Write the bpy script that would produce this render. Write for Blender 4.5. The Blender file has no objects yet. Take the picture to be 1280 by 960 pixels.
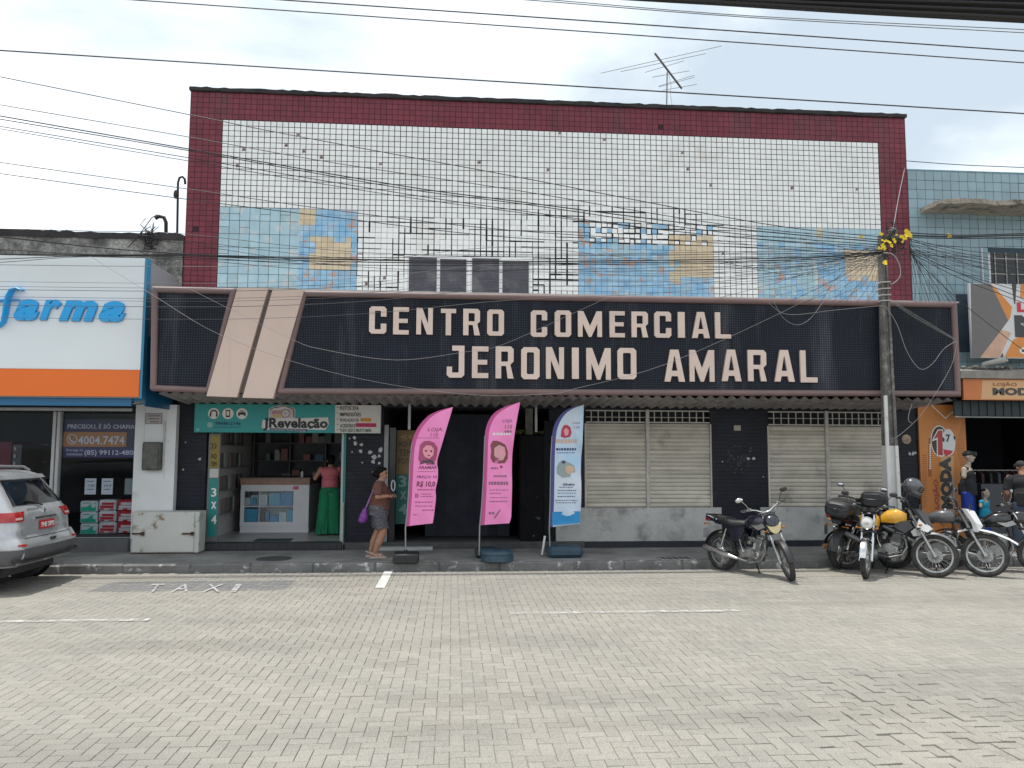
import bpy, bmesh, math, random
from math import sin, cos, pi, radians, sqrt, atan2
from mathutils import Vector, Matrix
import numpy as np

random.seed(7)
S = bpy.context.scene
COL = S.collection

# ------------------------------------------------------------------ camera
CAM_H = 2.0
PITCH, YAW, ROLL = 0.08448138, 0.07671988, 0.00365571
F_PX = 960.0                       # focal length in pixels of a 1280 px wide picture
fw = Vector((sin(YAW)*cos(PITCH), cos(YAW)*cos(PITCH), sin(PITCH)))
rt0 = Vector((cos(YAW), -sin(YAW), 0)); up0 = rt0.cross(fw)
rt = rt0*cos(ROLL) + up0*sin(ROLL); up = up0*cos(ROLL) - rt0*sin(ROLL)
cam_d = bpy.data.cameras.new('camera'); cam = bpy.data.objects.new('camera', cam_d); COL.objects.link(cam)
cam.matrix_world = Matrix(((rt.x, up.x, -fw.x, 0), (rt.y, up.y, -fw.y, 0), (rt.z, up.z, -fw.z, CAM_H), (0, 0, 0, 1)))
cam_d.sensor_fit = 'HORIZONTAL'; cam_d.sensor_width = 36.0; cam_d.lens = 36.0*F_PX/1280.0
cam_d.clip_start = 0.05; cam_d.clip_end = 3000
S.camera = cam

def PY(x, y, Y):                   # point of the plane at depth Y that was surveyed at photo pixel (x, y)
    d = fw + rt*((x-640)/F_PX) - up*((y-480)/F_PX)
    return Vector((0, 0, CAM_H)) + d*(Y/d.y)
def PZ(x, y, z=0.0):               # the same for a level plane at height z
    d = fw + rt*((x-640)/F_PX) - up*((y-480)/F_PX)
    return Vector((0, 0, CAM_H)) + d*((z-CAM_H)/d.z)

# ------------------------------------------------------------------ sky and sun
SUN_DIR = Vector((-0.20, 0.05, 1.0)).normalized()
W = bpy.data.worlds.new('World'); S.world = W; W.use_nodes = True
nt = W.node_tree; N = nt.nodes; L = nt.links; N.clear()
def nd(t, **k):
    n = N.new(t)
    for a, b in k.items(): setattr(n, a, b)
    return n
sky = nd('ShaderNodeTexSky', sky_type='NISHITA', sun_disc=False)
sky.sun_elevation = math.asin(SUN_DIR.z); sky.sun_rotation = atan2(SUN_DIR.x, SUN_DIR.y)
sky.air_density = 1.0; sky.dust_density = 2.0
tc = nd('ShaderNodeTexCoord')
mp = nd('ShaderNodeMapping'); mp.inputs['Scale'].default_value = (1.0, 1.0, 1.7); mp.inputs['Location'].default_value = (0.35, 0.1, 0.15)
L.new(tc.outputs['Generated'], mp.inputs['Vector'])
n1 = nd('ShaderNodeTexNoise'); n1.inputs['Scale'].default_value = 1.9; n1.inputs['Detail'].default_value = 7; n1.inputs['Roughness'].default_value = 0.52
n1.inputs['Distortion'].default_value = 0.25
L.new(mp.outputs['Vector'], n1.inputs['Vector'])
cr = nd('ShaderNodeValToRGB'); cr.color_ramp.interpolation = 'EASE'
cr.color_ramp.elements[0].position = 0.37; cr.color_ramp.elements[0].color = (5.0, 5.8, 6.5, 1)
cr.color_ramp.elements[1].position = 0.66; cr.color_ramp.elements[1].color = (10.6, 10.7, 10.8, 1)
e = cr.color_ramp.elements.new(0.50); e.color = (7.6, 8.3, 8.8, 1)
L.new(n1.outputs['Fac'], cr.inputs['Fac'])
mx = nd('ShaderNodeMix', data_type='RGBA'); mx.inputs[0].default_value = 0.9
L.new(sky.outputs['Color'], mx.inputs[6]); L.new(cr.outputs['Color'], mx.inputs[7])
bg = nd('ShaderNodeBackground'); bg.inputs['Strength'].default_value = 0.1
L.new(mx.outputs[2], bg.inputs['Color'])
wo = nd('ShaderNodeOutputWorld'); L.new(bg.outputs['Background'], wo.inputs['Surface'])

sd = bpy.data.lights.new('sun', 'SUN'); sd.energy = 2.6; sd.angle = radians(0.55); sd.color = (1.0, 0.96, 0.90)
so = bpy.data.objects.new('sun', sd); COL.objects.link(so)
so.rotation_euler = SUN_DIR.to_track_quat('Z', 'Y').to_euler(); so.location = (0, 0, 40)

S.view_settings.view_transform = 'Standard'; S.view_settings.look = 'None'
S.view_settings.exposure = 0.52; S.view_settings.gamma = 1.0
try: S.view_settings.use_curve_mapping = False
except Exception: pass
S.cycles.max_bounces = 8; S.cycles.transparent_max_bounces = 16

# ------------------------------------------------------------------ materials
MATS = {}
def mat(name, col, rough=0.7, metal=0.0, var=0.0, vscale=6.0, col2=None, bump=0.0, bscale=60.0, spec=0.5, rnd=0.0,
        stain=None, stain_scale=1.2, stain_pos=(0.55, 0.75), coat=0.0, island=False, streak=False, grain=0.0, gscale=220.0):
    """Principled surface: base colour, mottling towards col2, soft stains, grain, relief, and a per-piece tint (rnd)."""
    if name in MATS: return MATS[name]
    m = bpy.data.materials.new(name); m.use_nodes = True
    n = m.node_tree.nodes; l = m.node_tree.links
    b = n['Principled BSDF']; b.inputs['Roughness'].default_value = rough; b.inputs['Metallic'].default_value = metal
    b.inputs['Specular IOR Level'].default_value = spec; b.inputs['Coat Weight'].default_value = coat
    c = (*col, 1); out = None
    geo = n.new('ShaderNodeNewGeometry'); pos = geo.outputs['Position']
    def mix(fac, a, bb, mode='MIX'):
        q = n.new('ShaderNodeMix'); q.data_type = 'RGBA'; q.blend_type = mode
        for s, v in ((0, fac), (6, a), (7, bb)):
            if hasattr(v, 'is_linked'): l.new(v, q.inputs[s])
            else: q.inputs[s].default_value = v
        return q.outputs[2]
    def noise(scale, det=4, vec=pos, rough_=0.55):
        t = n.new('ShaderNodeTexNoise'); t.inputs['Scale'].default_value = scale; t.inputs['Detail'].default_value = det
        t.inputs['Roughness'].default_value = rough_; l.new(vec, t.inputs['Vector']); return t.outputs['Fac']
    def ramp(fac, p0, p1):
        t = n.new('ShaderNodeMapRange'); t.inputs['From Min'].default_value = p0; t.inputs['From Max'].default_value = p1
        t.clamp = True; l.new(fac, t.inputs['Value']); return t.outputs['Result']
    cur = c
    if var or col2:
        c2 = (*(col2 or [x*(1-var) for x in col]), 1)
        cur = mix(ramp(noise(vscale, 5), 0.35, 0.68), cur, c2)
    if stain:
        vec = pos
        if streak:
            mpn = n.new('ShaderNodeMapping'); mpn.inputs['Scale'].default_value = (1, 1, 0.12); l.new(pos, mpn.inputs['Vector']); vec = mpn.outputs['Vector']
        cur = mix(ramp(noise(stain_scale, 6, vec, 0.65), *stain_pos), cur, (*stain, 1))
    if grain:
        g = ramp(noise(gscale, 2), 0.3, 0.7)
        t = n.new('ShaderNodeMapRange'); l.new(g, t.inputs['Value']); t.inputs['To Min'].default_value = 1-grain; t.inputs['To Max'].default_value = 1+grain
        cc = n.new('ShaderNodeCombineColor'); [l.new(t.outputs['Result'], cc.inputs[i]) for i in range(3)]
        cur = mix(1.0, cur, cc.outputs['Color'], 'MULTIPLY')
    if rnd:
        oi = n.new('ShaderNodeObjectInfo'); src = oi.outputs['Random']
        if island:
            ad = n.new('ShaderNodeMath'); ad.operation = 'ADD'; l.new(src, ad.inputs[0]); l.new(geo.outputs['Random Per Island'], ad.inputs[1])
            fr = n.new('ShaderNodeMath'); fr.operation = 'FRACT'; l.new(ad.outputs[0], fr.inputs[0]); src = fr.outputs[0]
        t = n.new('ShaderNodeMapRange'); l.new(src, t.inputs['Value']); t.inputs['To Min'].default_value = 1-rnd; t.inputs['To Max'].default_value = 1+rnd
        cc = n.new('ShaderNodeCombineColor'); [l.new(t.outputs['Result'], cc.inputs[i]) for i in range(3)]
        cur = mix(1.0, cur, cc.outputs['Color'], 'MULTIPLY')
    if hasattr(cur, 'is_linked'): l.new(cur, b.inputs['Base Color'])
    else: b.inputs['Base Color'].default_value = cur
    if bump:
        bn = n.new('ShaderNodeBump'); bn.inputs['Strength'].default_value = min(1, bump); bn.inputs['Distance'].default_value = 0.01
        l.new(noise(bscale, 4), bn.inputs['Height']); l.new(bn.outputs['Normal'], b.inputs['Normal'])
    MATS[name] = m
    return m

def glass_mat(name, tint=(0.9, 0.95, 0.97), refl=0.05):
    """A pane seen through: mostly clear, a faint mirror of the street."""
    if name in MATS: return MATS[name]
    m = bpy.data.materials.new(name); m.use_nodes = True
    n = m.node_tree.nodes; l = m.node_tree.links; n.clear()
    t = n.new('ShaderNodeBsdfTransparent'); t.inputs['Color'].default_value = (*tint, 1)
    g = n.new('ShaderNodeBsdfGlossy'); g.inputs['Roughness'].default_value = 0.03
    x = n.new('ShaderNodeMixShader'); x.inputs[0].default_value = refl
    o = n.new('ShaderNodeOutputMaterial')
    l.new(t.outputs[0], x.inputs[1]); l.new(g.outputs[0], x.inputs[2]); l.new(x.outputs[0], o.inputs['Surface'])
    MATS[name] = m
    return m

# ------------------------------------------------------------------ mesh helpers
class MB:
    """Collects shapes and links them as ONE mesh object."""
    def __init__(s, M=None): s.v = []; s.f = []; s.mi = []; s.M = M or Matrix.Identity(4); s.cur = 0; s.sm = []
    def add(s, vs, fs, smooth=False, M=None):
        o = len(s.v); T = s.M @ M if M is not None else s.M
        s.v += [tuple(T @ Vector(p)) for p in vs]
        s.f += [tuple(i+o for i in f) for f in fs]; s.mi += [s.cur]*len(fs); s.sm += [smooth]*len(fs)
        return s
    def box(s, x0, x1, y0, y1, z0, z1, ch=0.0, M=None):
        if x0 > x1: x0, x1 = x1, x0
        if y0 > y1: y0, y1 = y1, y0
        if z0 > z1: z0, z1 = z1, z0
        if ch <= 0:
            vs = [(x, y, z) for z in (z0, z1) for y in (y0, y1) for x in (x0, x1)]
            return s.add(vs, [(0, 2, 3, 1), (4, 5, 7, 6), (0, 1, 5, 4), (2, 6, 7, 3), (0, 4, 6, 2), (1, 3, 7, 5)], M=M)
        c = min(ch, (x1-x0)*.49, (y1-y0)*.49, (z1-z0)*.49)
        vs = []; ids = {}
        X = (x0, x1); Y = (y0, y1); Z = (z0, z1); sg = (1, -1)
        for i in (0, 1):
            for j in (0, 1):
                for k in (0, 1):
                    p = (X[i], Y[j], Z[k]); d = (sg[i]*c, sg[j]*c, sg[k]*c)
                    for a in range(3):
                        ids[i, j, k, a] = len(vs)
                        vs.append(tuple(p[q] + (d[q] if q != a else 0) for q in range(3)))
        fs = []
        for a in range(3):
            b, e = (a+1) % 3, (a+2) % 3
            for t in (0, 1):
                def key(u, w, ax=a):
                    kk = [0, 0, 0]; kk[a] = t; kk[b] = u; kk[e] = w
                    return ids[kk[0], kk[1], kk[2], ax]
                q = [key(0, 0), key(1, 0), key(1, 1), key(0, 1)]
                fs.append(tuple(q if t else q[::-1]))
            for u in (0, 1):
                for w in (0, 1):      # edges along a between faces b and e
                    k0 = [0, 0, 0]; k0[b] = u; k0[e] = w; k1 = list(k0); k1[a] = 1
                    q = [ids[(*k0, b)], ids[(*k1, b)], ids[(*k1, e)], ids[(*k0, e)]]
                    fs.append(tuple(q))
        for i in (0, 1):
            for j in (0, 1):
                for k in (0, 1): fs.append((ids[i, j, k, 0], ids[i, j, k, 1], ids[i, j, k, 2]))
        return s.add(vs, fs, M=M)
    def cyl(s, p0, p1, r0, r1=None, n=12, caps=True, smooth=True, M=None):
        r1 = r0 if r1 is None else r1
        p0 = Vector(p0); p1 = Vector(p1); d = (p1-p0)
        if d.length < 1e-9: return s
        q = d.to_track_quat('Z', 'Y').to_matrix()
        vs = []
        for p, r in ((p0, r0), (p1, r1)):
            for i in range(n):
                a = 2*pi*i/n; vs.append(p + q @ Vector((r*cos(a), r*sin(a), 0)))
        s.add(vs, [(i, (i+1) % n, n+(i+1) % n, n+i) for i in range(n)], smooth, M)
        if caps: s.add(vs, [tuple(range(n-1, -1, -1)), tuple(range(n, 2*n))], False, M)
        return s
    def tube(s, pts, r, n=8, caps=True, closed=False, M=None, flat=1.0):
        pts = [Vector(p) for p in pts]; m = len(pts)
        rs = r if isinstance(r, (list, tuple)) else [r]*m
        vs = []; prev = None
        for i, p in enumerate(pts):
            if closed: t = pts[(i+1) % m]-pts[i-1]
            else: t = pts[min(i+1, m-1)]-pts[max(i-1, 0)]
            t.normalize()
            if prev is None:
                u = t.orthogonal().normalized()
                if abs(t.z) < 0.9: u = t.cross(Vector((0, 0, 1))).normalized()
            else:
                u = (prev - t*prev.dot(t)); u = u.normalized() if u.length > 1e-6 else t.orthogonal().normalized()
            prev = u; w = t.cross(u)
            for k in range(n):
                a = 2*pi*k/n; vs.append(p + u*(rs[i]*cos(a)) + w*(rs[i]*flat*sin(a)))
        fs = []
        for i in range(m if closed else m-1):
            j = (i+1) % m
            fs += [(i*n+k, i*n+(k+1) % n, j*n+(k+1) % n, j*n+k) for k in range(n)]
        s.add(vs, fs, True, M)
        if caps and not closed: s.add(vs, [tuple(range(n-1, -1, -1)), tuple(range((m-1)*n, m*n))], False, M)
        return s
    def lathe(s, prof, n=24, M=None, smooth=True, closed=False):
        """profile [(r, z)] turned about local z"""
        vs = []; m = len(prof)
        for (r, z) in prof:
            for k in range(n): a = 2*pi*k/n; vs.append((r*cos(a), r*sin(a), z))
        fs = []
        for i in range(m if closed else m-1):
            j = (i+1) % m
            fs += [(i*n+k, i*n+(k+1) % n, j*n+(k+1) % n, j*n+k) for k in range(n)]
        return s.add(vs, fs, smooth, M)
    def ell(s, c, r, n=14, m=9, M=None, R=None):
        rx, ry, rz = r if isinstance(r, (list, tuple)) else (r, r, r)
        c = Vector(c); R = R or Matrix.Identity(3)
        vs = [c + R @ Vector((0, 0, -rz))]
        for j in range(1, m):
            b = -pi/2 + pi*j/m
            for k in range(n): a = 2*pi*k/n; vs.append(c + R @ Vector((rx*cos(b)*cos(a), ry*cos(b)*sin(a), rz*sin(b))))
        vs.append(c + R @ Vector((0, 0, rz)))
        fs = [(0, 1+(k+1) % n, 1+k) for k in range(n)]
        for j in range(m-2):
            fs += [(1+j*n+k, 1+j*n+(k+1) % n, 1+(j+1)*n+(k+1) % n, 1+(j+1)*n+k) for k in range(n)]
        t = 1+(m-2)*n; e = len(vs)-1
        fs += [(t+k, t+(k+1) % n, e) for k in range(n)]
        return s.add(vs, fs, True, M)
    def prism(s, poly, d0, d1, plane='xz', M=None):
        """polygon in a plane, thick along the third axis (for xz: y from d0 to d1)"""
        k = len(poly)
        A = sum(poly[i][0]*poly[(i+1) % k][1]-poly[(i+1) % k][0]*poly[i][1] for i in range(k))
        if A < 0: poly = poly[::-1]
        def P(a, b, d): return (a, d, b) if plane == 'xz' else ((a, b, d) if plane == 'xy' else (d, a, b))
        vs = [P(a, b, d0) for a, b in poly] + [P(a, b, d1) for a, b in poly]
        fs = [(i, (i+1) % k, k+(i+1) % k, k+i) for i in range(k)] + [tuple(range(k-1, -1, -1)), tuple(range(k, 2*k))]
        return s.add(vs, fs, M=M)
    def grid(s, fn, nu, nv, smooth=True, closed_u=False):
        vs = [fn(i/(nu if closed_u else nu-1), j/(nv-1)) for j in range(nv) for i in range(nu)]
        fs = []
        for j in range(nv-1):
            for i in range(nu if closed_u else nu-1):
                i2 = (i+1) % nu; fs.append((j*nu+i, j*nu+i2, (j+1)*nu+i2, (j+1)*nu+i))
        return s.add(vs, fs, smooth)
    def build(s, name, mats, parent=None, fix=True, ang=40, loc=None):
        """links the mesh; with a parent that is an Empty placed at rest, vertices given in the parent's frame"""
        me = bpy.data.meshes.new(name); me.from_pydata(s.v, [], s.f)
        for m in (mats if isinstance(mats, (list, tuple)) else [mats]): me.materials.append(m)
        me.polygons.foreach_set('material_index', s.mi)
        me.polygons.foreach_set('use_smooth', s.sm)
        if fix:
            bm = bmesh.new(); bm.from_mesh(me); bmesh.ops.recalc_face_normals(bm, faces=bm.faces); bm.to_mesh(me); bm.free()
        if any(s.sm):
            try: me.set_sharp_from_angle(angle=radians(ang))
            except Exception: pass
        me.update()
        return link(name, me, parent)

def link(name, me, parent=None):
    o = bpy.data.objects.new(name, me); COL.objects.link(o)
    if parent is not None: o.parent = parent
    return o
def tag(o, label=None, cat=None, group=None, kind=None):
    if label: o['label'] = label
    if cat: o['category'] = cat
    if group: o['group'] = group
    if kind: o['kind'] = kind
    return o
def empty(name, loc=(0, 0, 0), rz=0.0, label=None, cat=None, group=None):
    o = bpy.data.objects.new(name, None); COL.objects.link(o); o.location = loc; o.rotation_euler = (0, 0, rz)
    o.empty_display_size = 0.2
    return tag(o, label, cat, group)
def shift(parent):
    """matrix that brings world coordinates into the frame of an Empty"""
    p = parent
    M = Matrix.Identity(4)
    while p is not None: M = p.matrix_basis @ M; p = p.parent
    return M.inverted()
def WB(parent): return MB(shift(parent))            # collects world coordinates for a part of parent
def dup_tree(o, parent=None, **kw):
    c = o.copy(); COL.objects.link(c)
    if parent is not None: c.parent = parent
    for ch in list(o.children): dup_tree(ch, c)
    for k, v in kw.items(): setattr(c, k, v)
    return c

# flat lettering: a font curve, made solid, squeezed into the rectangle it fills in the place
def text_mesh(body, offset=0.0, extrude=0.01, shear=0.0, res=2):
    c = bpy.data.curves.new('lettering', 'FONT'); c.body = body; c.offset = offset; c.extrude = extrude; c.shear = shear; c.resolution_u = res
    o = bpy.data.objects.new('lettering', c); COL.objects.link(o)
    bpy.context.view_layer.update()
    me = bpy.data.meshes.new_from_object(o.evaluated_get(bpy.context.evaluated_depsgraph_get()))
    bpy.data.objects.remove(o); bpy.data.curves.remove(c)
    return me
def text_fit(name, body, p00, p10, p01, m, parent=None, thick=0.004, lift=0.004, **k):
    """text squeezed so that it spans from corner p00 (lower left) to p10 (lower right) and p01 (upper left)"""
    me = text_mesh(body, **k)
    co = np.empty(len(me.vertices)*3); me.vertices.foreach_get('co', co); co = co.reshape(-1, 3)
    lo = co.min(0); hi = co.max(0); span = np.maximum(hi-lo, 1e-6); uvw = (co-lo)/span
    p00, p10, p01 = Vector(p00), Vector(p10), Vector(p01)
    ux = p10-p00; uy = p01-p00; nz = ux.cross(uy).normalized()
    out = np.array(p00)[None] + uvw[:, :1]*np.array(ux)[None] + uvw[:, 1:2]*np.array(uy)[None] + (uvw[:, 2:3]*thick+lift)*np.array(nz)[None]
    if parent is not None:
        M = np.array(shift(parent)); out = out @ M[:3, :3].T + M[:3, 3]
    me.vertices.foreach_set('co', out.astype(np.float32).ravel()); me.materials.clear(); me.materials.append(m); me.update()
    return link(name, me, parent)
def text_px(name, body, x0, x1, yt, yb, Y, m, parent=None, **k):
    a = PY(x0, yb, Y); b = PY(x1, yb, Y); t = PY(x0, yt, Y); b.z = a.z; t.x = a.x
    return text_fit(name, body, a, b, t, m, parent, **k)
def rect(x0, y0, x1, y1, Y):
    """world box limits (x0, x1, z0, z1) of a photo rectangle on the plane at depth Y"""
    a = PY(x0, (y0+y1)/2, Y).x; b = PY(x1, (y0+y1)/2, Y).x
    return a, b, PY((x0+x1)/2, y1, Y).z, PY((x0+x1)/2, y0, Y).z

YW = 14.75            # street face of the buildings
YK = 12.93            # kerb line
ZS = 0.13             # height of the pavement
YS = 13.10            # face of the big canopy sign

# ================================================================== ground, road, pavement
M_joint = mat('paver_joint', (0.13, 0.12, 0.105), 0.95, col2=(0.30, 0.28, 0.25), vscale=2.2, grain=0.3)
M_paver = mat('paver', (0.308, 0.288, 0.250), 0.9, col2=(0.268, 0.255, 0.228), vscale=0.7, stain=(0.15, 0.142, 0.125), stain_scale=0.9, stain_pos=(0.60, 0.85),
              grain=0.30, gscale=130, rnd=0.07, island=True, bump=0.35, bscale=140)
def road_wear(m):
    # tyre bands along the street and scattered oil and gum spots
    n = m.node_tree.nodes; l = m.node_tree.links; b = n['Principled BSDF']; geo = n.new('ShaderNodeNewGeometry')
    src = b.inputs['Base Color'].links[0].from_socket
    for sc, loc, p0, p1, lo in (((.10, .75, 1), 3.1, .50, .72, .74), ((5.5, 5.5, 1), 0.0, .685, .72, .62), ((1.6, 2.4, 1), 7.7, .60, .78, .80)):
        mp_ = n.new('ShaderNodeMapping'); mp_.inputs['Scale'].default_value = sc; mp_.inputs['Location'].default_value = (loc, loc, 0); l.new(geo.outputs['Position'], mp_.inputs['Vector'])
        t = n.new('ShaderNodeTexNoise'); t.inputs['Scale'].default_value = 1.0; t.inputs['Detail'].default_value = 7; t.inputs['Roughness'].default_value = .62; l.new(mp_.outputs[0], t.inputs['Vector'])
        r = n.new('ShaderNodeMapRange'); r.inputs['From Min'].default_value = p0; r.inputs['From Max'].default_value = p1; r.inputs['To Min'].default_value = 1.0; r.inputs['To Max'].default_value = lo; l.new(t.outputs['Fac'], r.inputs['Value'])
        cc = n.new('ShaderNodeCombineColor'); [l.new(r.outputs['Result'], cc.inputs[i]) for i in range(3)]
        q = n.new('ShaderNodeMix'); q.data_type = 'RGBA'; q.blend_type = 'MULTIPLY'; q.inputs[0].default_value = 1.0; l.new(src, q.inputs[6]); l.new(cc.outputs['Color'], q.inputs[7]); src = q.outputs[2]
    l.new(src, b.inputs['Base Color'])
road_wear(M_paver)
M_side = mat('pavement', (0.30, 0.293, 0.28), 0.92, var=0.35, vscale=1.3, stain=(0.09, 0.088, 0.085), stain_scale=0.8, stain_pos=(0.5, 0.72), grain=0.22, gscale=120, bump=0.5, bscale=45)
M_kerb = mat('kerb', (0.20, 0.197, 0.19), 0.92, var=0.5, vscale=2.2, stain=(0.50, 0.49, 0.46), stain_scale=5.5, stain_pos=(0.58, 0.66), grain=0.3, bump=0.9, bscale=22, rnd=0.10)

g = MB(); g.add([(-900, -900, -0.06), (900, -900, -0.06), (900, 900, -0.06), (-900, 900, -0.06)], [(0, 1, 2, 3)])
tag(g.build('ground', mat('ground', (0.22, 0.20, 0.17), 0.95, var=0.3, vscale=0.5)), kind='structure')

road = MB(); X0, X1, Y0, Y1 = -16.0, 17.0, 3.4, YK-0.02
for (a, b, c, d, z) in ((X0, X1, Y0, Y1, -0.0105), (-60, X0, -14, Y1, -0.003), (X1, 60, -14, Y1, -0.003), (X0, X1, -14, Y0, -0.003)):
    road.cur = 0 if z < -0.01 else 1
    road.add([(a, c, z), (b, c, z), (b, d, z), (a, d, z)], [(0, 1, 2, 3)])
road_o = tag(road.build('road', [M_joint, M_paver], fix=False), kind='structure')

PW = 0.1
def paver_verts(w, l, h=0.03, c=0.004):
    a, b = w/2, l/2
    return ([(-a+c, -b+c, 0), (a-c, -b+c, 0), (a-c, b-c, 0), (-a+c, b-c, 0),
             (-a, -b, -c), (a, -b, -c), (a, b, -c), (-a, b, -c), (-a, -b, -h), (a, -b, -h), (a, b, -h), (-a, b, -h)],
            [(0, 1, 2, 3)] + [(4+i, 4+(i+1) % 4, (i+1) % 4, i) for i in range(4)] + [(8+i, 8+(i+1) % 4, 4+(i+1) % 4, 4+i) for i in range(4)])
spots = []
nx0, nx1, ny0, ny1 = int(X0/PW), int(X1/PW), int(Y0/PW), int(Y1/PW)
for j in range(ny0, ny1):
    for i in range(nx0, nx1):
        s = (i+j) % 4
        if s == 0: spots.append(((i+1)*PW, (j+.5)*PW, 1))
        elif s == 2: spots.append(((i+.5)*PW, (j+1)*PW, 0))
spots = [p for p in spots if p[1] < YK-0.11]
vis = [p for p in spots if p[1] > 4.75 and -2.9 < p[0]/p[1]*5.2 < 3.8]
vis.sort(key=lambda p: p[0]**2+p[1]**2)
near = set(vis[:300])
pv, pf = paver_verts(0.0954, 0.1954, c=0.003)
pme = bpy.data.meshes.new('paver'); pme.from_pydata(pv, [], pf); pme.materials.append(M_paver)
rp = random.Random(3)
allv = []; allf = []
for p in spots:
    bumpy = math.exp(-((p[0]-3.4)**2+(p[1]-5.6)**2)/1.2)
    sink = 0.004*sin(p[0]*0.9+1)*sin(p[1]*0.8)
    dz = rp.gauss(0, 0.0007+0.004*bumpy)+sink*.5-0.002; ta, tb = rp.gauss(0, 0.004+0.03*bumpy), rp.gauss(0, 0.004+0.02*bumpy)
    rz = (pi/2 if p[2] else 0)+rp.gauss(0, 0.008)
    if p in near:
        o = link('paver', pme, road_o); o.location = (p[0], p[1], dz); o.rotation_euler = (ta, tb, rz)
    else:
        c_, s_ = cos(rz), sin(rz); b0 = len(allv)
        for (x, y, z) in pv:
            z2 = z+dz+x*tb+y*ta; allv.append((p[0]+x*c_-y*s_, p[1]+x*s_+y*c_, z2))
        allf += [tuple(k+b0 for k in f) for f in pf]
me = bpy.data.meshes.new('paver_field'); me.from_pydata(allv, [], allf); me.materials.append(M_paver)
tag(link('paver_field', me, road_o), kind='stuff')

def paint_mat(name, col, keep=0.5, sc=9, alpha=0.9):
    m = mat(name, col, 0.8, var=0.2, vscale=8)
    n = m.node_tree.nodes; l = m.node_tree.links
    t = n.new('ShaderNodeTexNoise'); t.inputs['Scale'].default_value = sc; t.inputs['Detail'].default_value = 8; t.inputs['Roughness'].default_value = 0.75
    gq = n.new('ShaderNodeNewGeometry'); l.new(gq.outputs['Position'], t.inputs['Vector'])
    r = n.new('ShaderNodeMapRange'); r.inputs['From Min'].default_value = keep-0.08; r.inputs['From Max'].default_value = keep+0.08
    r.inputs['To Min'].default_value = alpha; r.inputs['To Max'].default_value = 0.05
    l.new(t.outputs['Fac'], r.inputs['Value']); l.new(r.outputs['Result'], n['Principled BSDF'].inputs['Alpha'])
    return m
M_white_line = paint_mat('road_paint_white', (0.62, 0.61, 0.58), 0.50, 9, .8)
M_taxi_grey = paint_mat('road_paint_grey', (0.23, 0.24, 0.26), 0.54, 7, 0.52)
def sheet(x0, x1, y0, y1, z, sk=0.0):
    b = MB(); n = max(2, int((x1-x0)/0.2)); 
    b.add([(x0+(x1-x0)*i/n+sk*j, (y0, y1)[j], z) for j in (0, 1) for i in range(n+1)], [(i, i+1, n+2+i, n+1+i) for i in range(n)])
    return b
tag(sheet(-9.0, -3.5, 9.38, 9.50, 0.008).build('road_marking', M_white_line, fix=False), kind='structure')
tag(sheet(0.72, 3.6, 9.47, 9.58, 0.008).build('road_marking', M_white_line, fix=False), kind='structure')
tag(sheet(-1.09, -0.95, 11.35, 12.88, 0.008).build('road_marking', paint_mat('road_paint_fresh', (0.70, 0.69, 0.66), 0.66, 9, .95), fix=False), kind='structure')
tag(sheet(-9.5, -6.3, 11.15, 11.25, 0.008).build('road_marking', M_white_line, fix=False), kind='structure')
taxi = sheet(-5.05, -2.35, 11.30, 12.12, 0.006).build('taxi_marking', M_taxi_grey, fix=False); tag(taxi, kind='structure')
M_white_letter = paint_mat('road_letter_white', (0.66, 0.66, 0.64), 0.53, 10, 0.65)
for ch, xa, xb in (('T', 182, 205), ('A', 214, 240), ('X', 252, 280), ('I', 288, 301)):
    a = PZ(xa, 739.5, 0.015); b = PZ(xb-6, 739.5, 0.015); c = PZ(xa+8, 730, 0.015)
    b.y = a.y
    text_fit('letter', ch, a, b, c, M_white_letter, taxi, thick=0.001, lift=0.0, offset=0.0)

pave = MB(); pave.box(-40, 40, YK+0.125, 40, -0.05, ZS)
tag(pave.build('pavement', M_side), kind='structure')
kerb = MB(); kerb.box(-40, 40, YK+0.02, YK+0.122, -0.05, 0.06)
kerb_o = tag(kerb.build('kerb', M_kerb), kind='structure')
rk = random.Random(5)
x = -14.2
protos = []
while x < 16:
    w = rk.choice((0.95, 1.0, 1.05))
    if w not in [q[0] for q in protos]:
        b = MB(); b.box(0.002, w-0.002, 0, 0.122, 0, ZS+0.05, ch=0.022); oo = b.build('kerb_stone', M_kerb, kerb_o); protos.append((w, oo)); o = oo
    else:
        o = [q[1] for q in protos if q[0] == w][0].copy(); COL.objects.link(o); o.parent = kerb_o
    o.location = (x, YK+rk.uniform(-.006, .006), -0.05+rk.uniform(-.004, .006)); o.rotation_euler = (0, 0, rk.uniform(-.004, .004)); x += w

# drain grate let into the kerb, round cover in the pavement
M_cast = mat('cast_iron', (0.10, 0.10, 0.10), 0.75, 0.3, var=0.4, vscale=20)
dg = empty('drain_grate', PZ(860, 706, ZS), label='worn concrete drain grate let into the kerb left of the black motorcycle', cat='drain')
p = PZ(860, 706, ZS); b = WB(dg); b.box(p.x-.30, p.x+.30, 12.96, 13.30, ZS+0.002, ZS+0.016, ch=.004); b.build('grate_plate', mat('grate_concrete', (0.33, 0.32, 0.30), 0.9, var=0.4, vscale=9), dg)
for k in range(5):
    b = WB(dg); b.box(p.x-.26+k*.105, p.x-.19+k*.105, 13.0, 13.26, ZS+0.0165, ZS+0.0205); b.build('grate_slot', M_cast, dg)
mc = PZ(340, 700, ZS)
b = MB(); b.lathe([(0.0, 0.012), (0.27, 0.012), (0.29, 0.009), (0.30, 0.0)], 32); mh = b.build('manhole_cover', M_cast); mh.location = (mc.x, 13.5, ZS)
tag(mh, 'round dark iron manhole cover in the pavement before the photo shop', 'manhole cover')

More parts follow.
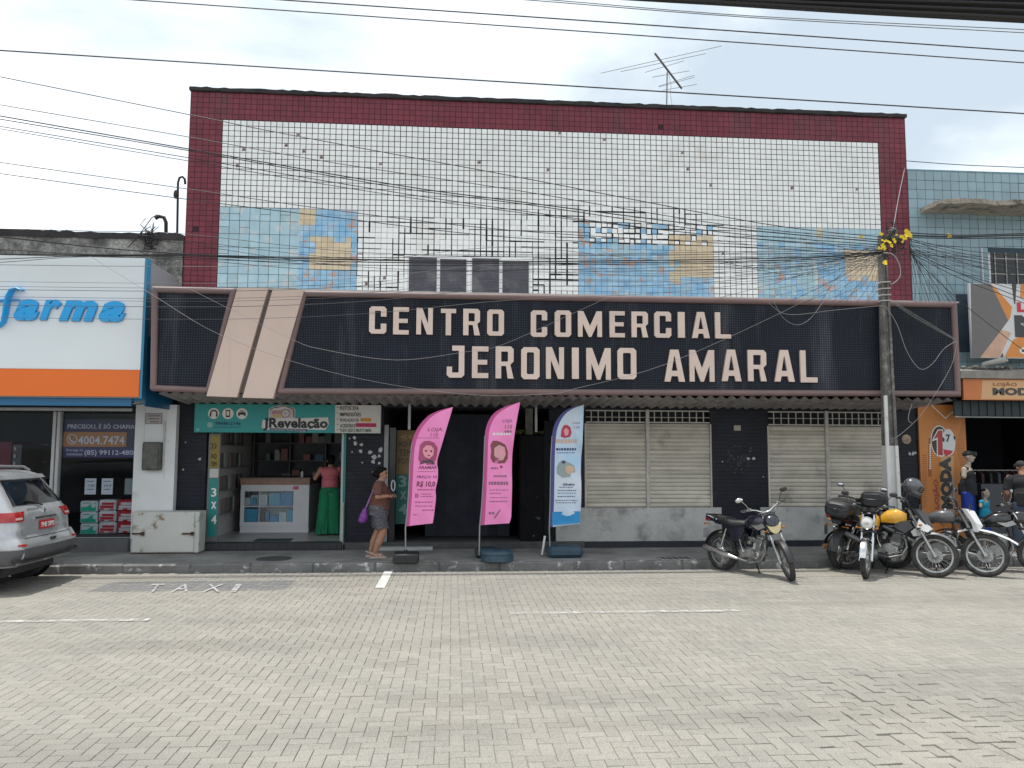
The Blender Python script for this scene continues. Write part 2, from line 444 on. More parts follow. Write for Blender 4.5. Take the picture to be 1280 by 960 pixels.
# ================================================================== the tiled commercial building
BX0, BX1, BTOP = -5.10, 9.28, 8.93
M_black_tile = mat('black_wall_tile', (0.017, 0.020, 0.031), 0.5, var=0.35, vscale=2.0, stain=(0.045, 0.048, 0.055), stain_scale=1.5, stain_pos=(0.58, 0.78), spec=0.25)
def add_tiles(m, sx, sz, depth=0.6, dark=0.55, offs=0.5, mort=0.02, normal=True):
    """tile joints as fine relief and a joint tone (tiles too small in the picture to be pieces)"""
    n = m.node_tree.nodes; l = m.node_tree.links; b = n['Principled BSDF']
    geo = n.new('ShaderNodeNewGeometry'); sep = n.new('ShaderNodeSeparateXYZ'); l.new(geo.outputs['Position'], sep.inputs[0])
    ad = n.new('ShaderNodeMath'); ad.operation = 'ADD'; l.new(sep.outputs['X'], ad.inputs[0]); l.new(sep.outputs['Y'], ad.inputs[1])
    cb = n.new('ShaderNodeCombineXYZ'); l.new(ad.outputs[0], cb.inputs['X']); l.new(sep.outputs['Z'], cb.inputs['Y'])
    br = n.new('ShaderNodeTexBrick'); br.inputs['Scale'].default_value = 1.0; br.inputs['Brick Width'].default_value = sx; br.inputs['Row Height'].default_value = sz
    br.inputs['Mortar Size'].default_value = mort*sz*4; br.inputs['Mortar Smooth'].default_value = 0.1; br.offset = offs
    br.inputs['Color1'].default_value = (1, 1, 1, 1); br.inputs['Color2'].default_value = (0.78, 0.78, 0.78, 1); br.inputs['Mortar'].default_value = (dark, dark, dark, 1)
    l.new(cb.outputs[0], br.inputs['Vector'])
    q = n.new('ShaderNodeMix'); q.data_type = 'RGBA'; q.blend_type = 'MULTIPLY'; q.inputs[0].default_value = 1.0
    inp = b.inputs['Base Color']
    if inp.is_linked: l.new(inp.links[0].from_socket, q.inputs[6])
    else: q.inputs[6].default_value = inp.default_value
    l.new(br.outputs['Color'], q.inputs[7]); l.new(q.outputs[2], inp)
    if normal:
        bn = n.new('ShaderNodeBump'); bn.inputs['Strength'].default_value = depth; bn.inputs['Distance'].default_value = 0.004; bn.invert = True
        l.new(br.outputs['Fac'], bn.inputs['Height']); l.new(bn.outputs['Normal'], b.inputs['Normal'])
    return m
add_tiles(M_black_tile, 0.20, 0.075, dark=0.6)
M_mosaic = add_tiles(mat('sign_mosaic', (0.010, 0.012, 0.018), 0.45, var=0.3, vscale=1.2, stain=(0.045, 0.047, 0.055), stain_scale=1.6, stain_pos=(0.52, 0.8), streak=True, spec=0.15), 0.042, 0.042, dark=2.8, offs=0.0, mort=0.035)
M_grout = mat('tile_grout', (0.016, 0.016, 0.02), 0.95, var=0.3, vscale=3)
M_grout_red = mat('maroon_grout', (0.05, 0.018, 0.024), 0.95, var=0.3, vscale=3)
M_wtile = mat('white_tile', (0.86, 0.87, 0.86), 0.35, var=0.08, vscale=0.8, rnd=0.045, island=True, stain=(0.62, 0.60, 0.55), stain_scale=0.9, stain_pos=(0.60, 0.80), spec=0.4)
M_mtile = mat('maroon_tile', (0.185, 0.028, 0.046), 0.4, var=0.22, vscale=1.5, rnd=0.13, island=True, stain=(0.11, 0.04, 0.05), stain_scale=1.3, stain_pos=(0.55, 0.78), streak=True, spec=0.35)
M_btile = mat('pale_blue_tile', (0.40, 0.58, 0.66), 0.4, var=0.15, vscale=4, rnd=0.08, island=True, stain=(0.52, 0.58, 0.60), stain_scale=5, stain_pos=(0.54, 0.62))
M_ptile = mat('flaking_blue_tile', (0.20, 0.43, 0.66), 0.6, col2=(0.40, 0.58, 0.70), vscale=4, rnd=0.09, island=True, stain=(0.52, 0.36, 0.31), stain_scale=5.0, stain_pos=(0.565, 0.60))
M_ochre = mat('ochre_tile', (0.70, 0.575, 0.40), 0.6, var=0.2, vscale=4, rnd=0.06, island=True, stain=(0.50, 0.52, 0.50), stain_scale=9, stain_pos=(0.62, 0.67))
M_conc = mat('weathered_concrete', (0.30, 0.29, 0.27), 0.95, var=0.5, vscale=2.2, stain=(0.07, 0.07, 0.065), stain_scale=2.2, stain_pos=(0.45, 0.68), grain=0.35, gscale=25, bump=0.9, bscale=14)
M_dark_edge = mat('blackened_coping', (0.045, 0.04, 0.042), 0.95, var=0.5, vscale=5, bump=0.8, bscale=12)
M_mauve = mat('mauve_metal', (0.20, 0.130, 0.125), 0.5, var=0.2, vscale=2.5, stain=(0.17, 0.12, 0.115), stain_scale=2.5, stain_pos=(0.5, 0.75))
M_salmon = mat('salmon_board', (0.62, 0.48, 0.41), 0.6, var=0.07, vscale=1.5, stain=(0.50, 0.39, 0.33), stain_scale=1.6, stain_pos=(0.58, 0.8), streak=True)
M_void = mat('dark_room', (0.022, 0.023, 0.027), 0.9, var=0.3, vscale=1.5)

bld = empty('commercial_building', ((BX0+BX1)/2, YW, ZS), label='long two storey building with white tiles framed in maroon above a black sign', cat='building')
b = WB(bld); b.box(BX0, BX1, YW+0.012, 27, 3.0, BTOP-0.06); b.build('wall', [M_grout], bld)
rj = random.Random(11)
def rough_strip(b, x0, x1, y0, y1, z0, z1, jz=.015, step=.11):
    n = int((x1-x0)/step); vs = []
    for i in range(n+1):
        x = x0+(x1-x0)*i/n; t = rj.uniform(-jz, jz); q = rj.uniform(-jz*.5, jz*.5)
        vs += [(x, y0+q, z0+rj.uniform(-jz, jz)*.5), (x, y1, z0), (x, y1, z1), (x, y0+q, z1+t)]
    b.add(vs, [(i*4+k, i*4+(k+1) % 4, i*4+4+(k+1) % 4, i*4+4+k) for i in range(n) for k in range(4)]+[(0, 1, 2, 3), (n*4+3, n*4+2, n*4+1, n*4)])
b = WB(bld); rough_strip(b, BX0-.03, BX1+.03, YW-.05, 27.02, BTOP-.055, BTOP+.015, .012)
b.build('coping', M_dark_edge, bld)

# -- tiles of the upper wall
TX, TZ = 0.1135, 0.1075
rt_ = random.Random(21)
def tile_rect(mb, x0, x1, z0, z1, y=YW, d=0.012, j=0.0, g=0.0070):
    a, b_, c, e_ = x0+g, x1-g, z0+g, z1-g
    if isinstance(j, tuple): a += j[0]; c += j[1]; b_ += j[2]; e_ += j[3]; j = 0
    if j:
        u_ = [rt_.random() for _ in range(4)]
        a += (-g if u_[0] < .4 else u_[0]*j); b_ -= (-g if u_[1] < .4 else u_[1]*j); c += (-g if u_[2] < .25 else u_[2]*j); e_ -= (-g if u_[3] < .25 else u_[3]*j)
    t = [rt_.gauss(0, .0009) for _ in range(4)]
    mb.add([(a, y+t[0], c), (b_, y+t[1], c), (b_, y+t[2], e_), (a, y+t[3], e_), (a, y+d+.004, c), (b_, y+d+.004, c), (b_, y+d+.004, e_), (a, y+d+.004, e_)],
           [(0, 1, 2, 3), (4, 5, 1, 0), (5, 6, 2, 1), (6, 7, 3, 2), (7, 4, 0, 3)])
wx0, wx1, wtop, wbot = -4.49, 8.69, 8.325, 4.50
chips = [PY(x, y, YW) for x, y in ((369, 168), (304, 189), (382, 193), (299, 211), (404, 196), (473, 204), (360, 181), (682, 210), (755, 174), (851, 194), (885, 230), (992, 234), (1067, 241), (862, 213), (600, 203), (905, 318), (458, 352), (480, 352), (700, 165))]
WHOLES = [(-0.93, 1.50, 4.4, 5.74)]
panels = [(-4.53, -1.92, 4.4, 6.575), (2.43, 5.13, 4.4, 6.53), (6.11, 8.69, 4.4, 6.53)]
def smear(x, z):
    a = math.exp(-(((x-0.2)/2.0)**4))*math.exp(-(((z-5.75)/0.62)**4))
    c = math.exp(-(((x-3.4)/1.7)**4))*math.exp(-(((z-6.35)/0.35)**4))
    return max(a, c)
wt = WB(bld); pt = WB(bld); red = WB(bld); mo_ = WB(bld)
nxt = round((wx1-wx0)/TX); nzt = round((wtop-wbot)/TZ)
tx = (wx1-wx0)/nxt
rs_ = random.Random(31)
def runs(n_lines, n_len, dens):
    R = [[0.0]*(n_len+1) for _ in range(n_lines+1)]
    for r_ in R:
        i = 0
        while i < n_len:
            ln = rs_.randint(2, 9); t = rs_.choice((-.008, -.008, .006, .012, .02)) if rs_.random() < dens else None
            for k in range(i, min(n_len, i+ln)): r_[k] = 0.0 if t is None else t*rs_.uniform(.6, 1.2)
            i += ln
    return R
HR = runs(nzt, nxt, .95); VR = runs(nxt, nzt, .95)
for j in range(nzt):
    z1 = wtop-j*TZ; z0 = z1-TZ
    for i in range(nxt):
        x0 = wx0+i*tx; x1 = x0+tx; cx, cz = (x0+x1)/2, (z0+z1)/2
        if any(h[0] < cx < h[1] and h[2] < cz < h[3] for h in WHOLES): continue
        inp = next((k for k, h in enumerate(panels) if h[0] < cx < h[1] and h[2] < cz < h[3]), None)
        sm = smear(cx, cz)
        if inp is None:
            if any(abs(c.x-cx) < tx/2 and abs(c.z-cz) < TZ/2 for c in chips):
                mo_.box(x0+.004, x1-.004, YW+.0062, YW+.0117, z0+.004, z1-.004); red.prism([(x0+.045, z0+.045), (x0+.07, z0+.038), (x1-.015, z0+.05), (x1-.02, z1-.03), (x0+.075, z1-.02), (x0+.05, z1-.04)], YW+.004, YW+.0115)
                k_ = rt_.uniform(.35, .6); tile_rect(wt, x0, x0+tx*k_, z0, z1); tile_rect(wt, x0+tx*k_-.006, x1, z0, z0+TZ*rt_.uniform(.3, .6))
                continue
            wt.cur = 0
            tile_rect(wt, x0, x1, z0, z1, j=(VR[i][j]*.5, HR[j][i]*.5, -VR[i+1][j]*.5, -HR[j-1][i]*.5) if sm > .10 else 0)
            continue
        if inp == 0 and cx < -2.97: continue              # big pale tiles, piece by piece below
        m_ = 0
        if inp == 0:
            if cx > -2.78+(.11 if rt_.random() < .25 else 0) and 5.42 < cz < 6.02-(.1 if rt_.random() < .3 else 0) and cx < -1.99: m_ = 1
            elif cx < -2.66 and cz > 6.33: m_ = 1
            elif cx < -2.75 and cz > 6.0 and rt_.random() < .5: m_ = 2
        elif inp == 1:
            if cx > 4.30+(.13 if rt_.random() < .3 else 0) and 5.46-(.11 if rt_.random() < .4 else 0) < cz < 6.26-(.2 if rt_.random() < .35 else 0): m_ = 1
            elif cz > 6.02 and cx > 2.66: m_ = 3 if rt_.random() < (0.85 if cz > 6.1 else 0.55) else 0
            elif cz > 5.75 and cx < 4.3 and cx > 2.66 and rt_.random() < .4: m_ = 2
            elif cx < 2.66: m_ = 0
        else:
            if cx > 7.88+(.12 if rt_.random() < .3 else 0) and 5.42+(.1 if rt_.random() < .3 else 0) < cz < 6.02: m_ = 1
            elif cx < 7.3 and rt_.random() < .75: m_ = 2
            elif cz > 6.25 and abs(cx-7.4) < .09: m_ = 1
            elif cz > 6.2: m_ = 2
        if m_ == 3: wt.cur = 0; tile_rect(wt, x0, x1, z0, z1, j=0.014)
        else: pt.cur = m_; tile_rect(pt, x0, x1, z0, z1, j=0.01*sm if sm > .2 else 0, g=0.003)
tag(wt.build('white_tiling', [M_wtile], bld, fix=False), kind='stuff')
tag(pt.build('painted_tiling', [M_ptile, M_ochre, M_btile], bld, fix=False), kind='stuff')
tag(mo_.build('mortar_bed', mat('mortar', (0.42, 0.39, 0.37), 0.95, var=.3, vscale=30), bld), kind='stuff')
tag(red.build('bare_render', mat('bare_render', (0.24, 0.13, 0.12), 0.95, var=0.5, vscale=30), bld), kind='stuff')
# big pale blue tiles of the left picture, one by one
rb_ = random.Random(4)
px0, pxe = wx0, -2.97
ncol = 8; cw = (pxe-px0)/ncol
def piece(name, x0, x1, z0, z1, m, parent, y=YW, d=.014, g=.004, tl=.0015):
    b = WB(parent); cx, cz = (x0+x1)/2, (z0+z1)/2
    b.M = b.M @ Matrix.Translation((0, 0, 0))
    b.box(x0+g, x1-g, y+rb_.uniform(-tl, tl), y+d, z0+g, z1-g, ch=0.003)
    return b.build(name, m, parent)
for i in range(ncol):
    x0 = px0+i*cw; z = 6.603; k = 0
    while z > 4.5:
        h = 0.26
        if (i in (0, 1, 4) and k == 0) or (i == 0 and k in (1, 3)) or (i == 2 and k == 1) or (i == 6 and k == 0):
            piece('blue_tile', x0, x0+cw, z-h/2, z, M_btile, bld); piece('blue_tile', x0, x0+cw, z-h, z-h/2, M_btile, bld)
        else: piece('blue_tile', x0, x0+cw, z-h, z, M_btile, bld)
        z -= h; k += 1
# maroon surround
mt = WB(bld); bk = WB(bld)
for (a, c, z0, z1) in ((BX0, BX1, wtop+.006, BTOP-.062), (BX0, wx0-.003, 4.4, wtop+.006), (wx1+.006, BX1, 4.4, wtop+.006)):
    bk.box(a+.002, c-.002, YW+.004, YW+.0118, z0, z1)
    n1_ = max(1, round((c-a)/TX)); n2_ = max(1, round((z1-z0)/TZ)); ax = (c-a)/n1_; az = (z1-z0)/n2_
    for j in range(n2_):
        for i in range(n1_):
            if rt_.random() < .003: continue
            tile_rect(mt, a+i*ax, a+(i+1)*ax, z0+j*az, z0+(j+1)*az, d=.004, g=.0045)
tag(mt.build('maroon_tiling', [M_mtile], bld, fix=False), kind='stuff')
bk.build('maroon_bedding', M_grout_red, bld)
# side faces in maroon render
for q in (BX0-.012, BX1+.001):
    b = WB(bld); b.box(q, q+.011, YW+.001, 26.9, 3.0, BTOP-.07); b.build('side_render', M_mtile, bld)

# -- four blind windows over the sign
b = WB(bld); b.box(-.966, 1.529, YW+.0035, YW+.0119, 4.4, 5.742); b.build('window_surround', M_wtile, bld)
M_blind = mat('grey_blind', (0.070, 0.068, 0.090), 0.55, var=0.3, vscale=2.5, stain=(0.14, 0.14, 0.15), stain_scale=3, stain_pos=(0.5, 0.7))
M_wframe = mat('white_frame', (0.70, 0.70, 0.72), 0.5, var=0.1, vscale=6)
for (xa, xb, yt) in ((511, 546, 322), (550, 583, 324), (590, 624, 323), (628, 661, 327)):
    a = PY(xa, 345, YW).x; c = PY(xb, 345, YW).x; zt = PY((xa+xb)/2, yt, YW).z
    w = WB(bld); w.box(a-.03, a, YW-.004, YW+.003, 4.42, zt+.02); w.box(c, c+.03, YW-.004, YW+.003, 4.42, zt+.02); w.box(a, c, YW-.004, YW+.003, zt, zt+.02)
    wo_ = w.build('window', M_wframe, bld)
    b = WB(bld); b.box(a+.001, c-.001, YW+.001, YW+.0032, 4.43, zt-.001); 
    for q in range(5): b.box(a+.004, c-.004, YW-.002, YW+.0008, 4.5+q*.2, min(zt-.004, 4.5+q*.2+.19), ch=.001)
    b.build('blind', M_blind, wo_)

# -- the canopy sign
cs = WB(bld); cs.box(-5.02, 9.12, YS+.03, YW-.002, 2.97, 4.66); canopy = cs.build('canopy_sign', mat('canopy_box', (0.12, 0.10, 0.10), 0.8, var=0.3), bld)
def wpart(name, m, parent, fn, **k):
    b = WB(parent); fn(b); return b.build(name, m, parent, **k)
def P2(x, y, Y): p = PY(x, y, Y); return (p.x, p.z)
wpart('mosaic_panel', M_mosaic, canopy, lambda b: (b.prism([P2(193, 361, YS), P2(294, 363, YS), P2(262, 489, YS), P2(191, 486, YS)], YS+.002, YS+.028),
      b.prism([P2(380, 366, YS), P2(1193, 381, YS), P2(1199, 493, YS), P2(350, 490, YS)], YS+.002, YS+.028)))
def fr(pts, r=0.054):
    P = [PY(x, y, YS-.01) for x, y in pts]
    for i in range(len(P)):
        wpart('frame_bar', M_mauve, canopy, lambda b, i=i: (b.cyl(P[i], P[(i+1) % len(P)], r, n=14), b.ell(P[i], r*1.02)))
fr([(194, 362), (292, 364), (261, 488), (192, 485)])
fr([(380, 367), (1192, 381), (1197, 492), (350, 489)])
for q in (((297, 359), (335, 360), (296, 496.5), (258, 495)), ((341, 361), (380, 362.5), (341, 498), (303, 497))):
    wpart('slanted_board', M_salmon, canopy, lambda b: b.prism([P2(x, y, YS-.1) for x, y in q], YS-.10, YS+.02))
wpart('backing_strip', mat('strip', (0.16, 0.13, 0.12), 0.8), canopy, lambda b: b.prism([P2(292, 364, YS), P2(382, 366, YS), P2(346, 492, YS), P2(258, 490, YS)], YS-.02, YS+.0285))
def soffit(b):
    nn = 14*75; n = 10
    def f(u, v):
        x = -5.0+u*14.1; y = YS+.10+v*(YW-YS-.12); return (x, y, 2.925-0.10*v+0.026*cos(2*pi*u*74))
    b.grid(f, 74*8+1, 4)
    b.grid(lambda u, v: tuple(Vector(f(u, v))+Vector((0, 0, .006))), 74*8+1, 4)
wpart('corrugated_soffit', mat('fibre_cement', (0.36, 0.34, 0.33), 0.9, var=0.35, vscale=2.5, stain=(0.16, 0.15, 0.15), stain_scale=3, stain_pos=(0.5, 0.7)), canopy, soffit, fix=False)
wpart('flashing', mat('flashing', (0.60, 0.57, 0.54), 0.5, var=0.3, vscale=4), canopy, lambda b: b.box(-5.03, 9.12, YS-.03, YW-.004, 4.665, 4.69))

# -- block letters
def glyph(ch, w, h, t, v, c):
    o = []; hl = []
    if ch == 'C': o = [(w, .63*h), (w, h-c), (w-c, h), (c, h), (0, h-c), (0, c), (c, 0), (w-c, 0), (w, c), (w, .37*h), (w-t, .37*h), (w-t, v+.02*h), (w-t-.02*h, v), (t+.02*h, v), (t, v+.02*h), (t, h-v-.02*h), (t+.02*h, h-v), (w-t-.02*h, h-v), (w-t, h-v-.02*h), (w-t, .63*h)]
    elif ch == 'O': o = [(w, c), (w, h-c), (w-c, h), (c, h), (0, h-c), (0, c), (c, 0), (w-c, 0)]; e_ = .03*h; hl = [[(t, v+e_), (t, h-v-e_), (t+e_, h-v), (w-t-e_, h-v), (w-t, h-v-e_), (w-t, v+e_), (w-t-e_, v), (t+e_, v)]]
    elif ch == 'E': o = [(0, 0), (0, h), (w, h), (w, h-v), (t, h-v), (t, h*.5+v*.48), (w*.93, h*.5+v*.48), (w*.93, h*.5-v*.48), (t, h*.5-v*.48), (t, v), (w, v), (w, 0)]
    elif ch == 'N': o = [(0, 0), (0, h), (t*1.08, h), (w-t*.88, h*.40), (w-t*.88, h), (w, h), (w, 0), (w-t*1.08, 0), (t*.88, h*.60), (t*.88, 0)]
    elif ch == 'T': o = [(w/2-t/2, 0), (w/2-t/2, h-v), (0, h-v), (0, h), (w, h), (w, h-v), (w/2+t/2, h-v), (w/2+t/2, 0)]
    elif ch == 'R': o = [(0, 0), (0, h), (w-c, h), (w, h-c), (w, h*.53), (w-.10*h, h*.43), (w, 0), (w-t*1.05, 0), (w-t*1.35, h*.39), (t, h*.39), (t, 0)]; hl = [[(t, h*.39+v*.85), (t, h-v), (w-t-.02*h, h-v), (w-t, h-v-.02*h), (w-t, h*.39+v*.85+.02*h), (w-t-.02*h, h*.39+v*.85)]]
    elif ch == 'M': o = [(0, 0), (0, h), (t*1.05, h), (w/2, h*.42), (w-t*1.05, h), (w, h), (w, 0), (w-t*.9, 0), (w-t*.9, h*.52), (w/2+.05*h, 0), (w/2-.05*h, 0), (t*.9, h*.52), (t*.9, 0)]
    elif ch == 'I': o = [(0, 0), (0, h), (w, h), (w, 0)]
    elif ch == 'A': o = [(0, 0), (w*.30, h), (w*.70, h), (w, 0), (w-t*1.05, 0), (w-t*1.05-.04*h, h*.17), (t*1.05+.04*h, h*.17), (t*1.05, 0)]; hl = [[(w*.355, h*.34), (w*.485, h*.80), (w*.515, h*.80), (w*.645, h*.34)]]
    elif ch == 'L': o = [(0, 0), (0, h), (t, h), (t, v), (w, v), (w, 0)]
    elif ch == 'J': o = [(w*.30, h), (w, h), (w, c), (w-c, 0), (c, 0), (0, c), (0, h*.34), (t*.95, h*.34), (t*.95, v+.02*h), (t*.95+.02*h, v), (w-t-.02*h, v), (w-t, v+.02*h), (w-t, h-v), (w*.30, h-v)]
    return o, hl
def solid_outline(outer, holes, thick, name, m, parent, org, Y):
    cu = bpy.data.curves.new(name, 'CURVE'); cu.dimensions = '2D'; cu.fill_mode = 'BOTH'; cu.extrude = thick/2
    for poly in [outer]+holes:
        sp = cu.splines.new('POLY'); sp.points.add(len(poly)-1); sp.use_cyclic_u = True
        for q, (a, c) in zip(sp.points, poly): q.co = (a, c, 0, 1)
    o = bpy.data.objects.new(name, cu); COL.objects.link(o); bpy.context.view_layer.update()
    me = bpy.data.meshes.new_from_object(o.evaluated_get(bpy.context.evaluated_depsgraph_get()))
    bpy.data.objects.remove(o); bpy.data.curves.remove(cu)
    Mx = shift(parent) @ Matrix(((1, 0, 0, org[0]), (0, 0, -1, Y-thick/2), (0, 1, 0, org[1]), (0, 0, 0, 1)))
    me.transform(Mx); me.materials.clear(); me.materials.append(m)
    return link(name, me, parent)
M_letter = mat('sign_letter', (0.70, 0.555, 0.48), 0.5, var=0.08, vscale=4, rnd=0.03, stain=(0.60, 0.47, 0.40), stain_scale=5, stain_pos=(0.6, 0.75))
line1 = [('C', 461.5, 483, 383, 417), ('E', 491.5, 511, 384, 418), ('N', 520.5, 541, 385, 418), ('T', 551, 570, 386, 419), ('R', 579, 600, 386, 419), ('O', 609, 630, 387, 419.5),
         ('C', 663.5, 684, 388, 421), ('O', 693.5, 714, 388, 421), ('M', 722.5, 752.5, 389, 421), ('E', 762, 781, 389, 421.5), ('R', 789.5, 810, 389.5, 421.5), ('C', 818, 839, 389.5, 422), ('I', 847.5, 856, 390, 422), ('A', 865, 887, 390, 422.5), ('L', 894, 913.5, 390.5, 423)]
line2 = [('J', 558.5, 580.5, 432, 472), ('E', 590, 610.5, 433, 472.5), ('R', 619.5, 642, 433, 473), ('O', 651.5, 674.5, 434, 474), ('N', 682.5, 705, 434, 473.5), ('I', 715, 723.5, 434.5, 473.5), ('M', 733, 763.5, 435, 474.5), ('O', 772, 795.5, 435, 474),
         ('A', 830.5, 856, 437, 477), ('M', 862, 893, 437.5, 477), ('A', 902, 926.5, 437, 476.5), ('R', 935, 958, 437.5, 476.5), ('A', 968, 993, 437.5, 477), ('L', 1000.5, 1021.5, 438, 478)]
for ln in (line1, line2):
    for ch, xa, xb, yt, yb in ln:
        a = PY(xa, (yt+yb)/2, YS-.04); c = PY(xb, (yt+yb)/2, YS-.04); zt = PY((xa+xb)/2, yt, YS-.04).z; zb = PY((xa+xb)/2, yb, YS-.04).z
        w, h = c.x-a.x, zt-zb
        o_, h_ = glyph(ch, w, h, h*(.20 if ln is line1 else .175), h*.158, h*.085)
        solid_outline(o_, h_, .045, 'letter', M_letter, canopy, (a.x, zb), YS+.002)

# ================================================================== ground floor of the commercial building
def wbox(name, m, parent, *lim, ch=0.0):
    b = WB(parent); b.box(*lim, ch=ch); return b.build(name, m, parent)
def X(px, y=600, Y=YW): return PY(px, y, Y).x
for (a, c) in ((-5.13, -4.57), (-2.00, -1.30), (1.86, 2.545), (5.03, 6.205), (8.62, 9.28)):
    wbox('black_wall', M_black_tile, bld, a, c, YW, YW+.25, ZS-.05, 2.78)
wbox('lintel', M_black_tile, bld, -5.13, 9.28, YW+.003, YW+.25, 2.782, 2.999)
M_step = mat('black_step_tile', (0.03, 0.032, 0.038), 0.5, var=0.3, vscale=3); add_tiles(M_step, 0.15, 0.15, dark=0.55, offs=0.0)
wbox('step', M_step, bld, -4.60, -2.02, YW-.20, YW+.003, ZS-.03, 0.275, ch=.008)
wbox('step', mat('grey_step', (0.09, 0.09, 0.092), 0.9, var=0.4, vscale=4, grain=.2), bld, -1.98, 2.52, YW-.12, YW+.3, ZS-.03, 0.255, ch=.01)
M_low = mat('low_wall_render', (0.50, 0.495, 0.475), 0.9, var=0.25, vscale=2.2, stain=(0.22, 0.22, 0.21), stain_scale=2.6, stain_pos=(0.52, 0.72), grain=.12, gscale=40, bump=.3)
wbox('low_wall', M_low, bld, 1.98, 5.22, YW-.05, YW-.004, .245, .885, ch=.006); wbox('low_wall', M_low, bld, 6.0, 8.62, YW-.05, YW-.004, .245, .885, ch=.006)
wbox('skirting', mat('blue_black_skirting', (0.018, 0.02, 0.034), 0.6, var=.3), bld, 2.3, 9.28, YW-.07, YW-.052, ZS-.02, .243)

# roller shutters: every slat its own piece
M_slat = mat('shutter_slat', (0.57, 0.53, 0.455), 0.6, var=0.22, vscale=2.4, rnd=0.15, stain=(0.26, 0.235, 0.20), stain_scale=1.8, stain_pos=(0.55, 0.75), bump=.25, bscale=25)
M_bar = mat('grille_bar', (0.52, 0.50, 0.46), 0.6, var=0.3, vscale=10)
def slat_mesh(w):
    prof = [(0.0, 0.0), (-.004, .004), (-.016, .014), (-.021, .034), (-.017, .056), (-.006, .070), (-.003, .0755), (.004, .0755), (.004, 0.0)]
    return MB().prism([(y, z) for y, z in prof], -w/2, w/2, plane='yz')
sl_rng = random.Random(9)
def shutter(xa, xb, ztop, zbot, mull):
    sh = None
    for (a, c) in ((xa, mull-.035), (mull+.035, xb)):
        root = WB(bld); root.box(a-.03, a+.002, YW-.02, YW+.05, zbot, ztop); root.box(c-.002, c+.03, YW-.02, YW+.05, zbot, ztop); root.box(a+.003, c-.003, YW+.035, YW+.04, zbot, ztop)
        sh = root.build('roller_shutter', [M_slat], bld)
        proto = None; z = zbot+.002
        while z < ztop-.05:
            if proto is None:
                proto = slat_mesh(c-a-.01).build('slat', M_slat, sh); o = proto
            else:
                o = proto.copy(); COL.objects.link(o); o.parent = sh
            o.matrix_basis = shift(bld) @ Matrix.Translation(((a+c)/2, YW+.022+sl_rng.uniform(-.003, .003), z)) @ Matrix.Rotation(sl_rng.gauss(0, .0045), 4, 'Y')
            z += .0785
    wbox('mullion', M_bar, bld, mull-.034, mull+.034, YW-.03, YW+.03, zbot, 2.78, ch=.006)
    for (a, c) in ((xa, mull-.035), (mull+.035, xb)):
        gr = WB(bld); gr.box(a, c, YW+.0, YW+.02, 2.74, 2.765); gr.box(a, c, YW+.0, YW+.02, ztop+.015, ztop+.04); gr.box(a, c, YW+.003, YW+.014, 2.62, 2.632)
        go = gr.build('grille', M_bar, bld); n = int((c-a)/.145); pr = None
        for i in range(1, n+1):
            xx = a+(c-a)*(i-.2)/(n+.6)
            if pr is None: pr = MB().box(-.009, .009, -.008, .008, ztop+.041, 2.739).build('bar', M_bar, go); o = pr
            else: o = pr.copy(); COL.objects.link(o); o.parent = go
            o.matrix_basis = shift(bld) @ Matrix.Translation((xx, YW+.0235, 0))
    wbox('void_back', M_void, bld, xa, xb, YW+.20, YW+.22, zbot, 2.78)
shutter(2.575, 5.025, 2.50, .888, X(810)); shutter(6.215, 8.60, 2.47, .888, X(1035))
# marks and bits on the black piers
M_paper = mat('torn_paper', (0.50, 0.50, 0.50), 0.8, var=.3, vscale=20)
tp = WB(bld); rq = random.Random(8)
def scrap(px, py, r, Y=YW):
    r *= .75; c = PY(px, py, Y); n = rq.randint(5, 8); tp.prism([(c.x+r*rq.uniform(.5, 1.2)*cos(2*pi*i/n)*rq.uniform(.6, 1.1), c.z+r*rq.uniform(.5, 1.1)*sin(2*pi*i/n)) for i in range(n)], Y-.004, Y-.001)
for px, py, r in ((437, 548, .03), (443, 547, .05), (444, 554, .06), (452, 556, .06), (451, 564, .07), (462, 565, .07), (475, 562, .08), (468, 571, .09), (474, 570, .05), (467, 577, .08), (474, 579, .04), (453, 578, .03), (440, 565, .03), (466, 590, .03),
                  (935, 573, .05), (942, 573, .05), (1137, 567, .06), (1141, 567, .06), (1144, 566, .05), (903, 577, .02), (954, 596, .02), (250, 574, .05), (232, 553, .02), (229, 587, .03)): scrap(px, py, r)
tag(tp.build('torn_paper', M_paper, bld), kind='stuff')
ck = WB(bld)
for k in range(46):
    c = PY(rq.uniform(908, 938), rq.uniform(554, 592), YW); a = rq.uniform(0, 3); ll = rq.uniform(.02, .06)
    ck.box(c.x, c.x+ll*abs(cos(a))+.006, YW-.003, YW-.001, c.z, c.z+ll*abs(sin(a))+.006)
tag(ck.build('chalk_scrawl', mat('chalk', (0.055, 0.06, 0.07), 0.9), bld), kind='stuff')
c = PY(921, 535, YW); wbox('wall_socket', mat('socket', (0.45, 0.40, 0.36), .6, var=.3, vscale=20), bld, c.x-.07, c.x+.07, YW-.04, YW-.001, c.z-.055, c.z+.055, ch=.01)
c = PY(1133, 549, YW); b = WB(bld); b.cyl((c.x, YW-.004, c.z), (c.x, YW-.001, c.z), .095, n=20); b.build('round_sticker', mat('sticker', (.42, .30, .22), .7, var=.5, vscale=14), bld)

